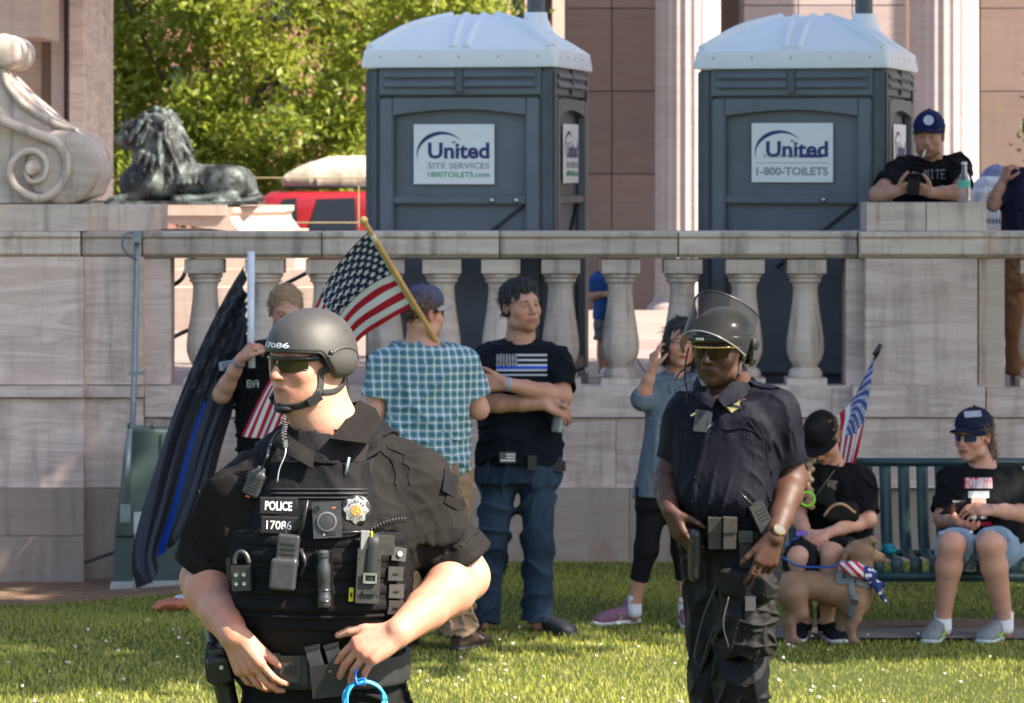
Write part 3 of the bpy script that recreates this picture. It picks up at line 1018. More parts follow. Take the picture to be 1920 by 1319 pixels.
 for z, k, rr in ((1.985, 0.600, 0.03), (2.0, 0.604, 0.04), (2.09, 0.592, 0.05), (2.105, 0.575, 0.06), (2.16, 0.50, 0.09), (2.25, 0.36, 0.12), (2.305, 0.235, 0.12), (2.32, 0.14, 0.10)):
  ring = []
  for cx, cy, a0 in ((1, 1, 0), (-1, 1, 90), (-1, -1, 180), (1, -1, 270)):
   for s in range(6):
    a = math.radians(a0 + 18 * s)
    ring.append(bm.verts.new((cx * (k - rr) + rr * math.cos(a), cy * (k - rr) + rr * math.sin(a), z)))
  rings.append(ring)
 for a, b in zip(rings[:-1], rings[1:]):
  n = len(a)
  for j in range(n): bm.faces.new([a[j], a[(j + 1) % n], b[(j + 1) % n], b[j]])
 bm.faces.new(rings[-1]); bm.faces.new(list(reversed(rings[0])))
 roof = raw('roof', bm, PROOF)
 def rib(p0, p1, p2, nm='roof_rib'):
  v, q, tr = tube_data(spline([p0, p1, p2], 16), 0.03, 8)
  me = mesh_np(nm, v, [q, tr]); o = bpy.data.objects.new(nm, me); COL.objects.link(o); me.materials.append(PROOF); o.parent = roof
 for sx in (-0.04, 0.04):
  rib(V(sx, -0.575, 2.095), V(sx * 1.2, -0.37, 2.23), V(sx * 1.4, -0.12, 2.31))
  rib(V(0.575, sx, 2.095), V(0.37, sx * 1.2, 2.23), V(0.12, sx, 2.31))
 for sx in (-1, 1):
  rib(V(sx * .56, -.56, 2.10), V(sx * .36, -.36, 2.235), V(sx * .14, -.14, 2.31))
 for i in range(5):
  for sd in (0, 1):
   bm = bmesh.new(); bmesh.ops.create_uvsphere(bm, u_segments=8, v_segments=6, radius=0.008)
   u = -0.48 + 0.24 * i
   bmesh.ops.translate(bm, verts=bm.verts, vec=(u, -0.597, 2.05) if sd == 0 else (0.597, u, 2.05)); raw('roof_bolt', bm, STEEL, roof)
 # vent boot and pipe
 bm = bmesh.new(); lathe_bm(bm, [(0.13, 0), (0.11, 0.03), (0.075, 0.10), (0.07, 0.14)], (0.33, 0.12, 2.20), 20); raw('vent_boot', bm, PROOF, roof)
 bm = bmesh.new(); lathe_bm(bm, [(0.056, 0), (0.056, 0.30), (0.047, 0.302), (0.046, 0.05)], (0.33, 0.12, 2.20), 24); raw('vent_pipe', bm, PGREY2, roof)
 # signs
 def sign(org, R, sw, sh, full):
  lbx = lb('sign', org + R @ V(0, 0, 0.002), (sw, 0.006, sh), SIGNW, 0.002, R=np.stack([R[:, 0], R[:, 2], R[:, 1]], 1), seg=1)
  Ro = R
  def tx(t, x, y, h, wd, mat, bold, ex=0.0006):
   me = text_mesh(t, 0.1, bold, ex)
   v = np.empty(len(me.vertices) * 3, np.float32); me.vertices.foreach_get('co', v); v = v.reshape(-1, 3).astype(float)
   v[:, 0] = (v[:, 0] - (v[:, 0].max() + v[:, 0].min()) / 2) * wd * sw / np.ptp(v[:, 0]) + x * sw
   v[:, 1] = (v[:, 1] - (v[:, 1].max() + v[:, 1].min()) / 2) * h * sh / np.ptp(v[:, 1]) + y * sh
   v[:, 2] += 0.0065
   wv = org + v @ Ro.T
   me.vertices.foreach_set('co', wv.astype(np.float32).ravel()); me.update()
   o = bpy.data.objects.new('lettering', me); COL.objects.link(o); me.materials.append(mat); o.parent = lbx
  def poly(pts, mat, nm):
   bm = bmesh.new(); bm.faces.new([bm.verts.new(org + Ro @ V(a * sw, b * sh, 0.0062)) for a, b in pts]); o = raw(nm, bm, mat, lbx, smooth=False)
  tx('United', 0.06, 0.06, 0.27, 0.76, NAVY, 0.003)
  # swoosh arc above the name
  m = 22
  def arc(r0x, r0y, a): return (-0.16 + r0x * math.cos(a), 0.02 + r0y * math.sin(a))
  aa = np.linspace(math.radians(200), math.radians(32), m)
  outer = [arc(0.30, 0.36, a) for a in aa]
  inner = [arc(0.30 - 0.035 * math.sin(math.pi * i / (m - 1)), 0.36 - 0.075 * math.sin(math.pi * (i / (m - 1)) ** 0.7), a) for i, a in enumerate(aa)]
  bm = bmesh.new()
  A = [bm.verts.new(org + Ro @ V(a * sw, b * sh, 0.0062)) for a, b in outer]; B = [bm.verts.new(org + Ro @ V(a * sw, b * sh, 0.0062)) for a, b in inner]
  for i in range(m - 1): bm.faces.new([A[i], A[i + 1], B[i + 1], B[i]])
  bmesh.ops.recalc_face_normals(bm, faces=bm.faces)
  raw('swoosh', bm, NAVY, lbx, smooth=False)
  poly([(-0.03, 0.215), (0.03, 0.215), (0.0, 0.165)], SGREEN, 'green_mark')
  if full == 1:
   tx('SITE SERVICES', 0.06, -0.19, 0.10, 0.76, SGREY, 0.0008)
   tx('1800TOILETS.com', 0.06, -0.335, 0.09, 0.76, SGREEN, 0.001)
  else:
   tx('SITE SERVICES', -0.15, -0.055 - 0.0, 0.055, 0.42, SGREY, 0.0005)
   poly([(0.08, -0.085), (0.37, -0.085), (0.37, -0.035), (0.08, -0.035)], NAVY, 'name_bar')
   poly([(-0.45, -0.175), (0.45, -0.175), (0.45, -0.165), (-0.45, -0.165)], SGREY, 'rule')
   tx('1-800-TOILETS', 0.0, -0.31, 0.14, 0.88, SGREY, 0.003)
 Rsf = np.array([[1.0, 0, 0], [0, 0, -1], [0, 1, 0]])         # right, up, out columns
 if variant == 1: sign(V(-0.04, y0 + 0.02 + 0.016, 1.465), Rsf, 0.495, 0.36, 1)
 else: sign(V(0.0, y0 + 0.02 + 0.016, 1.475), Rsf, 0.50, 0.36, 2)
 Rss = np.array([[0.0, 0, 1], [1, 0, 0], [0, 1, 0]])
 sign(V(w / 2 - 0.02 + 0.012, -0.02, 1.47), Rss, 0.495, 0.36, variant)
 return root
potty(899, 20.98, 11.5, 1, 'left grey portable toilet with white roof, its sign ending in a green web address')
potty(1515, 21.2, 15.0, 2, 'right grey portable toilet with white roof, its sign showing 1-800-TOILETS')

# ------------------------------------------------------------------ columned building behind, at the right
BY = 40.0
def bx_(px, Y): return (px - 960) * Y / F
BLD = empty('columned_building', (6, 42, 0.15), 'pinkish stone building with tall fluted columns and brown wall panels behind the toilets', 'building')
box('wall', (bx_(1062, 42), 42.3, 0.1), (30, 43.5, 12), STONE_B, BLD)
rs = np.random.RandomState(2)
def panels(x0, x1, cols, rows, mat, Y):
 xe = np.linspace(bx_(x0, Y), bx_(x1, Y), cols + 1)
 ze = np.linspace(0.15, 0.15 + rows * 1.02, rows + 1)
 for i in range(cols):
  for j in range(rows):
   box('stone_panel', (xe[i] + 0.006, Y + rs.uniform(0, 0.006), ze[j] + 0.006), (xe[i + 1] - 0.006, 42.32, ze[j + 1] - 0.006), mat, BLD, bevel=0.01)
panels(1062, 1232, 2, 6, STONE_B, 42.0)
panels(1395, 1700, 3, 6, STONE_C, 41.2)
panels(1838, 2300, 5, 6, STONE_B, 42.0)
def column(pc, wpx, Y, par=BLD):
 r = wpx / 2 * Y / F; cx = bx_(pc, Y)
 bm = bmesh.new()
 nf = 22; per = 8; n = nf * per
 rings = []
 for z, k in ((0.75, 1.0), (4.0, 0.985), (9.0, 0.93)):
  ring = []
  for j in range(n):
   a = 2 * math.pi * j / n; u = (j % per) / per
   fl = 0.0 if u < 0.18 else math.sin((u - 0.18) / 0.82 * math.pi)
   rr = r * k * (1 - 0.045 * fl)
   ring.append(bm.verts.new((cx + rr * math.cos(a), Y + rr * math.sin(a), z)))
  rings.append(ring)
 for a, b in zip(rings[:-1], rings[1:]):
  for j in range(n): bm.faces.new([a[j], a[(j + 1) % n], b[(j + 1) % n], b[j]])
 c = bm_obj('column', bm, STONE_C, par)
 lathe('column_base', [(r * 1.35, 0.15), (r * 1.35, 0.42), (r * 1.28, 0.45), (r * 1.22, 0.52), (r * 1.3, 0.58), (r * 1.2, 0.66), (r * 1.06, 0.70), (r * 1.03, 0.76)], (cx, Y, 0), STONE_C, c, 40)
column(1290, 124, 40.0); column(1770, 132, 40.0); column(2250, 130, 40)
# pier at the far left with its pale board, part of another pavilion
PV = empty('left_pavilion', tuple(W(60, 400, 33)), 'shaded stone pavilion pier with pale slab at the upper left', 'pavilion')
for a, b, y, m in ((-200, 78, 34.2, STONE), (78, 96, 33.9, STONE_B), (96, 120, 33.6, STONE_C), (120, 130, 33.8, STONE), (130, 157, 33.5, STONE)):
 box('pier', (bx_(a, y), y, 0.15), (bx_(b, y) - 0.002, 36, 7), m, PV, bevel=0.01)
box('added_shade_slab', (-12, 30.2, 6.8), (0.6, 38, 7.3), STONE_W, PV, bevel=0.02)  # unseen slab added above the pier to keep the sun off it
box('pale_slab', (bx_(-200, 32), 32, W(0, 70, 32)[2]), (bx_(79, 32), 33.2, 5.2), STONE_P, PV, bevel=0.015)
# distant brick building
BR = empty('brick_building', (1, 95, 0.15), 'distant terracotta brick building with pale bays above the left toilet', 'building')
BRM = plain('terracotta_brick', (0.42, 0.19, 0.135), 0.9, var=0.15, scale=3)
BRP = plain('pale_terracotta', (0.62, 0.42, 0.33), 0.9, var=0.1, scale=3)
box('wall', (bx_(-300, 96), 96, 0.1), (bx_(1075, 96), 104, 22), BRM, BR)
for a, b in ((928, 958), (984, 1012), (1036, 1062)):
 box('bay', (bx_(a, 95.6), 95.5, 0.15), (bx_(b, 95.6), 96.02, 21), BRP, BR, bevel=0.03)
WGL = plain('dark_window_glass', (0.03, 0.04, 0.05), 0.15, var=0.1, bump=0)
for a in (961, 1014):
 for z in (3.2, 6.4, 9.6):
  box('window', (bx_(a, 95.9), 95.9, z), (bx_(a + 18, 95.9), 96.03, z + 1.9), WGL, BR)
for i in range(12):
 for z in (3.2, 6.4, 9.6):
  a = -250 + i * 95
  if a > 850: continue
  box('window', (bx_(a, 95.9), 95.9, z), (bx_(a + 40, 95.9), 96.03, z + 1.9), WGL, BR)

# ------------------------------------------------------------------ trees
def leaf_mat(name, a, b, trans=0.48):
 t = NT(name)
 c = t.mix(1.0, t.attr('Col'), (1, 1, 1, 1), 'MULTIPLY')
 t.put(t.b.inputs['Base Color'], c); t.b.inputs['Roughness'].default_value = 0.45; t.b.inputs['Specular IOR Level'].default_value = 0.4
 tr = t.new('ShaderNodeBsdfTranslucent'); t.put(tr.inputs[0], t.mix(0.5, c, _lin(b)))
 ms = t.new('ShaderNodeMixShader'); ms.inputs[0].default_value = trans
 t.l.new(t.b.outputs[0], ms.inputs[1]); t.l.new(tr.outputs[0], ms.inputs[2]); t.l.new(ms.outputs[0], t.out.inputs[0])
 return t.m
BARK = plain('bark', (0.10, 0.075, 0.055), 0.9, var=0.3, scale=14, bump=0.6, bdist=0.02)
def tree(base, crown_c, crown_r, nclump, nleaf, leaf, seed, label, ca, cb, clump_r=0.9, group=None, hollow=0.55, extra=None):
 rs = np.random.RandomState(seed)
 base = np.asarray(base, float); cc = np.asarray(crown_c, float); cr = np.asarray(crown_r, float)
 root = empty('tree', tuple(base), label, 'tree', group)
 # limbs
 v_, q_, t_ = [], [], []; off = 0
 def addt(pts, rad):
  nonlocal off
  v, q, t = tube_data(pts, rad, 8); v_.append(v); q_.append(q + off); t_.append(t + off); off += len(v)
 fork = base + (cc - base) * 0.45
 addt(spline([base - V(0, 0, 0.1), base + (fork - base) * 0.5 + V(0.1, 0.05, 0), fork], 10), list(np.linspace(cr[0] * 0.07, cr[0] * 0.05, 11)))
 for i in range(9):
  dr = unit(rs.normal(size=3) * V(1, 1, 0.5) + V(0, 0, 0.6)); e = cc + dr * cr * 0.75
  pts = spline([fork, fork + (e - fork) * 0.5 + rs.normal(size=3) * 0.25, e], 10); addt(pts, list(np.linspace(cr[0] * 0.014, 0.012, len(pts))))
 link('trunk', mesh_np('trunk', np.concatenate(v_), [np.concatenate(q_), np.concatenate(t_)]), BARK, root)
 # leaf clumps
 u = rs.normal(size=(nclump, 3)); u /= np.linalg.norm(u, axis=1)[:, None]
 rad = (hollow + (1 - hollow) * rs.uniform(size=(nclump, 1)) ** 0.6)
 cl = cc + u * cr * rad * (1 + 0.12 * np.sin(u[:, :1] * 5 + seed) + 0.1 * np.sin(u[:, 2:] * 9))
 ci = rs.randint(0, nclump, nleaf)
 p = rs.normal(size=(nleaf, 3)); p /= np.linalg.norm(p, axis=1)[:, None]
 p = cl[ci] + p * (rs.uniform(size=(nleaf, 1)) ** 0.5) * clump_r * rs.uniform(0.5, 1.15, (nclump, 1))[ci] * V(1, 1, 0.75)
 a = rs.normal(size=(nleaf, 3)) + V(0, 0, -0.3); a /= np.linalg.norm(a, axis=1)[:, None]
 b = np.cross(a, rs.normal(size=(nleaf, 3)) + V(0, 0, 1.2)); b /= np.linalg.norm(b, axis=1)[:, None]
 L = leaf * rs.uniform(0.6, 1.3, (nleaf, 1))
 vs = np.stack([p - a * L, p + b * L * 0.42 - a * L * 0.1, p + a * L, p - b * L * 0.42 - a * L * 0.1], 1).reshape(-1, 3)
 me = mesh_np('leaves', vs, np.arange(nleaf * 4).reshape(-1, 4), smooth=False)
 k = np.clip(rs.uniform(size=(nclump, 1))[ci] * 0.6 + rs.uniform(size=(nleaf, 1)) * 0.5, 0, 1)
 c = np.asarray(ca) * (1 - k) + np.asarray(cb) * k
 if extra is not None:
  m = rs.uniform(size=nleaf) < extra[0]; c[m] = extra[1]
 col = np.ones((nleaf, 4, 4), np.float32); col[:, :, :3] = c[:, None, :]
 at = me.color_attributes.new('Col', 'FLOAT_COLOR', 'POINT'); at.data.foreach_set('color', col.ravel())
 link('crown', me, LEAFM, root)
 return root
LEAFM = leaf_mat('leaf', None, (0.48, 0.52, 0.06))
tree((-6.0, 64, 0.15), (-4.9, 62, 4.9), (5.0, 3.2, 4.6), 300, 75000, 0.095, 5, 'sunlit yellow-green leafy tree filling the background behind the lion', (0.08, 0.13, 0.02), (0.36, 0.40, 0.06), 0.95, extra=(0.02, (0.5, 0.25, 0.12)), hollow=0.35)
tree((-9.8, 66, 0.15), (-9.2, 65, 4.6), (3.8, 3.2, 4.6), 140, 24000, 0.11, 7, 'second leafy tree partly behind the left pavilion pier', (0.07, 0.11, 0.02), (0.30, 0.34, 0.05), 1.0, hollow=0.35)
# the park tree that shades the wall and the back of the lawn stands off to the right
def shade_tree(cx, cy, cz, rx, ry, rz, seed, label, n=30000, ncl=150):
 tree((cx + 1.0, cy - 0.4, 0), (cx, cy, cz), (rx, ry, rz), ncl, n, 0.17, seed, label, (0.04, 0.07, 0.018), (0.10, 0.15, 0.035), 1.0, hollow=0.5, group='park trees right of the lawn')
shade_tree(5.3, 16.6, 8.2, 3.6, 4.2, 2.3, 21, 'broad park tree right of the lawn, nearer the terrace')
shade_tree(10.4, 16.3, 8.8, 3.6, 4.3, 2.5, 22, 'broad park tree right of the lawn, farther out')

# ------------------------------------------------------------------ bronze lion on its plinth
def bronze():
 t = NT('patinated_bronze')
 v = t.coord(); n = t.noise(v, 7, 6, 0.65); f = t.noise(v, 40, 4)
 c = t.mix(t.ramp(n, [(0.44, 0), (0.66, 1)]), (0.016, 0.017, 0.018, 1), (0.12, 0.15, 0.138, 1))
 t.put(t.b.inputs['Base Color'], c); t.put(t.b.inputs['Metallic'], 0.35); t.b.inputs['Roughness'].default_value = 0.58
 t.put(t.b.inputs['Normal'], t.bump(f, 0.4, 0.01)); return t.m
BRONZE = bronze()
LY = 30.0
def L(px, py, dy=0.0):
 return W(px, py, LY) + V(0, dy, 0)
pl = empty('lion_plinth', (L(400, 430)[0], LY, 0.9), 'stepped pale stone plinth under the bronze lion, lit by the sun', 'plinth')
def plb(name, x0, x1, y0, y1, d0, d1, mat=STONE_P):
 box(name, (L(x0, 0)[0], LY + d0, L(0, y1)[2]), (L(x1, 0)[0], LY + d1, L(0, y0)[2]), mat, pl, bevel=0.02)
# flaring top stone with a curved right flank
bm = bmesh.new()
prof = [(-1.6, 386), (-1.6, 434)]
pf = [(428, 386), (534, 388), (534, 398), (528, 405), (530, 414), (538, 424), (546, 434)]
def ringp(off, d): return [bm.verts.new((L(p[0] if p[0] > 430 else 150, p[1])[0] + off, LY + d, L(0, p[1])[2])) for p in pf]
A = ringp(-0.42, -0.42); B = ringp(0.0, 0.20); C2 = ringp(0.0, 1.3)
for R1, R2 in ((A, B), (B, C2)):
 for i in range(len(pf) - 1): bm.faces.new([R1[i], R1[i + 1], R2[i + 1], R2[i]])
bm.faces.new(list(reversed(A))); bm.faces.new(C2)
bm.faces.new([A[-1], A[0], B[0], B[-1]]); bm.faces.new([B[-1], B[0], C2[0], C2[-1]])
bmesh.ops.recalc_face_normals(bm, faces=bm.faces)
bm_obj('top_stone', bm, STONE_P, pl)
plb('top_moulding', 150, 432, 384, 403, -0.46, 0.4)
plb('middle_stone', 120, 560, 434.5, 500, -0.5, 1.5); plb('step', 100, 600, 500.5, 530, -0.8, 1.7); plb('step', 80, 650, 530.5, 610, -1.2, 1.9)
lion = SDF(0.014)
k = 0.05
lion.chain([L(455, 358, .05), L(400, 345, 0), L(340, 338, 0), L(300, 330, 0)], [0.13, 0.155, 0.17, 0.2], k)          # trunk
lion.ell(L(424, 344, -.12), (0.19, 0.12, 0.17), None, k); lion.ell(L(440, 345, .15), (0.18, 0.12, 0.16), None, k)       # haunches
lion.cone(L(440, 372, -.2), L(360, 376, -.24), 0.055, 0.045, 0.03); lion.cone(L(360, 375, -.24), L(335, 377, -.26), 0.05, 0.055, 0.02)
lion.chain([L(470, 360, 0.05), L(486, 372, 0), L(450, 379, -.2), L(405, 380, -.28)], [0.05, 0.04, 0.03, 0.035], 0.02)  # tail
lion.ell(L(300, 290, 0), (0.25, 0.24, 0.34), None, k); lion.ell(L(305, 240, 0), (0.17, 0.17, 0.16), None, k)             # mane
lion.ell(L(280, 345, 0), (0.27, 0.25, 0.2), None, k)
lion.ell(L(254, 250, 0), (0.13, 0.115, 0.125), None, 0.03)                                                              # head
lion.ell(L(234, 262, 0), (0.085, 0.08, 0.07), None, 0.03); lion.ell(L(226, 256, 0), (0.035, 0.05, 0.03), None, 0.015); lion.ell(L(238, 277, 0), (0.055, 0.055, 0.03), None, 0.02)
lion.ell(L(238, 240, -.05), (0.03, 0.03, 0.02), None, 0.02); lion.ell(L(243, 246, -.1), (0.03, 0.03, 0.025), None, 0.015, 'sub')
lion.ell(L(286, 222, -.12), (0.035, 0.03, 0.045), None, 0.01); lion.ell(L(286, 222, .12), (0.035, 0.03, 0.045), None, 0.01)
for dy in (-.17, .17):
 lion.chain([L(290, 345, dy), L(255, 374, dy * 1.15), L(222, 377, dy * 1.2)], [0.09, 0.06, 0.055], 0.03); lion.ell(L(216, 378, dy * 1.2), (0.06, 0.055, 0.04), None, 0.02)
lr = np.random.RandomState(3)
for i in range(150):   # locks of the mane
 u = lr.normal(size=3); u /= np.linalg.norm(u)
 if u[0] < -0.75: continue
 c = L(296, 285, 0) + u * V(0.25, 0.24, 0.38)
 d = unit(V(u[0] * 0.5, u[1] * 0.2, -1.1)) * lr.uniform(0.07, 0.13)
 lion.cone(c, c + d + u * 0.035, 0.036, 0.010, 0.006)
for i in range(6): lion.chain([L(340 + i * 10, 318, -.1), L(336 + i * 11, 345, -.185)], [0.012, 0.012], 0.02)
lo_ = lion.obj('bronze_lion', BRONZE, None, tuple(L(350, 384)))
tag(lo_, 'dark green patinated bronze lion lying on its plinth with head raised', 'statue')
bs = box('bronze_base', (L(165, 0)[0], LY - 0.35, L(0, 384)[2]), (L(490, 0)[0], LY + 0.42, L(0, 377)[2]), BRONZE, lo_, bevel=0.01)
# iron railing behind the lion
rl = empty('iron_railing', (L(500, 430)[0], 33.0, 0.15), 'thin iron railing between the plinth and the red car', 'railing')
for py in (334, 418):
 p0 = W(150, py, 33.0); p1 = W(690, py, 33.0); tube('rail_bar', [p0, p1], 0.007, plain('dull_olive_iron', (0.16, 0.13, 0.06), 0.6), rl, 8)
for px in (180, 430, 672):
 p = W(px, 334, 33.0); tube('post', [V(p[0], 33.03, 0.86), V(p[0], 33.03, p[2])], 0.008, MATS['dull_olive_iron'], rl, 8)

# ------------------------------------------------------------------ red SUV with roof box
def suv():
 Y = 50.0
 red = plain('red_car_paint', (0.27, 0.010, 0.014), 0.25, var=0.03, scale=3, bump=0, coat=0.6)
 glass = plain('car_glass', (0.012, 0.014, 0.016), 0.12, var=0.05, bump=0)
 blackp = plain('black_plastic', (0.02, 0.02, 0.022), 0.5)
 root = empty('parked_suv', (W(640, 0, Y)[0], Y + 0.9, 0.15), 'red SUV with a tan soft roof carrier parked behind the toilets', 'car')
 def P(px, py, dy=0): q = W(px, py, Y); return V(q[0], Y + dy, q[2])
 s = SDF(0.03)
 xc = P(572, 0)[0]
 Rm = np.eye(3)
 # car side-on, nose to the left
 s.rbox(V(xc + 0.2, Y + 0.9, 0.78), (2.35, 0.88, 0.36), None, 0.14, 0.08)
 s.loft(V(xc + 0.45, Y + 0.9, 1.05), np.array([[1.0, 0, 0], [0, 1, 0], [0, 0, 1]]), [(0, 0, 0, 1.78, 0.83), (0.35, 0.1, 0, 1.58, 0.78), (0.75, 0.2, 0, 1.36, 0.70), (0.86, 0.2, 0, 1.2, 0.62)], 0.06, ex=6)
 for wx_ in (-1.35, 1.6):
  s.cone(V(xc + wx_, Y - 0.1, 0.5), V(xc + wx_, Y + 0.28, 0.5), 0.40, 0.40, 0.0, 'sub', None, 0)
  s.cone(V(xc + wx_, Y + 1.55, 0.5), V(xc + wx_, Y + 2, 0.5), 0.40, 0.40, 0.0, 'sub', None, 0)
 body = s.obj('body', red, root)
 for wx_ in (-1.35, 1.6):
  for yy in (0.02, 1.56):
   c = V(xc + wx_, Y + yy, 0.50); ax = np.array([[1.0, 0, 0], [0, 0, 1], [0, 1, 0]])
   wh = lathe('wheel', [(0.22, 0), (0.33, 0.01), (0.35, 0.05), (0.35, 0.18), (0.33, 0.22), (0.2, 0.22)], c, blackp, root, 28, ax)
   lathe('rim', [(0.001, -0.005), (0.05, 0.0), (0.2, 0.02), (0.22, -0.004), (0.222, 0.05)], c, STEEL, wh, 20, ax)
 # side windows set in the flank (near side)
 for a, b, sl in ((505, 558, 16), (578, 668, 6), (690, 770, 0), (790, 850, -12)):
  bm = bmesh.new()
  q = [P(a, 432, 0), P(b, 432, 0), P(b - 4, 372, 0), P(a + sl + 8, 374, 0)]
  f = [bm.verts.new((v[0], Y + 0.055 + 0.16 * ((v[2] - 1.3) / 0.6), v[2])) for v in q]
  g_ = [bm.verts.new((v[0], Y + 0.16 + 0.16 * ((v[2] - 1.3) / 0.6), v[2])) for v in q]
  bm.faces.new(f); bm.faces.new(list(reversed(g_)))
  for i in range(4): bm.faces.new([f[i], g_[i], g_[(i + 1) % 4], f[(i + 1) % 4]])
  bmesh.ops.recalc_face_normals(bm, faces=bm.faces)
  bm_obj('window', bm, glass, root, bevel=0.01)
 tube('roof_rail', [P(530, 352, 0.3), P(760, 350, 0.3)], 0.025, blackp, root, 8)
 tube('roof_rail', [P(530, 352, 1.45), P(760, 350, 1.45)], 0.025, blackp, root, 8)
 # soft carrier strapped to the roof: its own thing
 c = SDF(0.025)
 c.loft(P(655, 352, 0.9) + V(0, 0, 0.0), np.eye(3), [(0.0, 0, 0, 1.02, 0.50), (0.12, 0, 0, 1.04, 0.52), (0.3, 0.1, 0, 0.9, 0.46), (0.46, 0.2, 0, 0.55, 0.3)], 0.03, ex=4)
 c.disp = folds(0.02, 9, seed=3)
 o = c.obj('roof_carrier', cloth('tan_canvas', (0.50, 0.42, 0.33), fscale=4), None, tuple(P(655, 352, 0.9)))
 tag(o, 'tan canvas carrier strapped on the roof of the red SUV', 'carrier')
 for dx in (-0.5, 0.4):
  tube('strap', spline([P(655, 352, 0.36) + V(dx, 0, 0), P(655, 330, 0.42) + V(dx, 0, 0), P(655, 300, 0.9) + V(dx * 0.7, 0, 0.0)], 12), 0.012, blackp, o, 6)
suv()

# ------------------------------------------------------------------ electrical cabinet, conduits and rubbish by the wall
def cabinet():
 Y = 19.15
 green = plain('green_painted_steel', (0.062, 0.092, 0.082), 0.55, var=0.2, scale=5, bump=0.15)
 root = empty('utility_cabinet', tuple(W(300, 1108, Y)), 'dark green metal utility cabinet against the wall at the left', 'cabinet')
 def prism(name, quad, y0, y1, mat, bev=0.008):
  bm = bmesh.new()
  A = [bm.verts.new((W(a, b, Y)[0], y0, W(a, b, Y)[2])) for a, b in quad]; B = [bm.verts.new((W(a, b, Y)[0], y1, W(a, b, Y)[2])) for a, b in quad]
  bm.faces.new(A); bm.faces.new(list(reversed(B)))
  for i in range(len(quad)): bm.faces.new([A[i], B[i], B[(i + 1) % len(quad)], A[(i + 1) % len(quad)]])
  bmesh.ops.recalc_face_normals(bm, faces=bm.faces)
  return bm_obj(name, bm, mat, root, bevel=bev)
 prism('upper_box', [(238, 806), (392, 812), (386, 1006), (214, 1006)], Y, Y + 0.34, green)
 prism('lower_skirt', [(214, 1008), (386, 1008), (384, 1092), (211, 1100)], Y + 0.02, Y + 0.34, green)
 prism('concrete_footing', [(208, 1092), (388, 1088), (390, 1125), (206, 1125)], Y - 0.03, Y + 0.36, plain('footing_concrete', (0.42, 0.42, 0.40), 0.9, var=0.2))
 for px in (240, 285): tube('lug', [W(px, 806, Y) + V(0, .06, 0), W(px, 795, Y) + V(0, .06, 0)], 0.012, green, root, 8)
 prism('door_seam', [(300, 815), (303, 815), (301, 1000), (298, 1000)], Y - 0.004, Y + 0.01, plain('dark_seam', (0.02, 0.025, 0.024), 0.7), 0)
 GALV = plain('galvanised_conduit', (0.26, 0.30, 0.32), 0.45, 0.6, var=0.15)
 c1 = empty('conduit_pipe', tuple(W(238, 970, 19.0)), 'long grey metal conduit running from the rail down to the green cabinet', 'pipe')
 tube('pipe', [W(257, 438, 19.68), W(252, 700, 19.64), W(248, 804, 19.45), W(243, 810, 19.08), W(236, 950, 19.08)], 0.017, GALV, c1, 10)
 obox('fitting', W(236, 962, 19.07), (0.06, 0.06, 0.10), None, GALV, c1, 0.015); obox('bracket', W(257, 700, 19.64), (0.09, 0.05, 0.02), None, GALV, c1, 0.004)
 obox('cap_box', W(257, 444, 19.67), (0.05, 0.05, 0.07), None, GALV, c1, 0.01)
 tube('cable_loop', spline([W(257, 436, 19.66), W(235, 440, 19.62), W(230, 462, 19.6), W(244, 482, 19.62), W(256, 486, 19.66)], 20), 0.006, plain('blue_grey_cable', (0.10, 0.13, 0.20), 0.5), c1, 6)
 PVC = plain('white_pvc', (0.5, 0.52, 0.52), 0.45, var=0.12)
 c2 = empty('downpipe', tuple(W(256, 1105, 19.0)), 'short white plastic pipe in front of the green cabinet', 'pipe')
 tube('pipe', [W(256, 1110, 19.05), W(259, 985, 19.05)], 0.018, PVC, c2, 12); obox('socket', W(260, 980, 19.05), (0.05, 0.05, 0.115), None, PVC, c2, 0.012)
 c3 = empty('riser_pipe', tuple(W(385, 900, 19.0)), 'pale upright pipe at the right side of the green cabinet', 'pipe')
 tube('pipe', [W(378, 1090, 19.08), W(380, 840, 19.08)], 0.022, PVC, c3, 10); obox('cover', W(392, 868, 19.16), (0.045, 0.14, 0.3), None, green, c3, 0.01)
 o = tube('hose', spline([W(365, 480, 20.5), W(352, 500, 20.4), W(340, 524, 20.3), W(318, 536, 20.3), W(285, 530, 20.4), W(280, 640, 20.4), W(300, 652, 20.4), W(330, 630, 20.6), W(420, 590, 20.9), W(560, 520, 21.2), W(580, 508, 21.2)], 60), 0.013, plain('black_hose', (0.02, 0.02, 0.02), 0.4), None, 8, tuple(W(340, 524, 20.3)))
 tag(o, 'black hose looping behind the left end of the balustrade', 'hose')
 o = obox('black_strap', W(190, 1045, 19.5), (0.2, 0.01, 0.02), np.stack([unit(V(1, 0, 0.35)), V(0, 1, 0), unit(V(-0.35, 0, 1))], 1), plain('black_hose', (0.02, 0.02, 0.02)), None, 0.003, tuple(W(190, 1045, 19.5)))
 tag(o, 'black strap lying between the wall corner and the green cabinet', 'strap')
cabinet()
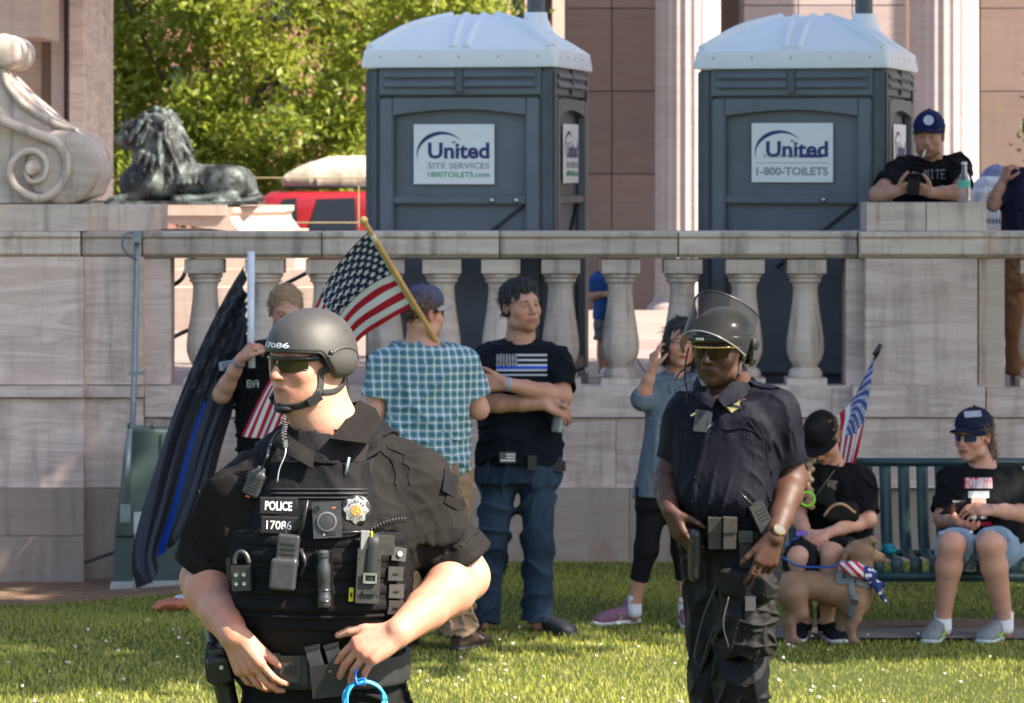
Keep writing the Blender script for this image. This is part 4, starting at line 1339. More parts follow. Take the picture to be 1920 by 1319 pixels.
def rubbish():
 c = W(332, 1143, 17.7); c[2] = gz(c[0], c[1]) + 0.03
 s = SDF(0.006)
 s.ell(c + V(-0.02, 0, 0.015), (0.095, 0.05, 0.028), None, 0.02); s.ell(c + V(-0.09, 0.0, 0.0), (0.05, 0.03, 0.015), None, 0.02)
 s.disp = folds(0.012, 60, seed=5)
 root = s.obj('snack_bag', plain('orange_foil', (0.55, 0.16, 0.07), 0.35, var=0.35, scale=25, bump=0.5), None, tuple(c))
 tag(root, 'crumpled orange bag lying on the grass below the cabinet', 'litter')
 s = SDF(0.006)
 s.ell(c + V(0.10, 0.03, 0.02), (0.04, 0.05, 0.03), None, 0.02); s.disp = folds(0.012, 60, seed=6)
 o = s.obj('plastic_wrapper', plain('blue_film', (0.05, 0.32, 0.55), 0.3, var=0.3, scale=25, bump=0.5), None, tuple(c + V(0.1, 0.03, 0))); tag(o, 'crumpled bright blue wrapper beside the orange bag', 'litter')
 s = SDF(0.006)
 s.ell(c + V(0.03, 0.09, 0.025), (0.06, 0.04, 0.025), None, 0.02); s.disp = folds(0.012, 60, seed=7)
 o = s.obj('paper_napkin', plain('white_film', (0.6, 0.62, 0.68), 0.5, var=0.2, scale=25, bump=0.5), None, tuple(c + V(0.03, 0.09, 0))); tag(o, 'crumpled white paper behind the orange bag', 'litter')
rubbish()

# ------------------------------------------------------------------ bench
BENCH_G = plain('green_powder_coat', (0.018, 0.055, 0.058), 0.4, var=0.12, scale=20, bump=0.1)
def bench():
 Yf, Yb = 16.78, 17.22
 root = empty('park_bench', (W(1720, 0, 17)[0], 17.0, 0.0), 'dark green slatted metal park bench in front of the wall', 'bench')
 x0 = W(1478, 0, 17)[0]; x1 = W(2040, 0, 17)[0]
 n = 16; pitch = (x1 - x0) / n
 me = None
 zs = 0.365
 # each slat: seat run, rounded bend, back run
 prof = spline([V(0, Yf - 0.03, zs - 0.075), V(0, Yf - 0.035, zs - 0.02), V(0, Yf, zs), V(0, Yf + 0.2, zs - 0.012), V(0, Yb - 0.08, zs - 0.005), V(0, Yb - 0.01, zs + 0.07), V(0, Yb + 0.03, 0.6), V(0, Yb + 0.07, 0.79)], 28)
 for i in range(n):
  xc = x0 + (i + 0.5) * pitch
  if me is None:
   v, q, t = tube_data([p - V(0, 17.0, 0) for p in prof], 0.006, 8, True, (pitch * 0.32 / 0.006, (1, 0, 0)))
   me = mesh_np('slat', v, [q, t]); me.materials.append(BENCH_G)
  o = bpy.data.objects.new('slat', me); COL.objects.link(o); o.parent = root; o.location = (xc - root.location.x, 0, 0)
 def bar(nm, y, z, r): tube(nm, [V(x0 - 0.02, y, z), V(x1 + 0.02, y, z)], r, BENCH_G, root, 12)
 bar('top_rail', Yb + 0.075, 0.795, 0.022); bar('front_rail', Yf - 0.02, zs - 0.085, 0.026); bar('rear_rail', Yb - 0.03, zs - 0.02, 0.018)
 for xx in (x0 + 0.03, x1 - 0.03):
  tube('leg', [V(xx, Yf + 0.02, 0.0), V(xx, Yf, zs - 0.05)], 0.02, BENCH_G, root, 10); tube('leg', [V(xx, Yb + 0.06, 0.0), V(xx, Yb - 0.02, zs)], 0.02, BENCH_G, root, 10)
 ball = SDF(0.004)
 c = W(1667, 1036, 16.86); c[2] = zs + 0.006 + 0.031
 ball.ell(c, (0.036, 0.036, 0.031), None, 0); ball.chain([c + V(-.03, -.022, 0.004), c + V(0, -.038, .004), c + V(.03, -.022, .004)], [.003, .003, .003], 0.002, 'sub')
 o = ball.obj('ball', plain('turquoise_rubber', (0.0, 0.22, 0.30), 0.4, var=0.1), None, tuple(c - V(0, 0, 0.031))); tag(o, 'small turquoise dog ball lying on the bench seat', 'ball')
bench()
# table with bags behind the right pier
def stall():
 Y = 22.2
 root = empty('folding_table', (W(1885, 0, Y)[0], Y, 0.9), 'white folding table behind the right end of the wall', 'table')
 wht = plain('white_plastic', (0.72, 0.72, 0.74), 0.5, var=0.06)
 x0, x1 = W(1838, 0, Y)[0], W(1838, 0, Y)[0] + 1.5
 zt = W(0, 420, Y)[2]
 box('table_top', (x0, Y - 0.1, zt - 0.04), (x1, Y + 0.6, zt), wht, root, bevel=0.01)
 for xx in (x0 + 0.1, x1 - 0.1):
  for yy in (Y, Y + 0.5): tube('leg', [V(xx, yy, 0.9), V(xx, yy, zt - 0.03)], 0.014, STEEL, root, 8)
 s = SDF(0.01); c = W(1868, 385, Y + 0.2); c[2] = zt + 0.11
 s.rbox(c, (0.16, 0.14, 0.11), None, 0.03, 0.02); s.ell(c + V(-0.02, 0, 0.13), (0.13, 0.11, 0.07), None, 0.04); s.disp = folds(0.012, 30, seed=9)
 o = s.obj('carrier_bag', cloth('white_bag', (0.66, 0.64, 0.70), fscale=12), None, tuple(c - V(0, 0, 0.11))); tag(o, 'white plastic bag of goods on the folding table', 'bag')
 s = SDF(0.01); c = W(1872, 338, Y + 0.45);
 s.ell(c, (0.12, 0.1, 0.1), None, 0.02); s.ell(c - V(0, 0, 0.16), (0.16, 0.12, 0.17), None, 0.04); s.disp = folds(0.015, 30, seed=10)
 o = s.obj('blue_bag', cloth('blue_white_cloth', (0.22, 0.24, 0.42), fscale=12, fade=(0.45, 0.42, 0.55)), None, (c[0], c[1], zt)); tag(o, 'blue and white cloth bag behind the white bag', 'bag')
 bx = box('box_with_stripes', (W(1842, 0, Y)[0], Y - 0.09, zt + 0.001), (W(1912, 0, Y)[0], Y + 0.05, zt + 0.065), wht, None, 0.004, (W(1876, 0, Y)[0], Y, zt)); tag(bx, 'low white box with navy stripes at the table edge', 'box')
 for i in range(9):
  xx = W(1845 + i * 6, 0, Y)[0]; box('stripe', (xx, Y - 0.093, zt + 0.004), (xx + 0.009, Y - 0.0899, zt + 0.034), NAVY, bx)
stall()
# shrub tip at the right border
def shrub():
 rs = np.random.RandomState(5)
 Y = 24.5; root = empty('shrub', (W(1985, 0, Y)[0], Y, 0.9), 'dark green shrub reaching into the right border', 'shrub')
 top = W(1982, 150, Y)
 tube('stem', spline([V(top[0], Y, 0.9), V(top[0] + 0.05, Y, 2.0), top], 12), 0.02, BARK, root, 8)
 n = 900
 p = top + V(0, 0, -0.55) + rs.normal(size=(n, 3)) * V(0.13, 0.14, 0.36); a = rs.normal(size=(n, 3)); a /= np.linalg.norm(a, axis=1)[:, None]; b = np.cross(a, rs.normal(size=(n, 3))); b /= np.linalg.norm(b, axis=1)[:, None]
 Ln = 0.035
 vs = np.stack([p - a * Ln, p + b * Ln * .4, p + a * Ln, p - b * Ln * .4], 1).reshape(-1, 3)
 me = mesh_np('leaves', vs, np.arange(n * 4).reshape(-1, 4), False)
 at = me.color_attributes.new('Col', 'FLOAT_COLOR', 'POINT'); at.data.foreach_set('color', np.tile(np.array([0.012, 0.03, 0.012, 1], np.float32), n * 4))
 link('foliage', me, LEAFM, root)
shrub()
# ------------------------------------------------------------------ people: body kit
def rot(v, ax, a):
 ax = unit(ax); v = np.asarray(v, float)
 return v * math.cos(a) + np.cross(ax, v) * math.sin(a) + ax * ax.dot(v) * (1 - math.cos(a))

def head_frame(yaw, pitch=0.0, roll=0.0):
 """yaw: 0 faces the camera, + turns towards the right of the picture; pitch + looks down. columns: side, front, up"""
 y = math.radians(yaw)
 f = V(math.sin(y), -math.cos(y), 0)
 s = V(-math.cos(y), -math.sin(y), 0)       # person's left... kept so that side x front = up
 u = V(0, 0, 1)
 s = np.cross(f, u)
 p = math.radians(pitch)
 f2 = rot(f, s, -p); u2 = rot(u, s, -p)
 r = math.radians(roll)
 s2 = rot(s, f2, r); u2 = rot(u2, f2, r)
 return np.stack([s2, f2, u2], 1)

def head(S, c, R, h=0.235, female=False, brow=(0.12, 0.08, 0.06), lip=(0.66, 0.38, 0.38), beard=None, smile=0.0, eyes=True, mouth=True, fat=0.0, nose=1.0, ear=True):
 """sculpt a head into S. c: head centre; R: columns side, front, up"""
 q = h / 0.242
 c = np.asarray(c, float)
 P = lambda x, y, z: c + R @ (V(x, y, z) * q)
 e = lambda ctr, r, k, op='add', RR=None: S.ell(P(*ctr), V(*r) * q, R if RR is None else RR, k * q, op)
 e((0, -0.014, 0.036), (0.077, 0.097, 0.086), 0.03)
 e((0, 0.030, -0.022), (0.064 + fat * .6, 0.064, 0.086), 0.035)
 jw = 0.049 if not female else 0.042
 e((0, 0.040, -0.080), (jw + fat, 0.048, 0.040), 0.03)
 e((0, 0.078, -0.103), (0.021, 0.016, 0.016), 0.022)
 for sx in (-1, 1):
  e((sx * 0.042, 0.058, -0.030), (0.024 + fat * .5, 0.028, 0.026), 0.022)
  e((sx * (0.052 + fat), 0.018, -0.078), (0.014, 0.03, 0.022), 0.025)
  e((sx * 0.0315, 0.110, 0.006), (0.020, 0.020, 0.0135), 0.016, 'sub')
  e((sx * 0.0315, 0.0800, 0.0035), (0.0165, 0.0150, 0.0125), 0.005)
  S.cone(P(sx * 0.013, 0.094, 0.020), P(sx * 0.050, 0.076, 0.024), 0.0085 * q, 0.006 * q, 0.012 * q)
  if ear:
   e((sx * 0.079, -0.010, -0.006), (0.009, 0.020, 0.032), 0.006)
   e((sx * 0.088, -0.004, -0.004), (0.006, 0.011, 0.018), 0.006, 'sub')
 S.cone(P(0, 0.092, 0.012), P(0, 0.1115, -0.026), 0.0075 * q * nose, 0.0105 * q * nose, 0.010 * q)
 e((0, 0.113, -0.031), (0.0115 * nose, 0.0115 * nose, 0.0098), 0.006)
 for sx in (-1, 1):
  e((sx * 0.0125 * nose, 0.1015, -0.034), (0.0078 * nose, 0.010, 0.0075), 0.005)
  e((sx * 0.0062, 0.1075, -0.0425), (0.004, 0.005, 0.003), 0.003, 'sub')
 e((0, 0.084, -0.060), (0.030, 0.020, 0.020), 0.015)
 if mouth:
  w_ = 0.023 + 0.006 * smile; zz = 0.005 * smile
  S.chain([P(-w_, 0.0865, -0.064 + zz), P(-0.009, 0.0985, -0.0605), P(0, 0.0985, -0.0615), P(0.009, 0.0985, -0.0605), P(w_, 0.0865, -0.064 + zz)], [0.003 * q, 0.0052 * q, 0.0048 * q, 0.0052 * q, 0.003 * q], 0.004 * q)
  S.chain([P(-w_ * .9, 0.086, -0.068 + zz), P(0, 0.0965, -0.0725), P(w_ * .9, 0.086, -0.068 + zz)], [0.003 * q, 0.0064 * q, 0.003 * q], 0.004 * q)
  S.chain([P(-w_, 0.0925, -0.0665 + zz), P(0, 0.107, -0.0668), P(w_, 0.0925, -0.0665 + zz)], [0.0016 * q, 0.0022 * q, 0.0016 * q], 0.002 * q, 'sub')
  S.paint(P(0, 0.096, -0.066), V(0.022 + .004 * smile, 0.02, 0.0088) * q, lip, R, 0.3)
  S.paint(P(0, 0.100, -0.0668), V(w_, 0.02, 0.0018) * q, V(lip) * 0.42, R, 0.5)
 # warmth in cheeks, nose and ears
 for sx in (-1, 1):
  S.paint(P(sx * 0.045, 0.075, -0.030), V(0.024, 0.03, 0.02) * q, (1.0, 0.78, 0.74), R, 0.9)
  S.paint(P(sx * 0.083, -0.01, -0.006), V(0.014, 0.022, 0.032) * q, (1.0, 0.78, 0.74), R, 0.3)
 S.paint(P(0, 0.115, -0.031), V(0.016, 0.016, 0.014) * q, (1.0, 0.83, 0.80), R, 0.7)
 if beard is not None:
  S.paint(P(0, 0.055, -0.093), V(0.062, 0.06, 0.036) * q, beard, R, 0.35)
  S.paint(P(0, 0.098, -0.052), V(0.026, 0.018, 0.007) * q, beard, R, 0.4)
  S.paint(P(0, 0.096, -0.066), V(0.020, 0.02, 0.0075) * q, lip, R, 0.3)
 for sx in (-1, 1):
  if eyes:
   S.paint(P(sx * 0.0315, 0.094, 0.0035), V(0.0155, 0.02, 0.0052) * q, (0.16, 0.12, 0.11), R, 0.45)
   S.paint(P(sx * 0.0315 + 0.008, 0.096, 0.0025), V(0.004, 0.02, 0.0035) * q, (1.2, 1.25, 1.3), R, 0.4)
   S.paint(P(sx * 0.0315 - 0.008, 0.096, 0.0025), V(0.004, 0.02, 0.0035) * q, (1.2, 1.25, 1.3), R, 0.4)
   S.paint(P(sx * 0.0315, 0.0965, 0.0035), V(0.0048, 0.02, 0.0048) * q, (0.07, 0.05, 0.045), R, 0.3)
  if brow is not None:
   S.paint(P(sx * 0.031, 0.092, 0.0225), V(0.019, 0.025, 0.0042) * q, brow, R, 0.45)
 return P

def hand(S, wrist, d, n, t, size=1.0, curl=(0.35, 0.5, 0.45), spread=0.0, thumb=(0.5, 0.3), curls=None, k=0.008, thumb_dir=None):
 """wrist point, d: towards knuckles, n: palm side (fingers curl to it), t: thumb side"""
 q = size
 d = unit(d); n = unit(np.asarray(n, float) - d * np.dot(n, d)); t0 = np.asarray(t, float)
 t = np.cross(d, n); t = t if t.dot(t0) > 0 else -t
 wrist = np.asarray(wrist, float)
 lens = [(0.042, 0.025, 0.020), (0.047, 0.029, 0.021), (0.043, 0.027, 0.020), (0.034, 0.020, 0.018)]
 lat = [0.031, 0.0105, -0.0108, -0.031]; fwd = [0.088, 0.092, 0.087, 0.078]; rad = [0.0086, 0.0088, 0.0084, 0.0074]
 tips = []
 for i in range(4):
  base = wrist + t * lat[i] * 0.55 * q + d * 0.012 * q
  kn = wrist + (d * fwd[i] + t * lat[i] - n * 0.004) * q
  S.cone(base, kn, 0.0155 * q, 0.0125 * q, 0.012 * q); S.cone(wrist + t * lat[i] * .4 * q - n * .013 * q, kn - n * .009 * q, .0035 * q, .0045 * q, .006 * q)
  S.paint(kn - n * .008 * q, V(.012, .012, .012) * q, (.96, .74, .68), None, .7)
  cu = curls[i] if curls is not None else [c * (1 + 0.12 * (i - 1.2)) for c in curl]
  p = kn; a = 0.0
  sd = t * (lat[i] / 0.03) * spread
  dd = unit(d + sd)
  for j in range(3):
   a += cu[j]
   v = dd * math.cos(a) + n * math.sin(a)
   p2 = p + v * lens[i][j] * q
   S.cone(p, p2, rad[i] * (1.05 - 0.1 * j) * q, rad[i] * (0.98 - 0.12 * j) * q, 0.003 * q)
   if j < 2: S.paint(p2 - n * .006 * q, V(.009, .009, .009) * q, (.95, .74, .68), None, .7)
   p = p2
  S.paint(p - n * .007 * q, V(.0062, .0062, .0062) * q, (1.12, 1.0, .98), None, .3); tips.append(p)
 S.ell(wrist + (d * 0.05 + n * 0.004) * q, V(0.036, 0.046, 0.015) * q, np.stack([t, d, n], 1), 0.012 * q)
 td = unit(d * 0.62 + t * 0.78 + n * 0.25) if thumb_dir is None else unit(thumb_dir)
 b = wrist + (d * 0.022 + t * 0.022 + n * 0.006) * q
 m1 = b + td * 0.044 * q
 v2 = unit(rot(td, np.cross(td, unit(d + n * 0.6)), thumb[0])); m2 = m1 + v2 * 0.034 * q
 v3 = unit(rot(v2, np.cross(td, unit(d + n * 0.6)), thumb[1])); m3 = m2 + v3 * 0.026 * q
 S.cone(b, m1, 0.0165 * q, 0.0125 * q, 0.012 * q); S.cone(m1, m2, 0.0115 * q, 0.0102 * q, 0.003 * q); S.cone(m2, m3, 0.0102 * q, 0.0078 * q, 0.003 * q)
 tips.append(m3)
 return tips

def limb(S, pts, rad, k=0.02, wide=None):
 for i in range(len(pts) - 1):
  S.cone(pts[i], pts[i + 1], rad[i], rad[i + 1], k, 'add', wide)

def forearm(S, el, wr, re=0.043, rm=0.047, rw=0.028, k=0.02):
 el = np.asarray(el, float); wr = np.asarray(wr, float)
 m = el + (wr - el) * 0.28
 limb(S, [el, m, el + (wr - el) * 0.65, wr], [re, rm, (rm + rw) / 2 * 0.97, rw], k)

def shoe(name, heel, yaw, L, mat, sole_mat, parent, w=0.046, h=0.075, res=0.005, accent=None, toe_up=0.0):
 """heel: ground point under the heel; yaw as for heads"""
 R = head_frame(yaw)
 heel = np.asarray(heel, float)
 P = lambda x, y, z: heel + R @ V(x, y, z)
 S = SDF(res)
 S.loft(P(0, 0, 0.016), np.stack([R[:, 0], R[:, 2], R[:, 1]], 1), [(-0.02, 0, 0.022, w * 0.62, 0.026), (0.0, 0, 0.038, w * .78, 0.044), (L * .2, 0, h * .55, w * .85, h * .56), (L * .42, 0, h * .42, w * .95, h * .46), (L * .65, 0, 0.022, w * 1.05, 0.034), (L * .85, 0, 0.014, w * .95, 0.024), (L - 0.02, 0, 0.006, w * .55, 0.014)], 0.01, ex=2.2)
 S.cone(P(0, L * .14, h * .6), P(0, L * .12, h * 1.25), w * .78, w * .74, 0.015)
 S.plane(P(0, 0, 0.010), (0, 0, -1), P(0, 0, 0) - V(.5, .5, .3), P(0, 0, 0) + V(.5, .5, .3))
 o = S.obj(name, mat, parent)
 B = SDF(res)
 B.loft(P(0, 0, 0.010), np.stack([R[:, 0], R[:, 2], R[:, 1]], 1), [(-0.028, 0, 0, w * 0.66, 0.013), (0.0, 0, 0, w * .82, 0.014), (L * .4, 0, 0, w * .9, 0.013), (L * .68, 0, 0, w * 1.1, 0.013), (L * .88, 0, 0.001, w * .98, 0.012), (L - 0.006, 0, 0.004, w * .55, 0.009)], 0.004, ex=3)
 so = B.obj('sole', sole_mat, o)
 for i in range(4):
  yy = L * (.36 + .085 * i); zz = 0.016 + h * (0.86 - .17 * i) * .92
  tube('lace', [P(-w * .45, yy, zz - 0.012), P(0, yy + 0.004, zz), P(w * .45, yy, zz - 0.012)], 0.0028, accent or sole_mat, o, 6)
 return o


def ballcap(parent, c, R, h, mat, brim_mat=None, yaw_brim=0.0, res=0.005, lift=0.006, tilt=0.0, button=True):
 """baseball cap: crown with seams, curved brim, button"""
 q = h / 0.242
 P = lambda x, y, z: np.asarray(c) + R @ (V(x, y, z) * q)
 S = SDF(res)
 S.ell(P(0, -0.012, 0.042 + lift), V(0.087, 0.106, 0.094) * q, R, 0.01)
 S.ell(P(0, 0.045, 0.062 + lift), V(0.062, 0.05, 0.062) * q, R, 0.03 * q)
 S.plane(P(0, 0, 0.036 + lift), -(R @ V(0, 0.10 - 0.1, 1.0)), P(0, 0, 0) - V(.3, .3, .3), P(0, 0, 0) + V(.3, .3, .3), 0.004)
 S.ell(P(0, -0.012, 0.03 + lift), V(0.080, 0.099, 0.085) * q, R, 0.003, 'sub')
 o = S.obj('cap', mat, parent)
 # brim: a curved plate
 n, m = 18, 8
 vs, fs = [], []
 Rb = rot_about(R, R[:, 2], yaw_brim)
 for layer in (0, 1):
  for i in range(n + 1):
   a = math.radians(-78 + 156 * i / n)
   for j in range(m + 1):
    t = j / m
    rx = 0.078 + 0.012 * t; ry = 0.088 + 0.078 * t
    x = rx * math.sin(a); y = -0.006 + ry * math.cos(a) * (1 - 0.0 * t)
    z = 0.046 + lift - 0.006 * t - (0.020 + .004 * t) * (x / 0.08) ** 2 - layer * 0.005
    vs.append(np.asarray(c) + Rb @ (V(x, y, z) * q))
 st = (n + 1) * (m + 1)
 for i in range(n):
  for j in range(m):
   a = i * (m + 1) + j
   fs.append([a, a + 1, a + m + 2, a + m + 1]); fs.append([st + a, st + a + m + 1, st + a + m + 2, st + a + 1])
 for j in range(m):
  for i in (0, n):
   a = i * (m + 1) + j; fs.append([a, a + 1, st + a + 1, st + a])
 for i in range(n):
  a = i * (m + 1) + m; fs.append([a, a + m + 1, st + a + m + 1, st + a])
 me = mesh_np('brim', np.array(vs), np.array(fs))
 link('brim', me, brim_mat or mat, o)
 bm = bmesh.new(); bmesh.ops.create_uvsphere(bm, u_segments=10, v_segments=6, radius=0.008); bmesh.ops.translate(bm, verts=bm.verts, vec=P(0, -0.012, 0.138 + lift)); bm_obj('button', bm, mat, o, smooth=True)
 for a in range(0, 180, 60):
  d = V(math.sin(math.radians(a)), math.cos(math.radians(a)), 0)
  pts = [P(0.0885 * d[0] * math.cos(u), -0.012 + 0.1075 * d[1] * math.cos(u), 0.042 + lift + 0.0955 * math.sin(u)) for u in np.linspace(0.25, math.pi - 0.25, 16)]
  tube('seam', pts, 0.0011, mat, o, 5)
 return o

def rot_about(R, ax, deg):
 a = math.radians(deg)
 return np.stack([rot(R[:, i], ax, a) for i in range(3)], 1)

def decal_grid(name, target, u0, u1, v0, v1, Y, colfn, nu, nv, mat, parent, off=0.0025, cut=None):
 """flat print carried by a garment: a grid of cells laid on the cloth surface. px rect measured in the photo"""
 vs, idx = [], {}
 faces, cols = [], []
 G = -np.ones((nu + 1, nv + 1), int)
 for i in range(nu + 1):
  for j in range(nv + 1):
   h = cam_hit(target, u0 + (u1 - u0) * i / nu, v0 + (v1 - v0) * j / nv)
   if h is None: continue
   G[i, j] = len(vs); vs.append(h[0] + V(0, -off, 0) )
 for i in range(nu):
  for j in range(nv):
   c = colfn((i + .5) / nu, (j + .5) / nv)
   if c is None: continue
   f = [G[i, j], G[i + 1, j], G[i + 1, j + 1], G[i, j + 1]]
   if min(f) < 0: continue
   faces.append(f); cols.append(c)
 if not faces: return None
 vs = np.array(vs); faces = np.array(faces)
 # split vertices per face so that each cell keeps its own flat colour
 v2 = vs[faces].reshape(-1, 3); f2 = np.arange(len(v2)).reshape(-1, 4)
 me = mesh_np(name, v2, f2)
 col = np.ones((len(v2), 4), np.float32); col[:, :3] = np.repeat(np.array(cols), 4, 0)
 at = me.color_attributes.new('Col', 'FLOAT_COLOR', 'POINT'); at.data.foreach_set('color', col.ravel())
 return link(name, me, mat, parent)

def print_mat():
 t = NT('shirt_print'); t.put(t.b.inputs['Base Color'], t.attr('Col')); t.b.inputs['Roughness'].default_value = 0.8
 t.b.inputs['Specular IOR Level'].default_value = 0.2
 return t.m
PRINT = print_mat()
def raster_text(txt, nx, ny, font={}):
 """tiny 5x7 letter bitmaps for worn shirt prints"""
 B = {'A': '01110100011000111111100011000110001', 'B': '11110100011000111110100011000111110', 'C': '01110100011000010000100001000101110', 'D': '11110100011000110001100011000111110', 'E': '11111100001000011110100001000011111',
   'I': '01110001000010000100001000010001110', 'K': '10001100101010011000101001001010001', 'M': '10001110111010110101100011000110001', 'N': '10001110011010110011100011000110001', 'O': '01110100011000110001100011000101110',
   'P': '11110100011000111110100001000010000', 'R': '11110100011000111110101001001010001', 'S': '01111100001000001110000010000111110', 'T': '11111001000010000100001000010000100', 'U': '10001100011000110001100011000101110', 'W': '10001100011000110101101011010101010', 'Y': '10001100010101000100001000010000100', ' ': '0' * 35, "'": '00100001000010000000000000000000000', 'G': '01110100011000010111100011000101110', 'F': '11111100001000011110100001000010000'}
 a = np.zeros((7, 6 * len(txt)), bool)
 for i, ch in enumerate(txt):
  a[:, i * 6:i * 6 + 5] = np.array([c == '1' for c in B.get(ch, '0' * 35)]).reshape(7, 5)
 return a

# shared people materials
SKIN_FAIR = skin('skin_fair', (0.53, 0.29, 0.205))
SKIN_FAIR2 = skin('skin_fair_pink', (0.54, 0.30, 0.22))
SKIN_TAN = skin('skin_tan', (0.48, 0.26, 0.17))
SKIN_TAN2 = skin('skin_olive', (0.46, 0.26, 0.18))
SKIN_DARK = skin('skin_dark', (0.066, 0.030, 0.019), 0.56)
HAIR_BLACK = plain('black_hair', (0.012, 0.010, 0.010), 0.65, var=0.3, scale=120, bump=0.6, bdist=0.004)
HAIR_BROWN = plain('brown_hair', (0.09, 0.05, 0.03), 0.5, var=0.35, scale=120, bump=0.6, bdist=0.004)
HAIR_BLOND = plain('dark_blond_hair', (0.30, 0.19, 0.10), 0.5, var=0.35, scale=120, bump=0.6, bdist=0.004)
BLACK_TEE = cloth('black_tee', (0.005, 0.0055, 0.007), fscale=11, fold=0.6)
NAVY_TEE = cloth('navy_tee', (0.004, 0.006, 0.012), fscale=11, fold=0.6)
JEANS = cloth('blue_jeans', (0.014, 0.028, 0.056), fscale=9, fold=0.8, var=0.35, fade=(0.045, 0.075, 0.125))
KHAKI = cloth('khaki_twill', (0.28, 0.19, 0.125), fscale=9, fold=0.8)
WSOLE = plain('white_sole', (0.62, 0.62, 0.62), 0.6)
BSOLE = plain('black_rubber', (0.015, 0.015, 0.015), 0.6)
BLACKG = plain('black_nylon', (0.014, 0.014, 0.015), 0.6, var=0.3, scale=60, bump=0.3)
BLACKP = plain('black_hard_plastic', (0.016, 0.016, 0.018), 0.35, var=0.2, scale=40, bump=0.1)

def person(S, name, mat, foot, label, cat='person', group=None):
 o = S.obj(name, mat, None, tuple(foot))
 return tag(o, label, cat, group)

def torso_R(yaw, pitch=0.0, roll=0.0):
 return head_frame(yaw, pitch, roll)

# ------------------------------------------------------------------ patch helper for collars, flaps and lenses
def patch(name, rows, thick, mat, parent=None, loc=None, n=10, m=10, nrm=None):
 """smooth sheet through rows of points, given a real thickness"""
 R1 = [spline(r, m * (len(r) - 1)) for r in rows]
 mm = min(len(r) for r in R1); R1 = [r[:mm] for r in R1]
 cols = []
 for j in range(mm): cols.append(spline([r[j] for r in R1], n * (len(rows) - 1)) if len(rows) > 2 else [R1[0][j] + (R1[1][j] - R1[0][j]) * t for t in np.linspace(0, 1, n + 1)])
 nn = min(len(c) for c in cols)
 A = np.array([c[:nn] for c in cols])          # mm x nn x 3
 du = np.gradient(A, axis=0); dv = np.gradient(A, axis=1)
 N = np.cross(du, dv); N /= np.linalg.norm(N, axis=2)[..., None] + 1e-12
 if nrm is not None and (N.reshape(-1, 3).mean(0)).dot(nrm) < 0: N = -N
 top = (A + N * thick * 0.5).reshape(-1, 3); bot = (A - N * thick * 0.5).reshape(-1, 3)
 vs = np.concatenate([top, bot]); st = len(top); fs = []
 for i in range(mm - 1):
  for j in range(nn - 1):
   a = i * nn + j; fs.append([a, a + 1, a + nn + 1, a + nn]); fs.append([st + a, st + a + nn, st + a + nn + 1, st + a + 1])
 for i in range(mm - 1):
  for j in (0, nn - 1):
   a = i * nn + j; fs.append([a, a + nn, st + a + nn, st + a])
 for j in range(nn - 1):
  for i in (0, mm - 1):
   a = i * nn + j; fs.append([a, a + 1, st + a + 1, st + a])
 bm = bmesh.new()
 bv = [bm.verts.new(v) for v in vs]
 for f in fs:
  try: bm.faces.new([bv[i] for i in f])
  except Exception: pass
 bmesh.ops.recalc_face_normals(bm, faces=bm.faces)
 return bm_obj(name, bm, mat, parent, loc, smooth=True)

def hug(pts, obj, off):
 """lay points just outside a surface"""
 me = obj.data; b = np.array(world_loc(obj))
 key = 'hug' + obj.name
 if key not in _BV:
  vs = np.empty(len(me.vertices) * 3, np.float32); me.vertices.foreach_get('co', vs); vs = vs.reshape(-1, 3) + b
  _BV[key] = BVHTree.FromPolygons(vs.tolist(), [tuple(p.vertices) for p in me.polygons])
 out = []
 for p in pts:
  l, n, i, d = _BV[key].find_nearest(Vector(p))
  out.append((np.array(l) + np.array(n) * off, np.array(n)))
 return out

def strap_on(name, pts, obj, off, width, thick, mat, parent, samples=30):
 P = hug(spline(pts, samples), obj, off)
 pos = [p for p, _ in P]
 nr = [n for _, n in P]
 def side(i):
  d = unit(pos[min(i + 1, len(pos) - 1)] - pos[max(i - 1, 0)]); return np.cross(d, nr[i])
 return tube(name, pos, thick, mat, parent, 10, None, (width / 2 / thick, side))

def gear_frame(objs, px, py, tilt=0.0, flatten=0.75):
 """where the sight line meets the garment, and axes right / up / outwards there"""
 for rr in range(0, 60, 3):
  for a in range(8):
   h = cam_hit(objs, px + rr * math.cos(a * .785), py + rr * math.sin(a * .785))
   if h is not None: break
  if h is not None: break
 n = unit(h[1])
 if n[1] > 0: n = -n
 n = unit(n * (1 - flatten) + V(0, -1, 0) * flatten)
 u = unit(V(0, 0, 1) - n * n[2]); r = np.cross(u, n)
 r2 = rot(r, n, math.radians(tilt)); u2 = rot(u, n, math.radians(tilt))
 return h[0], np.stack([r2, u2, n], 1)

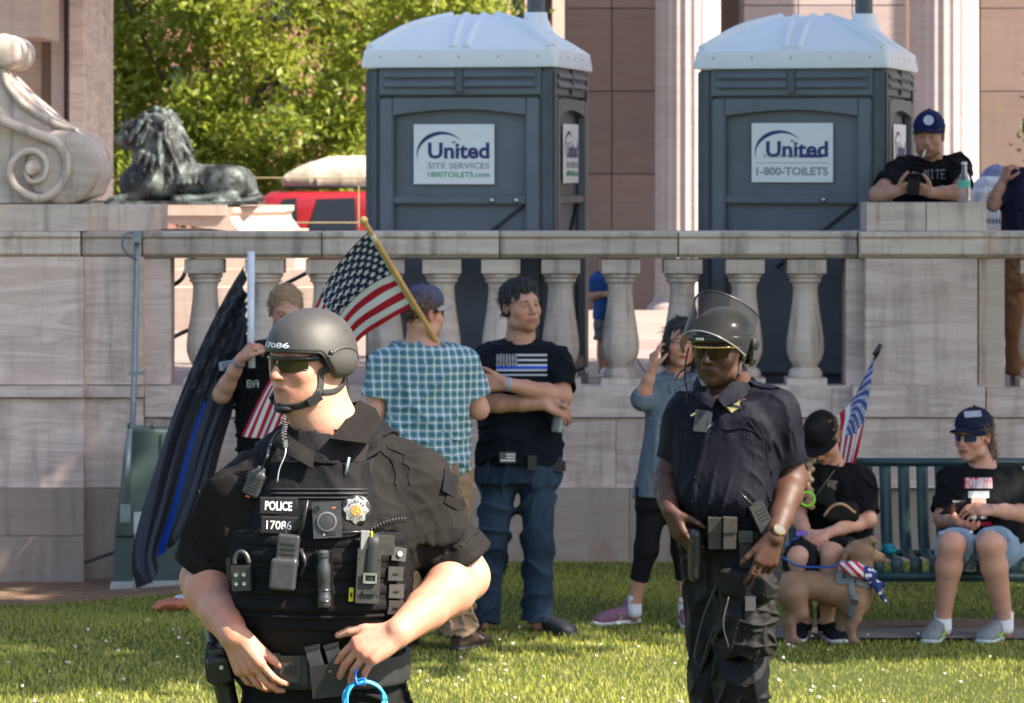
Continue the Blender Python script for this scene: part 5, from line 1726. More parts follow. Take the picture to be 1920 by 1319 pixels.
# ------------------------------------------------------------------ officer in the foreground
Y1 = 7.69
def J1(px, py, dy=0.0): return W(px, py, Y1 + dy)
UNI = cloth('black_uniform', (0.012, 0.0107, 0.0102), 0.8, fscale=10, fold=0.6, fade=(0.020, 0.0175, 0.0165), spec=0.12)
VEST = cloth('black_vest_nylon', (0.007, 0.007, 0.008), 0.75, fscale=14, fold=0.25, weave=340, spec=0.15)
def officer1():
 hc = J1(577, 677, 0); Rh = head_frame(-45, 3, 0)
 foot = V(J1(605, 0)[0], Y1, 0)
 S = SDF(0.0042); S.fine = [(2, 0.0, 1.10, 0.016)]
 P = head(S, hc, Rh, 0.212, brow=(0.35, 0.25, 0.2), lip=(0.60, 0.32, 0.30), eyes=False, fat=0.004, nose=1.14)
 nb = J1(616, 812, 0.03)
 S.cone(hc + Rh @ V(0, -0.022, -0.055), nb, 0.063, 0.066, 0.035); S.cone(nb, nb + V(0, 0.01, -0.12), 0.072, 0.10, 0.03)
 S.cone(hc + Rh @ V(0, 0.03, -0.075), nb + V(-0.02, -0.03, 0.03), 0.045, 0.06, 0.03)
 Rt = torso_R(-6)
 S.loft(V(foot[0], Y1 + 0.03, 0), Rt, [(0.98, 0, 0, .16, .11), (1.2, 0, 0.01, .165, .13), (1.4, 0, 0, .17, .12), (1.55, 0, 0, .16, .10), (1.66, 0, 0, .09, .07)], 0.04)
 shL, shR = J1(452, 930, 0.02), J1(772, 904, 0.05)
 elL, elR = J1(384, 1088, 0.07), J1(872, 1082, 0.08)
 wrL, wrR = J1(437, 1190, -0.15), J1(748, 1186, -0.20)
 for a, b, c in ((shL, elL, wrL), (shR, elR, wrR)):
  S.cone(a, b, 0.062, 0.056, 0.03)
  m = b + (c - b) * 0.25; m2 = b + (c - b) * 0.6
  S.chain([b, m, m2, c], [0.053, 0.058, 0.046, 0.033], 0.015); S.ell(b + (c - b) * .22 + V(0, -.022, .012), (.04, .034, .05), None, .03)
 hand(S, wrL, V(0.46, -0.10, -0.82), V(0.50, 0.80, -0.05), V(0.9, -0.2, 0.3), 0.98, spread=.10, curls=[(0.25, 0.45, 0.4), (0.3, 0.5, 0.4), (0.36, 0.55, 0.4), (0.42, 0.6, 0.45)], thumb_dir=V(0.75, 0.10, -0.62), thumb=(0.05, 0.05))
 hand(S, wrR, V(-0.78, -0.18, -0.42), V(-0.30, 0.55, -0.80), V(-0.45, 0.1, 0.85), 1.04, spread=.08, curls=[(0.55, 0.30, 0.15), (0.62, 0.34, 0.18), (0.68, 0.38, 0.2), (0.72, 0.42, 0.25)], thumb_dir=V(-0.95, 0.05, 0.10), thumb=(0.25, 0.2))
 S.cone(V(foot[0] - .1, Y1 + .03, 1.0), V(J1(505, 0)[0], Y1 + .03, 0.55), 0.09, 0.06, 0.03); S.cone(V(J1(505, 0)[0], Y1 + .03, 0.55), V(J1(495, 0)[0], Y1 + .05, 0.10), 0.058, 0.042, 0.02)
 S.cone(V(foot[0] + .1, Y1 + .03, 1.0), V(J1(705, 0)[0], Y1 + .03, 0.55), 0.09, 0.06, 0.03); S.cone(V(J1(705, 0)[0], Y1 + .03, 0.55), V(J1(715, 0)[0], Y1 + .05, 0.10), 0.058, 0.042, 0.02)
 for x in (495, 715): S.cone(V(J1(x, 0)[0], Y1 + .05, .08), V(J1(x, 0)[0], Y1 - .10, .05), 0.04, 0.035, 0.02)
 # sun-reddened forearms, shaved jaw
 for a, b in ((elR, wrR), (elL, wrL)): S.paint(a + (b - a) * .55, V(.14, .14, .14), (1.0, 0.86, 0.82), None, 0.7)
 S.paint(P(0, 0.055, -0.095), V(0.06, 0.06, 0.034) * .94, (0.93, 0.88, 0.87), Rh, 0.5)
 body = person(S, 'person', SKIN_FAIR, foot, 'police officer in black vest and matte black helmet in front, hands on his belt', 'person')
 # ---- shirt
 T = SDF(0.0055)
 T.loft(V(foot[0], Y1 + 0.03, 0), Rt, [(1.19, 0, 0.0, .182, .150), (1.225, 0, 0.02, .184, .166), (1.33, 0, 0.03, .188, .170), (1.46, 0, 0.01, .192, .155), (1.57, 0, 0, .185, .125), (1.65, 0, 0, .13, .095)], 0.05)
 T.cone(shL, nb + V(-0.045, 0.0, -0.03), 0.070, 0.062, 0.05); T.cone(shR, nb + V(0.05, 0.02, -0.02), 0.076, 0.066, 0.05)
 T.cone(shL + V(0.05, 0, -.1), shR + V(-.05, 0, -.1), 0.10, 0.10, 0.05)
 cL = elL + (shL - elL) * 0.13; cR = elR + (shR - elR) * 0.13
 T.cone(shL, cL, 0.073, 0.074, 0.04, cut=2); T.cone(shR, cR, 0.078, 0.077, 0.04, cut=2)
 # rolled cuffs
 for sh, c in ((shL, cL), (shR, cR)):
  d = unit(c - sh); T.cone(c - d * 0.05, c - d * 0.004, 0.085, 0.089, 0.004, cut=3)
  T.cone(c - d * 0.012, c + d * 0.03, 0.071, 0.073, 0.0, 'sub')
 T.cone(nb + V(-0.01, -0.02, 0.10), nb + V(0, -0.03, -0.04), 0.082, 0.082, 0.01, 'sub')
 fA, fB = folds(0.022, 30, (1, 1, 0.8), 3, 5), folds(0.007, 60, (1, 1, 1), 8, 4)
 def disp(X, Y, Z):
  arm = np.clip((np.abs(X - foot[0]) - 0.19) / 0.06, 0, 1)
  return fA(X, Y, Z) * (0.45 + 0.9 * arm) + fB(X, Y, Z) * 0.6
 T.disp = calm(disp, [(cL, unit(cL - shL)), (cR, unit(cR - shR))])
 shirt = T.obj('uniform_shirt', UNI, body)
 # undershirt seen in the open collar
 U = SDF(0.005)
 U.cone(nb + V(-0.005, -0.012, 0.022), nb + V(0, 0.0, -0.09), 0.088, 0.125, 0.02, cut=1); U.ell(nb + V(0.0, -0.03, -0.10), (0.13, 0.10, 0.12), None, 0.03)
 U.cone(nb + V(-0.01, -0.02, 0.10), nb + V(0, -0.02, -0.02), 0.079, 0.079, 0.0, 'sub')
 U.disp = folds(0.003, 70, (1, 1, .4), 4)
 U.obj('undershirt', cloth('black_undershirt', (0.020, 0.018, 0.019), 0.9), body)
 # collar flaps and stand
 patch('collar', [[J1(672, 752, .07), J1(655, 776, .0), J1(640, 800, -.06), J1(618, 824, -.10)], [J1(704, 768, .07), J1(712, 790, .0), J1(704, 815, -.07), J1(686, 834, -.13)]], 0.006, UNI, shirt)
 patch('collar', [(J1(676, 752, 0.09), J1(640, 760, 0.13), J1(600, 778, 0.12)), (J1(690, 792, 0.10), J1(645, 800, 0.15), J1(590, 815, 0.13))], 0.006, UNI, shirt)
 patch('collar', [(J1(530, 796, -0.02), J1(512, 810, -0.03), J1(500, 824, -0.03)), (J1(548, 822, -0.09), J1(540, 838, -0.105), J1(536, 850, -0.11)), (J1(590, 850, -0.115), J1(588, 868, -0.13), J1(586, 880, -0.14))], 0.006, UNI, shirt)
 # velcro patch and tab on the right-hand sleeve
 for cx, cy, w_, h_, m in ((842, 908, 0.046, 0.056, VEST), (852, 944, 0.058, 0.024, UNI)):
  p, R = gear_frame(shirt, cx, cy, -28, 0.1); obox('sleeve_patch', p + R[:, 2] * 0.002, (w_, h_, 0.006), R, m, shirt, 0.0025)
 p, R = gear_frame(shirt, 356, 1010, 30, 0.3); obox('sleeve_tab', p, (0.022, 0.03, 0.008), R, UNI, shirt, 0.003)
 # stitched shoulder seam
 for a, b, c in (((700, 806), (742, 860), (748, 905)), ((742, 800), (770, 845), (775, 900))):
  strap_on('seam', [J1(a[0], a[1], -.06), J1(b[0], b[1], -.09), J1(c[0], c[1], -.09)], shirt, 0.0005, 0.004, 0.0012, UNI, shirt, 16)
 # ---- trousers
 G = SDF(0.007)
 G.loft(V(foot[0], Y1 + 0.03, 0), Rt, [(0.90, 0, 0, .205, .14), (1.02, 0, 0, .200, .152), (1.12, 0, 0.0, .188, .150), (1.17, 0, 0.0, .184, .150)], 0.05)
 for sx, kx, ax_ in ((-.105, 508, 495), (.105, 702, 715)):
  h, kn, an = V(foot[0] + sx, Y1 + .03, .95), V(J1(kx, 0)[0], Y1 + .02, 0.55), V(J1(ax_, 0)[0], Y1 + .05, 0.10)
  G.cone(h, kn, 0.125, 0.088, 0.05); G.cone(kn, an, 0.086, 0.072, 0.03)
 G.disp = folds(0.02, 30, (1, 1, .9), 12, 5)
 pants = G.obj('trousers', cloth('black_trousers', (0.008, 0.008, 0.009), 0.78, fscale=12, fold=0.6, spec=0.15), body)
 for x in (495, 715): shoe('boot', V(J1(x, 0)[0], Y1 + .09, 0), (-10 if x < 600 else 12), 0.31, BLACKP, BSOLE, body, 0.052, 0.10, 0.008)
 # ---- vest
 Q = SDF(0.0048)
 o_ = V(foot[0], Y1 + 0.03, 0)
 Q.loft(o_, Rt, [(1.275, 0, 0.02, .192, .186), (1.34, 0, 0.025, .201, .192), (1.44, 0, 0.02, .206, .186), (1.485, 0, 0.015, .204, .176)], 0.02, ex=2.7)
 Q.loft(o_, Rt, [(1.42, .0, 0.02, .160, .188), (1.52, .0, 0.02, .148, .175), (1.60, .0, 0.01, .128, .150), (1.638, .0, 0.005, .118, .140)], 0.03, ex=3.2)
 Q.ell(J1(612, 838, -0.20), (0.082, 0.11, 0.032), None, 0.015, 'sub')
 Q.ell(nb + V(0, 0.01, 0.0), (0.088, 0.10, 0.13), None, 0.01, 'sub')
 Q.disp = folds(0.004, 40, (1, 1, 1), 5)
 vest = Q.obj('ballistic_vest', VEST, body)
 for pts in ([J1(664, 890, -.16), J1(676, 850, -.12), J1(696, 812, -.05), J1(722, 796, .03), J1(740, 800, .10)], [J1(512, 885, -.16), J1(500, 856, -.12), J1(492, 832, -.05), J1(492, 824, .03), J1(500, 826, .10)]):
  strap_on('shoulder_strap', pts, shirt, 0.004, 0.046, 0.004, VEST, vest)
 T_ = [vest, shirt]
 # horizontal webbing rows, zip line and bottom hem
 for py, x0, x1 in ((1010, 445, 770), (1040, 438, 772), (1070, 434, 773), (1100, 433, 773), (1130, 436, 772)):
  pts = []
  for px in np.linspace(x0, x1, 26):
   h = cam_hit(vest, px, py + 8 * math.cos((px - 600) / 170 * 1.5))
   if h is not None and h[0][1] < Y1 + 0.06: pts.append(h[0] + V(0, -0.001, 0))
  if len(pts) > 4: tube('webbing', pts, 0.0018, VEST, vest, 8, None, (6.5, (0, 0.15, 1)))
 for py in (1150,):
  pts = []
  for px in np.linspace(440, 768, 26):
   h = cam_hit(vest, px, py + 8 * math.cos((px - 600) / 170 * 1.5))
   if h is not None: pts.append(h[0] + V(0, -0.002, 0))
  tube('hem', pts, 0.0045, VEST, vest, 8)
 for py in (918, 926, 934):
  pts = [cam_hit(vest, px, py)[0] + V(0, -0.002, 0) for px in np.linspace(508, 690, 16) if cam_hit(vest, px, py) is not None]
  tube('zip_line', pts, 0.0026 if py != 926 else 0.0034, BLACKG, vest, 6)
 pts = [cam_hit(T_, px, 868 + ((px - 612) / 72.0) ** 2 * -8)[0] + V(0, -0.002, 0) for px in np.linspace(548, 684, 24) if cam_hit(T_, px, 868 + ((px - 612) / 72.0) ** 2 * -8) is not None]
 tube('vest_edging', pts, 0.0045, VEST, vest, 8)
 gear1(body, vest, shirt, pants, wrL, wrR)
 headgear1(body, hc, Rh)
 return body

def round_lathe(name, c, R, prof, mat, parent, n=28):
 """turned piece on a garment; prof (r, height along outwards)"""
 return lathe(name, prof, c, mat, parent, n, R)

GM_DARK = plain('gunmetal_plastic', (0.035, 0.037, 0.040), 0.38, var=0.2, scale=60, bump=0.12)
OLIVE = plain('olive_drab_plastic', (0.035, 0.033, 0.025), 0.5, var=0.15, scale=40, bump=0.15)
GREYG = plain('worn_grey_nylon', (0.036, 0.032, 0.029), 0.65, var=0.25, scale=50, bump=0.25)
SILV = plain('badge_silver', (0.50, 0.47, 0.42), 0.35, 0.7, var=0.25, scale=160, bump=0.35, bdist=0.001)
GOLD = plain('badge_gold', (0.75, 0.46, 0.14), 0.32, 0.8, var=0.25, scale=200, bump=0.4, bdist=0.001)
LETTER = plain('lettering_white', (0.74, 0.74, 0.74), 0.6, var=0.04, bump=0)
YEL = plain('yellow_plastic', (0.75, 0.62, 0.02), 0.45, var=0.05)
ORG = plain('orange_plastic', (0.75, 0.16, 0.03), 0.4, var=0.05)

def gear1(body, vest, shirt, pants, wrL, wrR):
 T_ = [vest, shirt, pants]
 s = Y1 / F
 def at(px, py, tilt=0, fl=0.8): return gear_frame(T_, px, py, tilt, fl)
 # name plates
 for px, py, wd, ht, txt, th, tw in ((523, 949, 66, 28, 'POLICE', 17, 50), (527, 985, 70, 28, '17086', 16, 46)):
  p, R = at(px, py, -2)
  pl_ = obox('name_patch', p + R[:, 2] * 0.004, (wd * s, ht * s, 0.006), R, plain('black_patch', (0.008, 0.008, 0.009), 0.5), vest, 0.003)
  obox('patch_rim', p + R[:, 2] * 0.003, ((wd + 3) * s, (ht + 3) * s, 0.005), R, GREYG, pl_, 0.003)
  place_text('lettering', txt, p + R[:, 2] * 0.0078 + R[:, 0] * (-0.004 if txt != 'POLICE' else 0), R, 0.02, LETTER, pl_, bold=0.0006 if txt == 'POLICE' else 0.0002, width=tw * s, height=th * s)
 # body camera
 p, R = at(614, 975, 3)
 B = lambda x, y, z: p + R @ V(x, y, z)
 cb = obox('body_camera', B(0, 0, 0.012), (52 * s, 66 * s, 0.026), R, GM_DARK, vest, 0.006)
 round_lathe('camera_ring', B(0, -0.004, 0.024), R, [(0.022, 0), (0.022, 0.005), (0.018, 0.006), (0.0175, 0.003), (0.0005, 0.003)], plain('ring_grey', (0.12, 0.12, 0.12), 0.35), cb)
 round_lathe('camera_button', B(0, -0.004, 0.026), R, [(0.0165, 0), (0.016, 0.003), (0.008, 0.0042), (0.0005, 0.0045)], GM_DARK, cb)
 round_lathe('camera_lens', B(-0.020, 0.026, 0.022), R, [(0.0065, 0), (0.0065, 0.006), (0.0048, 0.0062), (0.004, 0.004), (0.0005, 0.004)], BLACKP, cb, 16)
 obox('red_mark', B(0.016, 0.026, 0.0255), (0.008, 0.003, 0.001), R, ORG, cb, 0); obox('white_mark', B(-0.006, -0.0315, 0.0255), (0.006, 0.004, 0.001), R, LETTER, cb, 0)
 obox('camera_foot', B(0.006, -0.029, 0.0235), (0.024, 0.008, 0.006), R, BLACKP, cb, 0.002)
 # badge: round backing and eight-lobed star with gold seal
 p, R = at(667, 957, -4, 0.7)
 B = lambda x, y, z: p + R @ V(x, y, z)
 bd = round_lathe('badge_backing', B(0, 0, 0.004), R, [(0.0335, -0.004), (0.0335, 0.003), (0.031, 0.005), (0.0005, 0.005)], BLACKP, vest, 40)
 bm = bmesh.new(); N = 80
 def rad(a): return 0.0262 * (0.93 + 0.2 * abs(math.cos(4 * a)) ** 3)
 lo = [bm.verts.new(B(rad(a) * math.cos(a), rad(a) * math.sin(a) * 1.1, 0.0085)) for a in np.linspace(0, 2 * math.pi, N, False)]
 mid = [bm.verts.new(B(rad(a) * .94 * math.cos(a), rad(a) * .94 * math.sin(a) * 1.1, 0.0115)) for a in np.linspace(0, 2 * math.pi, N, False)]
 inn = [bm.verts.new(B(0.013 * math.cos(a), 0.013 * math.sin(a), 0.0135)) for a in np.linspace(0, 2 * math.pi, N, False)]
 for A_, B_ in ((lo, mid), (mid, inn)):
  for j in range(N): bm.faces.new([A_[j], A_[(j + 1) % N], B_[(j + 1) % N], B_[j]])
 bm.faces.new(inn)
 st = bm_obj('badge_star', bm, SILV, bd, smooth=True)
 round_lathe('badge_seal', B(0, -0.001, 0.0128), R, [(0.0125, 0), (0.0122, 0.002), (0.010, 0.0026), (0.0096, 0.0018), (0.0005, 0.0024)], GOLD, bd, 24)
 for j in range(9):
  a = j * 2.4; rr = 0.0018 * math.sqrt(j) + 0.0004
  bm = bmesh.new(); bmesh.ops.create_icosphere(bm, subdivisions=1, radius=0.0014); bmesh.ops.translate(bm, verts=bm.verts, vec=B(rr * 1.3 * math.cos(a), rr * 1.3 * math.sin(a), 0.0152)); bm_obj('seal_relief', bm, GOLD, bd, smooth=True)
 DKL = plain('badge_lettering', (0.02, 0.02, 0.05), 0.5, bump=0)
 def arc_text(txt, r, a0, a1, flip):
  for i, ch in enumerate(txt):
   a = math.radians(a0 + (a1 - a0) * i / (len(txt) - 1))
   c = B(r * math.cos(a), r * math.sin(a) * 1.05, 0.0137)
   up = R @ V(math.cos(a), math.sin(a), 0) * (-1 if flip else 1); out = R[:, 2]; rt = np.cross(up, out)
   place_text('badge_letter', ch, c, np.stack([rt, up, out], 1), 0.0062, DKL, bd, bold=0.0001)
 arc_text('DENVER', 0.0178, 145, 35, False); arc_text('POLICE', 0.0178, 218, 322, True)
 # shoulder microphone and its cord
 p, R = at(481, 905, -24, 0.75)
 B = lambda x, y, z: p + R @ V(x, y, z)
 mic = SDF(0.002)
 mic.rbox(B(0, -0.004, 0.016), (0.021, 0.028, 0.014), R, 0.006, 0.006); mic.rbox(B(0, 0.026, 0.015), (0.012, 0.012, 0.010), R, 0.005, 0.012)
 m = mic.obj('shoulder_microphone', GM_DARK, vest)
 for i in range(5): obox('grille_slot', B(-0.003, -0.018 + i * 0.0072, 0.0305), (0.026, 0.0022, 0.0015), R, BLACKP, m, 0.0005)
 obox('orange_button', B(-0.004, -0.0335, 0.017), (0.010, 0.006, 0.008), R, ORG, m, 0.002)
 tube('microphone_cord', spline([B(0, 0.035, 0.014), J1(500, 860, -0.13), J1(507, 835, -0.09), J1(520, 812, -0.09), J1(531, 806, -0.09)], 30), 0.0032, BLACKP, vest, 8)
 # clear earpiece coil with clip under the chin strap
 pts = []
 base = spline([J1(531, 782, -0.10), J1(534, 800, -0.10), J1(532, 815, -0.115), J1(536, 838, -0.14)], 60)
 for i, b in enumerate(base): pts.append(b + V(0.0055 * math.cos(i * 1.1), 0.0055 * math.sin(i * 1.1), 0))
 tube('earpiece_coil', pts, 0.0017, plain('clear_tubing', (0.10, 0.10, 0.11), 0.25, bump=0), vest, 6)
 obox('coil_clip', J1(536, 832, -0.15), (0.008, 0.008, 0.016), None, STEEL, vest, 0.002)
 tube('earpiece_cord', spline([J1(536, 838, -0.15), J1(534, 855, -0.16), J1(524, 880, -0.17), J1(520, 905, -0.175)], 20), 0.0016, STEEL, vest, 6)
 # portable radio with aerial
 p, R = at(536, 1052, -5, 0.85)
 B = lambda x, y, z: p + R @ V(x, y, z)
 rd = SDF(0.0022)
 rd.rbox(B(0.004, 0.026, 0.018), (0.024, 0.034, 0.017), R, 0.005, 0.004); rd.rbox(B(-0.001, -0.028, 0.020), (0.0285, 0.034, 0.020), R, 0.006, 0.006)
 r_ = rd.obj('portable_radio', GM_DARK, vest)
 for i in range(3): obox('speaker_slot', B(0.004, 0.040 - i * 0.011, 0.0355), (0.030, 0.0045, 0.002), R, BLACKP, r_, 0.0008)
 obox('radio_label', B(0.004, 0.010, 0.0355), (0.028, 0.003, 0.0012), R, GREYG, r_, 0)
 tube('aerial', [B(0.026, 0.056, 0.010), B(0.033, 0.10, 0.012), B(0.037, 0.138, 0.012)], [0.0055, 0.0042, 0.0028], BLACKP, r_, 10)
 round_lathe('radio_knob', B(-0.006, 0.06, 0.016), np.stack([R[:, 0], -R[:, 2], R[:, 1]], 1), [(0.006, 0), (0.006, 0.012), (0.0005, 0.013)], BLACKP, r_, 14)
 tube('radio_clip', [B(0.030, 0.03, 0.006), B(0.045, -0.002, 0.008), B(0.036, -0.03, 0.008)], 0.006, BLACKP, r_, 8)
 # handcuff in an open pouch
 p, R = at(459, 1078, 4, 0.6)
 B = lambda x, y, z: p + R @ V(x, y, z)
 hp = obox('handcuff_pouch', B(0, -0.006, 0.012), (0.044, 0.056, 0.026), R, OLIVE, vest, 0.004)
 for x in (-0.011, 0.008):
  for y in (-0.018, 0.002): round_lathe('grommet', B(x, y, 0.0245), R, [(0.005, 0), (0.0046, 0.0016), (0.002, 0.0016), (0.0005, 0.0008)], STEEL, hp, 12)
 ring = [B(0.017 * math.cos(a), 0.024 + 0.028 * math.sin(a), 0.014) for a in np.linspace(0, math.pi, 18)]
 hc_ = tube('handcuff', ring, 0.0055, plain('cuff_steel', (0.10, 0.095, 0.085), 0.4, 0.7), vest, 8)
 obox('side_pouch', p + V(0.035, 0.012, 0.0), (0.03, 0.075, 0.03), R, VEST, vest, 0.005)
 obox('knife_clip', p + V(-0.034, 0.02, 0.01), (0.012, 0.05, 0.018), R, BLACKP, vest, 0.003)
 # torch in a sleeve
 p, R = at(608, 1078, 1, 0.9)
 B = lambda x, y, z: p + R @ V(x, y, z)
 Rz = np.stack([R[:, 0], -R[:, 2], R[:, 1]], 1)
 tl = lathe('torch', [(0.0135, -0.068), (0.0150, -0.066), (0.0150, -0.045), (0.0135, -0.043), (0.0135, -0.012), (0.0150, -0.010), (0.0150, 0.022), (0.0115, 0.030), (0.0115, 0.040), (0.0135, 0.042), (0.0135, 0.052), (0.009, 0.056)], B(0, 0, 0.018), GM_DARK, vest, 24, Rz)
 obox('torch_sleeve', B(0, -0.005, 0.006), (0.040, 0.115, 0.020), R, VEST, vest, 0.006)
 for y in (-0.03, -0.055): lathe('torch_band', [(0.0152, -0.002), (0.0165, 0), (0.0152, 0.002)], B(0, y, 0.018), BLACKP, tl, 20, Rz)
 # stun-device pouch with strap, buckle and yellow tab
 p, R = at(689, 1062, -3, 0.7)
 B = lambda x, y, z: p + R @ V(x, y, z)
 tp = obox('holster_pouch', B(0, -0.018, 0.018), (0.052, 0.118, 0.036), R, GREYG, vest, 0.005)
 obox('cartridge', B(-0.010, 0.058, 0.018), (0.020, 0.042, 0.026), R, plain('pale_grey_plastic', (0.24, 0.24, 0.23), 0.4), vest, 0.004)
 obox('yellow_stripe', B(0.003, 0.060, 0.026), (0.004, 0.04, 0.014), R, YEL, vest, 0.001)
 obox('device_grip', B(0.034, 0.050, 0.016), (0.040, 0.040, 0.030), R, GREYG, vest, 0.007)
 tube('retention_strap', spline([B(0.006, 0.074, 0.020), B(0.007, 0.060, 0.036), B(0.006, 0.02, 0.039), B(0.004, -0.03, 0.039)], 20), 0.0022, BLACKG, tp, 8, None, (5.5, R[:, 0]))
 for y in (-0.012, -0.030): obox('buckle_bar', B(0.003, y, 0.041), (0.026, 0.005, 0.005), R, STEEL, tp, 0.0015)
 for x in (-0.010, 0.016): obox('buckle_side', B(x, -0.021, 0.041), (0.0045, 0.022, 0.005), R, STEEL, tp, 0.0015)
 obox('buckle_tail', B(0.003, -0.052, 0.039), (0.028, 0.008, 0.006), R, GM_DARK, tp, 0.002)
 for y in (-0.06, -0.02, 0.02):
  for x in (-0.021, 0.022): round_lathe('rivet', B(x, y, 0.036), R, [(0.0022, 0), (0.0018, 0.001), (0.0003, 0.0012)], BLACKP, tp, 10)
 obox('yellow_tab', B(-0.034, -0.062, 0.012), (0.010, 0.030, 0.008), R, YEL, vest, 0.002)
 obox('black_h_mark', B(-0.034, -0.062, 0.0165), (0.004, 0.010, 0.001), R, BLACKP, vest, 0)
 # cartridge loops at the vest's edge
 for px, py in ((737, 1075), (738, 1108), (736, 1136)):
  p2, R2 = at(px, py, -4, 0.5); obox('magazine_loop', p2 + R2[:, 2] * 0.006, (0.036, 0.030, 0.022), R2, GREYG, vest, 0.008)
  obox('loop_stud', p2 + R2[:, 2] * 0.018, (0.012, 0.003, 0.003), R2, BLACKP, vest, 0.001)
 p2, R2 = at(742, 1040, -10, 0.5); obox('device_front', p2 + R2[:, 2] * 0.006, (0.034, 0.03, 0.026), R2, GREYG, vest, 0.006)
 round_lathe('device_knob', p2 + R2[:, 2] * 0.02, R2, [(0.007, 0), (0.006, 0.004), (0.0005, 0.0045)], STEEL, vest, 14)
 # coiled lead at the armpit
 pts = []
 a, b = J1(690, 1000, -0.16), J1(762, 975, -0.10)
 for i in range(90):
  t = i / 89; c = a + (b - a) * t + V(0, 0, 0.008 * math.sin(t * 3.14)); pts.append(c + V(0.002 * math.cos(i * .9), 0.007 * math.cos(i * .9), 0.007 * math.sin(i * .9)))
 tube('coiled_lead', pts, 0.0018, BLACKP, vest, 6)
 tube('camera_lead', spline([J1(640, 1000, -.19), J1(665, 998, -.185), J1(690, 1000, -.165)], 12), 0.0035, BLACKP, vest, 8)
 # pen in the chest pocket; chest pocket panel
 pn = cam_hit(T_, 651, 874)[0]
 tube('pen', [pn + V(-0.004, -0.010, -0.020), pn + V(0.005, -0.008, 0.020)], 0.0032, plain('silver_blue_pen', (0.35, 0.42, 0.55), 0.25, 0.5), vest, 10)
 # ---- duty belt
 Bt = SDF(0.005)
 Rt = torso_R(-6); o_ = V(J1(605, 0)[0], Y1 + 0.03, 0)
 Bt.loft(o_, Rt, [(1.138, 0, 0.005, .197, .170), (1.205, 0, 0.005, .197, .170)], 0, ex=2.4)
 Bt.loft(o_, Rt, [(1.10, 0, 0.0, .184, .155), (1.25, 0, 0.0, .184, .155)], 0, 'sub', ex=2.4)
 belt = Bt.obj('duty_belt', BLACKG, body)
 p, R = gear_frame(belt, 545, 1254, 0, 0.9)
 B = lambda x, y, z: p + R @ V(x, y, z)
 bk = obox('belt_buckle', B(0, 0, 0.006), (0.046, 0.060, 0.014), R, OLIVE, belt, 0.005)
 for x in (-0.030, 0.030): obox('buckle_wing', B(x, 0, 0.004), (0.016, 0.070, 0.010), R, OLIVE, bk, 0.004)
 obox('buckle_window', B(0.001, -0.002, 0.0135), (0.026, 0.020, 0.002), R, BLACKP, bk, 0.001)
 p, R = gear_frame(belt, 618, 1262, 6, 0.9)
 B = lambda x, y, z: p + R @ V(x, y, z)
 mp = obox('magazine_pouch', B(0.003, -0.012, 0.018), (0.086, 0.072, 0.040), R, BLACKP, belt, 0.006)
 round_lathe('snap', B(0.004, 0.008, 0.039), R, [(0.005, 0), (0.0042, 0.0016), (0.0004, 0.002)], plain('brass_snap', (0.16, 0.14, 0.08), 0.35, .8), mp, 14)
 for x, t in ((-0.020, 10), (0.022, 10)):
  Rm = np.stack([rot(R[:, 0], R[:, 2], math.radians(t)), rot(R[:, 1], R[:, 2], math.radians(t)), R[:, 2]], 1)
  mg = obox('magazine', B(x - 0.006, 0.036, 0.020), (0.031, 0.060, 0.024), Rm, GM_DARK, belt, 0.003); obox('magazine_base', B(x - 0.010, 0.064, 0.021), (0.034, 0.008, 0.028), Rm, BLACKP, mg, 0.002)
 p, R = gear_frame(belt, 512, 1250, 0, 0.8); obox('belt_keeper', p + R[:, 2] * 0.003, (0.024, 0.068, 0.008), R, BLACKG, belt, 0.003)
 # holstered pistol at his hip (left in the picture)
 hp_ = J1(420, 1262, 0.0)
 d = unit(J1(440, 1330, 0.02) - J1(408, 1195, 0.0)); rgt = unit(np.cross(d, V(0, 1, 0))); Rg = np.stack([rgt, V(0, 1, 0) - d * d[1], -d], 1)
 hol = SDF(0.004)
 hol.cone(J1(408, 1232, -0.02), J1(446, 1400, 0.0), 0.026, 0.021, 0.01, wide=(1.3, V(0, 1, 0))); hol.rbox(J1(414, 1252, -.02), (0.026, 0.035, 0.03), Rg, 0.008, 0.012)
 ho = hol.obj('holster', BLACKP, belt)
 gp = SDF(0.003); gp.cone(J1(405, 1226, -0.02), J1(397, 1186, 0.03), 0.016, 0.014, 0.01, wide=(1.4, V(0, 1, 0))); gp.rbox(J1(408, 1222, -0.02), (0.018, 0.03, 0.014), Rg, 0.005, 0.008); gp.obj('pistol_grip', GM_DARK, ho)
 tube('holster_strap', spline([J1(396, 1205, -.03), J1(391, 1235, -.04), J1(394, 1270, -.04), J1(400, 1280, -.03)], 16), 0.003, BLACKG, ho, 8, None, (3.0, (1, 0, 0)))
 obox('holster_screw', J1(415, 1252, -.062), (0.008, 0.004, 0.008), None, STEEL, ho, 0.002)
 # blue flexible cord loops held in his hand
 def loop(c, r, th, tilt): return [c + r * (V(1, 0.1, 0) * math.cos(a) + V(0, 0.12, 1) * math.sin(a)) + V(0.004 * math.sin(a * 2 + tilt), 0.01 * math.sin(a + tilt), 0) for a in np.linspace(0, 2 * math.pi, 40)]
 blu = plain('blue_plastic_cord', (0.01, 0.16, 0.62), 0.3, var=0.1, bump=0)
 blu2 = plain('light_blue_plastic_cord', (0.03, 0.34, 0.66), 0.3, var=0.1, bump=0)
 cc = J1(681, 1316, -0.23)
 root = empty('cord_bundle', tuple(cc), 'coiled bright blue plastic cords hanging from the front officer\'s hand', 'cord')
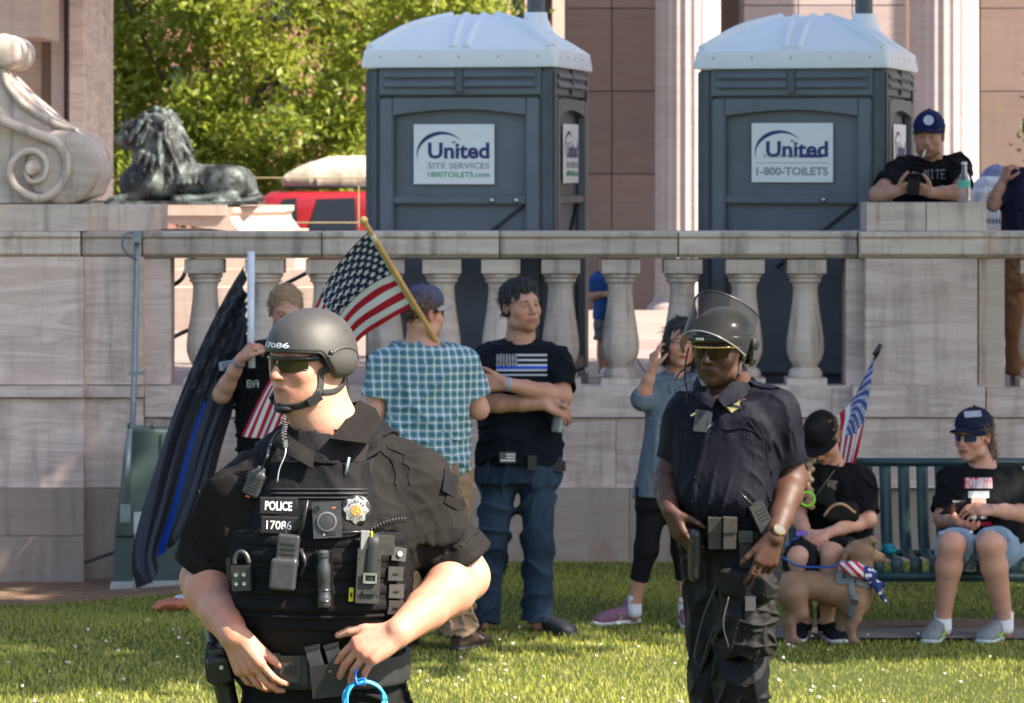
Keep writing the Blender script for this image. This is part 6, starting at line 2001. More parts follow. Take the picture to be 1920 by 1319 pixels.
 tube('cord', loop(cc, 0.043, 0, 0), 0.0032, blu2, root, 8); tube('cord', loop(cc + V(0.002, -0.006, 0.002), 0.040, 0, 1.2), 0.0032, blu2, root, 8); tube('cord', loop(cc + V(0.001, 0.006, -0.001), 0.046, 0, 2.2), 0.003, blu2, root, 8)
 tube('cord_tie', spline([J1(668, 1250, -.22), J1(667, 1272, -.235), J1(672, 1284, -.24), J1(684, 1281, -.245), J1(682, 1274, -.24), J1(666, 1276, -.235)], 30), 0.003, blu, root, 8)

def headgear1(body, hc, R):
 q = .90
 P = lambda x, y, z: hc + R @ (V(x, y, z) * q)
 E = lambda *r: V(*r) * q
 HM = NT('matte_helmet_paint')
 v = HM.coord(); n = HM.noise(v, 420, 3); b = HM.noise(v, 26, 5, 0.7)
 sc = HM.ramp(HM.noise(v, 60, 6, 0.75), [(0.62, 0.0), (0.70, 1.0)])
 c = HM.mix(b, (0.034, 0.032, 0.030, 1), (0.060, 0.056, 0.052, 1)); c = HM.mix(HM.math('MULTIPLY', sc, 0.4), c, (0.12, 0.11, 0.10, 1))
 HM.put(HM.b.inputs['Base Color'], c); HM.put(HM.b.inputs['Roughness'], HM.math('MULTIPLY_ADD', b, 0.25, 0.40)); HM.put(HM.b.inputs['Normal'], HM.bump(n, 0.5, 0.0012))
 HM = HM.m
 rx, ry, rz = 0.101, 0.120, 0.096; c0 = (0, -0.012, 0.036)
 def zc(y):
  t = np.clip((0.045 - y) / 0.062, 0, 1); t = t * t * (3 - 2 * t)
  t2 = np.clip((-0.06 - y) / 0.06, 0, 1)
  return 0.030 + 0.006 * np.clip((y - 0.05) / 0.06, 0, 1) - 0.068 * t + 0.006 * t2
 H = SDF(0.0028)
 H.ell(P(*c0), E(rx, ry, rz), R, 0); H.ell(P(0, -0.012, 0.0), E(rx * 1.02, ry * 1.0, 0.07), R, 0.03)
 for sx in (-1, 1): H.ell(P(sx * 0.082, -0.038, -0.006), E(0.026, 0.052, 0.036), R, 0.012)
 def cut(X, Y, Z):
  x, y, z = X - hc[0], Y - hc[1], Z - hc[2]
  ly = R[0, 1] * x + R[1, 1] * y + R[2, 1] * z; lz = R[0, 2] * x + R[1, 2] * y + R[2, 2] * z
  return (lz - q * zc(ly / q)) * 0.8
 H.prims.append((cut, hc - 0.2, hc + 0.2, 0.003, 'sub'))
 H.ell(P(0, -0.012, 0.030), E(rx - .012, ry - .012, rz - 0.012), R, 0.002, 'sub')
 helm = H.obj('helmet', HM, body)
 # rim beading follows the cut edge: take the shell's lower boundary
 def rim_pt(a):
  x, y = math.sin(a), math.cos(a); yy = 0.08 * y
  for _ in range(12):
   z = float(zc(np.array(yy)))
   k = math.sqrt(max(0.05, 1 - ((z - 0.018) / 0.105) ** 2)); yy = -0.012 + ry * k * y
  return P(rx * k * x * 1.005, yy, z)
 pts = [p for p, n_ in hug([rim_pt(a) for a in np.linspace(0, 2 * math.pi, 80)], helm, 0.0005)]
 tube('rim', pts, 0.0034, plain('rim_rubber', (0.05, 0.048, 0.045), 0.5), helm, 8)
 for sx in (-1, 1):
  p, n_ = hug([P(sx * 0.12, 0.018, 0.028)], helm, 0.001)[0]
  Rb = frame(n_); round_lathe('bolt', p, np.stack([Rb[:, 0], Rb[:, 2], Rb[:, 1]], 1), [(0.006, -0.002), (0.0058, 0.002), (0.004, 0.004), (0.0005, 0.0046)], BLACKP, helm, 16)
 for sx in (-1, 1): strap_on('ear_ridge', [P(sx * .12, .03, .012), P(sx * .125, 0.0, .034), P(sx * .125, -.04, .040), P(sx * .11, -.085, .030), P(sx * .085, -.125, -.01)], helm, .0002, .007, .0022, HM, helm)
 p, n_ = hug([P(-0.02, -0.16, -0.02)], helm, 0.001)[0]
 Rb = frame(n_); round_lathe('bolt', p, np.stack([Rb[:, 0], Rb[:, 2], Rb[:, 1]], 1), [(0.005, -0.002), (0.0048, 0.002), (0.0005, 0.004)], BLACKP, helm, 14)
 # painted number on the brow: 17086 laid on the shell
 me = text_mesh('17086', 0.02, 0.0005, 0.0)
 vv = np.empty(len(me.vertices) * 3, np.float32); me.vertices.foreach_get('co', vv); vv = vv.reshape(-1, 3).astype(float)
 vv[:, 0] *= 0.100 / np.ptp(vv[:, 0]); vv[:, 1] *= 0.019 / np.ptp(vv[:, 1]); vv[:, 0] -= (vv[:, 0].max() + vv[:, 0].min()) / 2
 pos = []
 for x, y, _ in vv:
  a = -x / 0.105 - 0.0; dirv = V(math.sin(a), math.cos(a), 0)
  pos.append(P(dirv[0] * 0.14, dirv[1] * 0.15, 0.060 + y))
 hv = [hh for hh, n_ in hug(pos, helm, 0.0006)]
 me.vertices.foreach_set('co', np.array(hv, np.float32).ravel()); me.update(); link('lettering', me, LETTER, helm)
 # sunglasses: wrap lens, brow bar, nose bridge, temples
 LN = plain('mirrored_olive_lens', (0.035, 0.032, 0.014), 0.08, 0.55, var=0.05, bump=0)
 def lp(x, z, o=0.0):
  t = x / 0.074
  return P(x, 0.1045 - 0.040 * t * t - 0.010 * t ** 4 + o, z)
 g = None
 fr = tube('sunglasses', [lp(x, 0.0165 - 0.002 * abs(x) / .07) for x in np.linspace(-0.074, 0.074, 24)], 0.0042, BLACKP, body, 10)
 for sx in (-1, 1):
  xs_ = np.linspace(0.008, 0.071, 6) * sx
  rows = [[lp(x, 0.0145) for x in xs_], [lp(x, 0.0) for x in xs_ * np.array([1, 1, 1, 1, 1, .99])], [lp(x, -0.0185 + 0.007 * (abs(x) - .035) ** 2 / .0012 + (0.006 if abs(x) < .02 else 0)) for x in xs_ * .985]]
  patch('lens', rows, 0.0018, LN, fr, None, 5, 4)
  tube('lower_frame', [lp(x, -0.019 + 0.007 * (abs(x) - .035) ** 2 / .0012 + (0.006 if abs(x) < .02 else 0)) for x in xs_ * .985], 0.0012, BLACKP, fr, 6)
  tube('temple', [lp(sx * 0.073, 0.0145), P(sx * 0.079, 0.03, 0.013), P(sx * 0.080, -0.01, 0.008)], [0.0045, 0.0035, 0.003], BLACKP, fr, 8, None, (1.6, (0, 0, 1)))
 tube('nose_bridge', [lp(-0.010, -0.004), lp(0.0, 0.002, 0.003), lp(0.010, -0.004)], 0.0022, BLACKP, fr, 6)
 # chin strap: side webbing, cheek strap to the chin cup, nape strap, buckle
 for sx in (-1, 1):
  st = strap_on('chin_strap', [P(sx * .095, 0.022, 0.02), P(sx * .09, 0.024, -0.02), P(sx * .085, 0.028, -0.055), P(sx * .075, 0.040, -0.085)], body, 0.002, 0.016, 0.0018, BLACKG, helm)
  strap_on('cheek_strap', [P(sx * .08, 0.030, -0.066), P(sx * .072, 0.055, -0.092), P(sx * .045, 0.088, -0.110), P(0, 0.108, -0.108)], body, 0.0025, 0.017, 0.002, BLACKG, helm)
  strap_on('nape_strap', [P(sx * .085, 0.026, -0.072), P(sx * .085, -0.02, -0.072), P(sx * .07, -0.07, -0.055), P(sx * .05, -0.10, -0.035)], body, 0.0025, 0.013, 0.0018, BLACKG, helm)
  b = hug([P(sx * .075, 0.050, -0.088)], body, 0.008)[0]
  dd = unit(P(sx * .055, 0.085, -0.108) - P(sx * .082, 0.026, -0.072)); sd = np.cross(dd, b[1])
  obox('strap_buckle', b[0], (0.034, 0.020, 0.008), np.stack([dd, unit(sd), unit(np.cross(dd, sd))], 1), BLACKP, helm, 0.003)
 C = SDF(0.003)
 C.ell(P(0, 0.085, -0.110), E(0.030, 0.022, 0.014), R, 0.01); C.ell(P(0, 0.078, -0.098), E(0.028, 0.022, 0.018), R, 0.003, 'sub')
 C.obj('chin_cup', BLACKG, helm)
 for i in range(4):
  tube('strap_end', spline([P(0.05 - .02 * i, -0.115, -0.045), P(0.05 - .02 * i, -0.125, -0.065), P(0.045 - .02 * i, -0.118, -0.085 - .006 * i)], 8), 0.0022, BLACKG, helm, 6)
 # cropped hair at the nape
 Hh = SDF(0.0035)
 Hh.ell(P(0, -0.018, 0.02), E(0.0795, 0.098, 0.085), R, 0.0); Hh.ell(P(0, 0.075, -0.02), E(0.12, 0.10, 0.15), R, 0.01, 'sub'); Hh.plane(P(0, 0, -0.040), -(R @ V(0, 0, 1)), hc - .3, hc + .3)
 Hh.obj('hair', HAIR_BROWN, body)
officer1()
# ------------------------------------------------------------------ generic clothed figure measured from the photograph
class Fig:
 def __init__(s, Y0, yaw, foot_px, ground=0.0, res=0.0065):
  s.Y = Y0; s.yaw = yaw; s.R = torso_R(yaw); s.g = ground
  s.o = V(W(foot_px, 0, Y0)[0], Y0, 0); s.foot = V(s.o[0], Y0, ground)
  s.S = SDF(res); s.res = res
  s.px = Y0 / F
 def J(s, px, py, dy=0.0): return W(px, py, s.Y + dy)
 def secs(s, rows, grow=0.0):
  """rows: (py, px centre, half width px, depth m, dy)"""
  out = []
  for py, pc, hw, b, dy in rows:
   p = s.J(pc, py); d = V(p[0] - s.o[0], dy, 0)
   out.append((p[2], d.dot(s.R[:, 0]), d.dot(s.R[:, 1]), hw * s.px + grow, b + grow))
  return sorted(out)
 def torso(s, rows, k=0.04): s.rows = rows; s.S.loft(s.o, s.R, s.secs(rows, -0.012), k); return s
 def neck(s, hc, Rh, base, r0=0.052, r1=0.058):
  s.S.cone(np.asarray(hc) + Rh @ V(0, -0.02, -0.06), base, r0, r1, 0.03); s.S.cone(base, base + V(0, 0, -0.06), r1, r1 * 1.2, 0.03); s.nb = base
 def arm(s, sh, el, wr, r=(0.05, 0.042, 0.044, 0.028)):
  s.S.cone(sh, el, r[0], r[1], 0.03); forearm(s.S, el, wr, r[1], r[2], r[3])
 def leg(s, hip, kn, an, r=(0.075, 0.055, 0.038)):
  s.S.cone(hip, kn, r[0], r[1], 0.03); m = kn + (an - kn) * .3; s.S.chain([kn, m, an], [r[1] * .95, r[1], r[2]], 0.02)
  s.S.cone(an, V(an[0], an[1], s.g + 0.045), r[2], r[2], 0.02)
 def shirt(s, name, mat, rows, shs, sleeves, parent, amp=0.007, neck_r=0.066, res=None, grow=0.006, seed=1, cuff=0.0, frq=30, neck_drop=0.0, neck_off=(0, 0, 0), smooth_k=0.04):
  """sleeves: list of (sh, end, r0, r1)"""
  T = SDF(res or s.res)
  T.loft(s.o, s.R, s.secs(rows, grow), smooth_k)
  for sh in shs: T.cone(sh[0], s.nb + V(0, 0, -0.03), sh[1], sh[1] * .78, 0.05)
  for a, b, r0, r1 in sleeves: T.cone(a, b, r0, r1, 0.035, cut=2)
  for a, b, r0, r1 in sleeves:
   if cuff >= 0:
    d = unit(b - a); T.cone(b - d * .008, b + d * .04, r1 - .010, r1 - .009, 0, 'sub')
  T.cone(s.nb + V(*neck_off) + V(0, -0.01, 0.12), s.nb + V(*neck_off) + V(0, -0.02, -neck_drop), neck_r, neck_r, 0.008, 'sub')
  T.disp = calm(folds(amp * 2.0, frq * 1.35, (1, 1, .8), seed, 5), [(b, unit(b - a)) for a, b, _, _ in sleeves])
  return T.obj(name, mat, parent)
 def pants(s, name, mat, rows, legs_, parent, amp=0.008, res=None, seed=2, k=0.05):
  G = SDF(res or s.res)
  G.loft(s.o, s.R, s.secs(rows, 0.004), 0.03)
  for pts, rad in legs_:
   for i in range(len(pts) - 1): G.cone(pts[i], pts[i + 1], rad[i], rad[i + 1], k if i == 0 else 0.03, cut=2 if i == len(pts) - 2 else 0)
  G.disp = folds(amp * 1.8, 34, (1, 1, .9), seed, 5)
  return G.obj(name, mat, parent)

def hair_cap(parent, hc, R, h, mat, low=-0.03, grow=.97, res=0.005, extra=None, amp=0.012, seed=1, front_z=0.055, slen=.035):
 """hair volume over the skull, open over the face"""
 q = h / 0.242
 P = lambda x, y, z: np.asarray(hc) + R @ (V(x, y, z) * q)
 H = SDF(res)
 H.ell(P(0, -0.018, 0.040), V(0.0855, 0.104, 0.094) * q * grow, R, 0)
 if extra: extra(H, P, q)
 # face opening
 H.ell(P(0, 0.115, -0.045), V(0.078, 0.085, front_z + 0.085) * q, R, 0.012 * q, 'sub')
 H.prims.append(H.prims[-1])
 def lowcut(X, Y, Z):
  x, y, z = X - hc[0], Y - hc[1], Z - hc[2]
  ly = R[0, 1] * x + R[1, 1] * y + R[2, 1] * z; lz = R[0, 2] * x + R[1, 2] * y + R[2, 2] * z
  return lz - (low * q + 0.25 * np.clip(ly, -0.02, 0.1))
 H.prims.append((lowcut, np.asarray(hc) - .3, np.asarray(hc) + .3, 0.008, 'sub'))
 H.disp = folds(amp, 110, (1, 1, .45), seed, 6)
 v, fq = H.build()
 # loose strands over the volume
 nr = np.zeros_like(v); fn_ = np.cross(v[fq[:, 1]] - v[fq[:, 0]], v[fq[:, 3]] - v[fq[:, 0]])
 for k_ in range(4): np.add.at(nr, fq[:, k_], fn_)
 nr /= np.linalg.norm(nr, axis=1)[:, None] + 1e-12
 rs = np.random.RandomState(seed); ix = rs.choice(len(v), min(len(v), 1100), False); p, n_ = v[ix], nr[ix]
 ok = ((p - np.asarray(hc)) * n_).sum(1) > 0; p, n_ = p[ok], n_[ok]; m = len(p)
 fl = -R[:, 1] * .5 - R[:, 2] * .9 + rs.normal(size=(m, 3)) * .4; fl -= n_ * (fl * n_).sum(1)[:, None]; fl /= np.linalg.norm(fl, axis=1)[:, None]
 sd = np.cross(fl, n_) * .0016; L_ = slen * rs.uniform(.5, 1.2, (m, 1)) * q
 mid = p + fl * L_ * .5 + n_ * .005; end = p + fl * L_ + n_ * rs.uniform(-.004, .005, (m, 1))
 sv = np.stack([p - sd, p + sd, mid + sd, mid - sd, end], 1).reshape(-1, 3); b = len(v) + np.arange(m)[:, None] * 5
 me = mesh_np('hair', np.concatenate([v, sv]), [fq, b + np.array([[0, 1, 2, 3]]), b + np.array([[3, 2, 4]])])
 return tag(link('hair', me, mat, parent), kind='stuff')

def specs(parent, hc, R, h, lens_mat, frame_mat, wrap=0.035):
 q = h / 0.242
 P = lambda x, y, z: np.asarray(hc) + R @ (V(x, y, z) * q)
 lp = lambda x, z: P(x, 0.103 - wrap * (x / 0.07) ** 2, z)
 fr = tube('sunglasses', [lp(x, 0.015) for x in np.linspace(-0.07, 0.07, 18)], 0.0036, frame_mat, parent, 8)
 for sx in (-1, 1):
  xs_ = np.linspace(0.009, 0.066, 5) * sx
  patch('lens', [[lp(x, 0.013) for x in xs_], [lp(x, -0.003) for x in xs_], [lp(x * .95, -0.018) for x in xs_]], 0.002, lens_mat, fr, None, 4, 4)
  tube('temple', [lp(sx * 0.07, 0.013), P(sx * 0.080, 0.03, 0.012), P(sx * 0.083, -0.01, 0.010)], 0.003, frame_mat, fr, 6)
 return fr

# ------------------------------------------------------------------ second officer: riot helmet with raised visor
NAVYU = cloth('navy_uniform', (0.0032, 0.0040, 0.0105), 0.72, fscale=9, fold=0.7, fade=(0.006, 0.0065, 0.013), spec=0.16)
NAVYP = cloth('navy_trousers', (0.0045, 0.005, 0.009), 0.6, fscale=9, fold=0.5, spec=0.25)
def officer2():
 f = Fig(11.94, -24, 1372, res=0.0055); f.S.fine = [(2, -0.05, 0.38, 0.02)]
 J, S = f.J, f.S
 hc = J(1354, 656, 0.0); Rh = head_frame(-33, 2)
 P = head(S, hc, Rh, 0.25, brow=(0.3, 0.3, 0.3), lip=(0.78, 0.60, 0.58), fat=0.009, nose=1.22, eyes=False)
 f.neck(hc, Rh, J(1368, 725, 0.03), 0.064, 0.072)
 rows = [(985, 1372, 84, .135, 0), (930, 1362, 92, .155, -.02), (860, 1364, 96, .145, -.01), (790, 1368, 95, .12, 0), (745, 1368, 70, .095, 0.01)]
 f.torso(rows)
 shL, elL, wrL = J(1288, 775, .07), J(1250, 900, .06), J(1257, 958, -.10)
 shR, elR, wrR = J(1456, 772, -.05), J(1487, 897, -.02), J(1452, 1008, -.24)
 f.arm(shL, elL, wrL, (0.055, 0.046, 0.047, 0.031)); f.arm(shR, elR, wrR, (0.045, 0.049, 0.051, 0.034))
 hand(S, wrL, V(0.36, -0.20, -0.80), V(0.85, 0.35, -0.1), V(0.4, -0.8, 0.2), 1.05, curls=[(0.25, 0.5, 0.4)] * 4, thumb_dir=V(0.75, -0.35, -0.25), thumb=(0.2, 0.2))
 hand(S, wrR, V(-0.36, -0.06, -0.90), V(-0.4, 0.9, -0.1), V(-0.9, 0.0, 0.35), 1.08, curls=[(0.10, 0.2, 0.2), (0.05, 0.2, 0.2), (0.30, 0.5, 0.3), (0.4, 0.6, 0.4)], thumb_dir=V(-0.75, -0.1, -0.62), thumb=(0.1, 0.1))
 hA, kA, aA = J(1338, 1015, .05), J(1338, 1270, .10), J(1322, 1490, .12)
 hB, kB, aB = J(1402, 1015, -.04), J(1392, 1270, -.08), J(1385, 1490, -.02)
 f.leg(hA, kA, aA); f.leg(hB, kB, aB)
 body = person(S, 'person', SKIN_DARK, f.foot, 'police officer in navy short-sleeved uniform and glossy helmet with raised clear visor', 'person')
 srows = [(992, 1373, 88, .150, 0), (960, 1368, 89, .160, -.02), (925, 1363, 92, .166, -.025), (860, 1364, 99, .150, -.01), (790, 1369, 104, .13, 0), (748, 1369, 76, .105, 0.01)]
 eL = shL + (elL - shL) * .72; eR = shR + (elR - shR) * .78
 shirt = f.shirt('uniform_shirt', NAVYU, srows, [(shL, .066), (shR, .070)], [(shL, eL, .066, .060), (shR, eR, .070, .066)], body, 0.006, 0.080, seed=37, frq=30)
 # collar
 patch('collar', [(J(1398, 690, .05), J(1406, 710, .02), J(1410, 732, -.03)), (J(1376, 712, -.05), J(1388, 732, -.08), J(1388, 750, -.12)), (J(1345, 745, -.11), J(1350, 754, -.13), J(1358, 764, -.15))], .005, NAVYU, shirt)
 patch('collar', [(J(1308, 706, .04), J(1302, 720, .02), J(1300, 734, 0)), (J(1318, 728, -.05), J(1314, 741, -.08), J(1311, 751, -.09)), (J(1342, 748, -.11), J(1338, 757, -.13), J(1334, 766, -.15))], .005, NAVYU, shirt)
 T_ = [shirt]
 def at(px, py, t=0, fl=.7): return gear_frame(T_, px, py, t, fl)
 GO = plain('polished_gold', (0.80, 0.55, 0.20), 0.25, .9, var=.2, scale=120, bump=.3, bdist=.001)
 for px, py, t in ((1310, 741, 20), (1376, 741, -10)):
  p, R = at(px, py, t); obox('collar_bar', p + R[:, 2] * .012, (.018, .008, .003), R, GO, shirt, .001)
 # badge with mourning band
 p, R = at(1374, 762, -8); B = lambda x, y, z: p + R @ V(x, y, z)
 bm = bmesh.new(); out = [(0, .030), (.012, .024), (.026, .026), (.022, .010), (.028, -.006), (.014, -.016), (0, -.030), (-.014, -.016), (-.028, -.006), (-.022, .010), (-.026, .026), (-.012, .024)]
 a_ = [bm.verts.new(B(x, y, .006)) for x, y in out]; b_ = [bm.verts.new(B(x * .8, y * .8, .011)) for x, y in out]
 for i in range(len(out)): bm.faces.new([a_[i], a_[(i + 1) % len(out)], b_[(i + 1) % len(out)], b_[i]])
 bm.faces.new(b_); bd = bm_obj('badge', bm, GO, shirt)
 obox('mourning_band', B(0, 0.0, .010), (.060, .011, .006), R, BLACKG, bd, .001)
 p, R = at(1303, 776, 30); obox('name_bar', p + R[:, 2] * .004, (.032, .006, .003), R, GO, shirt, .001)
 # body camera on the placket
 p, R = at(1316, 790, -6); B = lambda x, y, z: p + R @ V(x, y, z)
 cb = obox('body_camera', B(0, 0, .012), (.048, .075, .024), R, GM_DARK, shirt, .006); obox('camera_side', B(.029, .004, .010), (.012, .062, .02), R, plain('ring_grey', (.12, .12, .12)), cb, .004)
 round_lathe('camera_lens', B(-.006, .020, .023), R, [(.008, 0), (.008, .004), (.005, .0045), (.0005, .003)], BLACKP, cb, 16)
 # pocket flaps and placket
 for pts in ([(1335, 800), (1365, 806), (1395, 803), (1425, 815)], [(1268, 806), (1284, 806), (1300, 812)], [(1402, 790), (1412, 800), (1422, 815), (1428, 822)]):
  q = [cam_hit(shirt, a, b) for a, b in pts]; q = [h[0] + V(0, -.002, 0) for h in q if h is not None]
  if len(q) > 2: tube('pocket_flap', spline(q, 20), .0025, NAVYU, shirt, 8)
 q = [cam_hit(shirt, px, py) for px, py in ((1332, 790), (1320, 840), (1306, 890), (1300, 940), (1312, 980))]; q = [h[0] + V(0, -.001, 0) for h in q if h is not None]
 tube('placket', spline(q, 24), .0025, NAVYU, shirt, 8, None, (5, (1, -.4, 0)))
 for px, py in ((1318, 845), (1305, 895), (1300, 940)):
  p, R = at(px, py); round_lathe('shirt_button', p, R, [(.006, 0), (.0058, .003), (.0005, .0032)], BLACKP, shirt, 12)
 strap_on('epaulette', [J(1392, 706, .02), J(1425, 722, -.02), J(1458, 745, -.05)], shirt, .002, .045, .003, NAVYU, shirt, 14)
 # trousers, boots
 pants = f.pants('trousers', NAVYP, [(1020, 1372, 84, .14, 0), (985, 1372, 86, .142, 0), (970, 1372, 85, .142, 0)], [([hA, kA, aA], [.108, .085, .075]), ([hB, kB, aB], [.112, .088, .078])], body, .012, seed=7)
 shoe('boot', V(aA[0], aA[1] + .05, 0), -30, .30, BLACKP, BSOLE, body, .05, .10, .01); shoe('boot', V(aB[0], aB[1] + .05, 0), -20, .30, BLACKP, BSOLE, body, .05, .10, .01)
 # duty belt and gear
 Bt = SDF(.006); sc = f.secs([(1003, 1373, 92, .156, 0), (970, 1371, 92, .158, 0)]); Bt.loft(f.o, f.R, sc, 0); Bt.loft(f.o, f.R, f.secs([(1020, 1373, 84, .146, 0), (950, 1371, 84, .146, 0)]), 0, 'sub')
 belt = Bt.obj('duty_belt', BLACKG, body); T_ = [belt, pants, shirt]
 for px in (1340, 1366):
  p, R = gear_frame(T_, px, 992, 0, .8); B = lambda x, y, z: p + R @ V(x, y, z)
  po = obox('belt_pouch', B(0, -.008, .018), (.044, .108, .036), R, GREYG, belt, .009); obox('pouch_flap', B(0, .022, .022), (.047, .052, .038), R, GREYG, po, .009)
 p, R = gear_frame(T_, 1397, 1005, 0, .8); obox('strap_buckle', p + R[:, 2] * .014, (.048, .040, .018), R, GM_DARK, belt, .005); obox('buckle_slot', p + R[:, 2] * .024 - R[:, 1] * .006, (.036, .006, .003), R, BLACKP, belt, .001)
 obox('hanging_strap', p + R[:, 2] * .010 - R[:, 1] * .06, (.040, .10, .006), R, BLACKG, belt, .002)
 p, R = gear_frame(T_, 1424, 968, 26, .6); B = lambda x, y, z: p + R @ V(x, y, z)
 rd = obox('portable_radio', B(0, 0, .022), (.052, .105, .038), R, GM_DARK, belt, .007); tube('aerial', [B(-.012, .05, .02), B(-.030, .11, .02)], [.007, .0045], BLACKP, rd, 10)
 for i in range(4): obox('speaker_slot', B(.004, .03 - i * .013, .0415), (.034, .004, .002), R, BLACKP, rd, .001)
 p, R = gear_frame(T_, 1306, 992, 0, .6); ho = SDF(.005); ho.cone(p + V(-.005, -.01, -.02), p + V(-.005, -.01, -.16), .03, .024, .01, wide=(1.4, V(0, 1, 0))); ho.obj('holster', BLACKP, belt)
 # drop-leg bag
 c = J(1396, 1152, -.17); Rb = torso_R(-24); Rb = np.stack([rot(Rb[:, i], V(0, 1, 0), .05) for i in range(3)], 1)
 Bg = SDF(.005)
 Bg.rbox(c, (.090, .045, .150), Rb, .035, .02); Bg.rbox(c + V(-.012, -.045, -.055), (.062, .026, .078), Rb, .022, .02); Bg.rbox(c + V(.008, -.012, .105), (.094, .054, .055), Rb, .03, .012); Bg.rbox(c + V(.075, -.02, -.03), (.028, .03, .09), Rb, .018, .012)
 Bg.disp = folds(.022, 40, (1, 1, 1), 41, 5)
 bag = Bg.obj('leg_bag', cloth('black_cordura', (.013, .012, .012), .7, fscale=16, fold=.5, spec=.2), body)
 tube('bag_strap', spline([J(1408, 1075, -.235), J(1408, 1110, -.245), J(1406, 1150, -.25), J(1404, 1185, -.245)], 16), .003, BLACKG, bag, 8, None, (6, (1, 0, 0)))
 obox('bag_buckle', J(1407, 1132, -.255), (.036, .014, .048), None, plain('grey_buckle', (.06, .06, .065), .35), bag, .005)
 tube('bag_zip', spline([J(1366, 1120, -.24), J(1356, 1170, -.26), J(1366, 1215, -.25)], 16), .003, GREYG, bag, 6)
 for dy_, a, b in ((0, 1120, 1098), (0, 1205, 1180)):
  tube('thigh_strap', spline([J(1352, a, -.14), J(1335, a - 4, -.06), J(1330, b, .06)], 14), .003, BLACKG, bag, 8, None, (6, (0, 0, 1)))
 tube('hanging_loop', spline([J(1348, 1090, -.12), J(1322, 1150, -.10), J(1305, 1215, -.08), J(1304, 1240, -.08), J(1316, 1246, -.08), J(1330, 1200, -.10), J(1345, 1165, -.12)], 30), .004, BLACKG, bag, 8, None, (4, (0, 1, 0)))
 # wrist watch and ring
 d = unit(wrR - elR); Rw = frame(d); R3 = np.stack([Rw[:, 0], Rw[:, 2], Rw[:, 1]], 1)
 wt = lathe('watch', [(.0335, -.010), (.0365, -.009), (.0365, .009), (.0335, .010)], wrR - d * .008, BLACKP, body, 24, R3)
 n_ = unit(V(0.15, -1, .2)); n_ = unit(n_ - d * n_.dot(d)); Rq = np.stack([np.cross(d, n_), d, n_], 1)
 lathe('watch_case', [(.022, 0), (.0225, .006), (.020, .009), (.0195, .008)], wrR - d * .008 + n_ * .032, GO, wt, 28, Rq); lathe('watch_face', [(.0192, 0), (.0192, .0085), (.0005, .0085)], wrR - d * .008 + n_ * .032, BLACKP, wt, 24, Rq)
 # ---- helmet
 Q = lambda x, y, z: hc + Rh @ V(x, y, z)
 GL = NT('glossy_black_shell'); GL.b.inputs['Base Color'].default_value = (.014, .014, .013, 1); GL.b.inputs['Roughness'].default_value = .22; GL.b.inputs['Coat Weight'].default_value = .4
 v = GL.coord(); GL.put(GL.b.inputs['Normal'], GL.bump(GL.noise(v, 60, 4), .06, .002)); GL = GL.m
 H = SDF(.004)
 H.ell(Q(0, -.014, .045), (.112, .132, .105), Rh, 0); H.ell(Q(0, -.04, -.02), (.104, .100, .085), Rh, .03)
 def cut(X, Y, Z):
  x, y, z = X - hc[0], Y - hc[1], Z - hc[2]
  ly = Rh[0, 1] * x + Rh[1, 1] * y + Rh[2, 1] * z; lz = Rh[0, 2] * x + Rh[1, 2] * y + Rh[2, 2] * z
  t = np.clip((.03 - ly) / .07, 0, 1); return lz - (.034 - .095 * t * t * (3 - 2 * t))
 H.prims.append((cut, hc - .25, hc + .25, .004, 'sub')); H.ell(Q(0, -.014, .036), (.100, .120, .100), Rh, .003, 'sub'); H.ell(Q(0, -.03, -.03), (.092, .09, .09), Rh, .003, 'sub')
 helm = H.obj('helmet', GL, body)
 # brow band with white mark, side fittings
 br = [p for p, n in hug([Q(.13 * math.sin(a), -.01 + .15 * math.cos(a), .045) for a in np.linspace(-1.75, 1.75, 40)], helm, .003)]
 bb = tube('brow_band', br, .005, GL, helm, 8, None, (2.2, (0, 0, 1)))
 p, n = hug([Q(.03, .2, .048)], helm, .009)[0]; Rb = np.stack([unit(np.cross(V(0, 0, 1), -n) * -1), V(0, 0, 1), n], 1); obox('brow_mark', p, (.034, .008, .003), Rb, LETTER, helm, .001)
 for sx in (-1, 1):
  p, n = hug([Q(sx * .2, -.025, .015)], helm, .004)[0]; Rn = frame(n); R3 = np.stack([Rn[:, 0], Rn[:, 2], Rn[:, 1]], 1)
  fx = round_lathe('visor_hinge', p, R3, [(.024, -.004), (.024, .008), (.016, .014), (.007, .015), (.0005, .016)], BLACKP, helm, 24); obox('hinge_plate', p + V(0, 0, -.03), (.03, .012, .05), np.stack([Rn[:, 0], Rn[:, 1], Rn[:, 2]], 1), GM_DARK, helm, .004)
  strap_on('chin_strap', [Q(sx * .095, .005, -.01), Q(sx * .09, .012, -.05), Q(sx * .08, .03, -.085)], body, .004, .016, .0024, BLACKG, helm)
 tube('loose_strap', spline([Q(.10, .06, .01), Q(.108, .07, -.045), Q(.112, .07, -.095), Q(.11, .06, -.15), Q(.10, .08, -.19)], 24), .003, BLACKG, helm, 8, None, (3.4, (0, 1, 0)))
 tube('loose_strap', spline([Q(.108, .07, -.06), Q(.13, .075, -.08), Q(.145, .075, -.10)], 10), .003, BLACKG, helm, 8, None, (2.6, (0, 1, 0)))
 # visor swung up: a clear curved shield
 VT = NT('clear_visor'); VT.b.inputs['Base Color'].default_value = (.025, .025, .025, 1); VT.b.inputs['Specular IOR Level'].default_value = .3; VT.b.inputs['Roughness'].default_value = .05; VT.b.inputs['IOR'].default_value = 1.3
 VT.b.inputs['Alpha'].default_value = .25
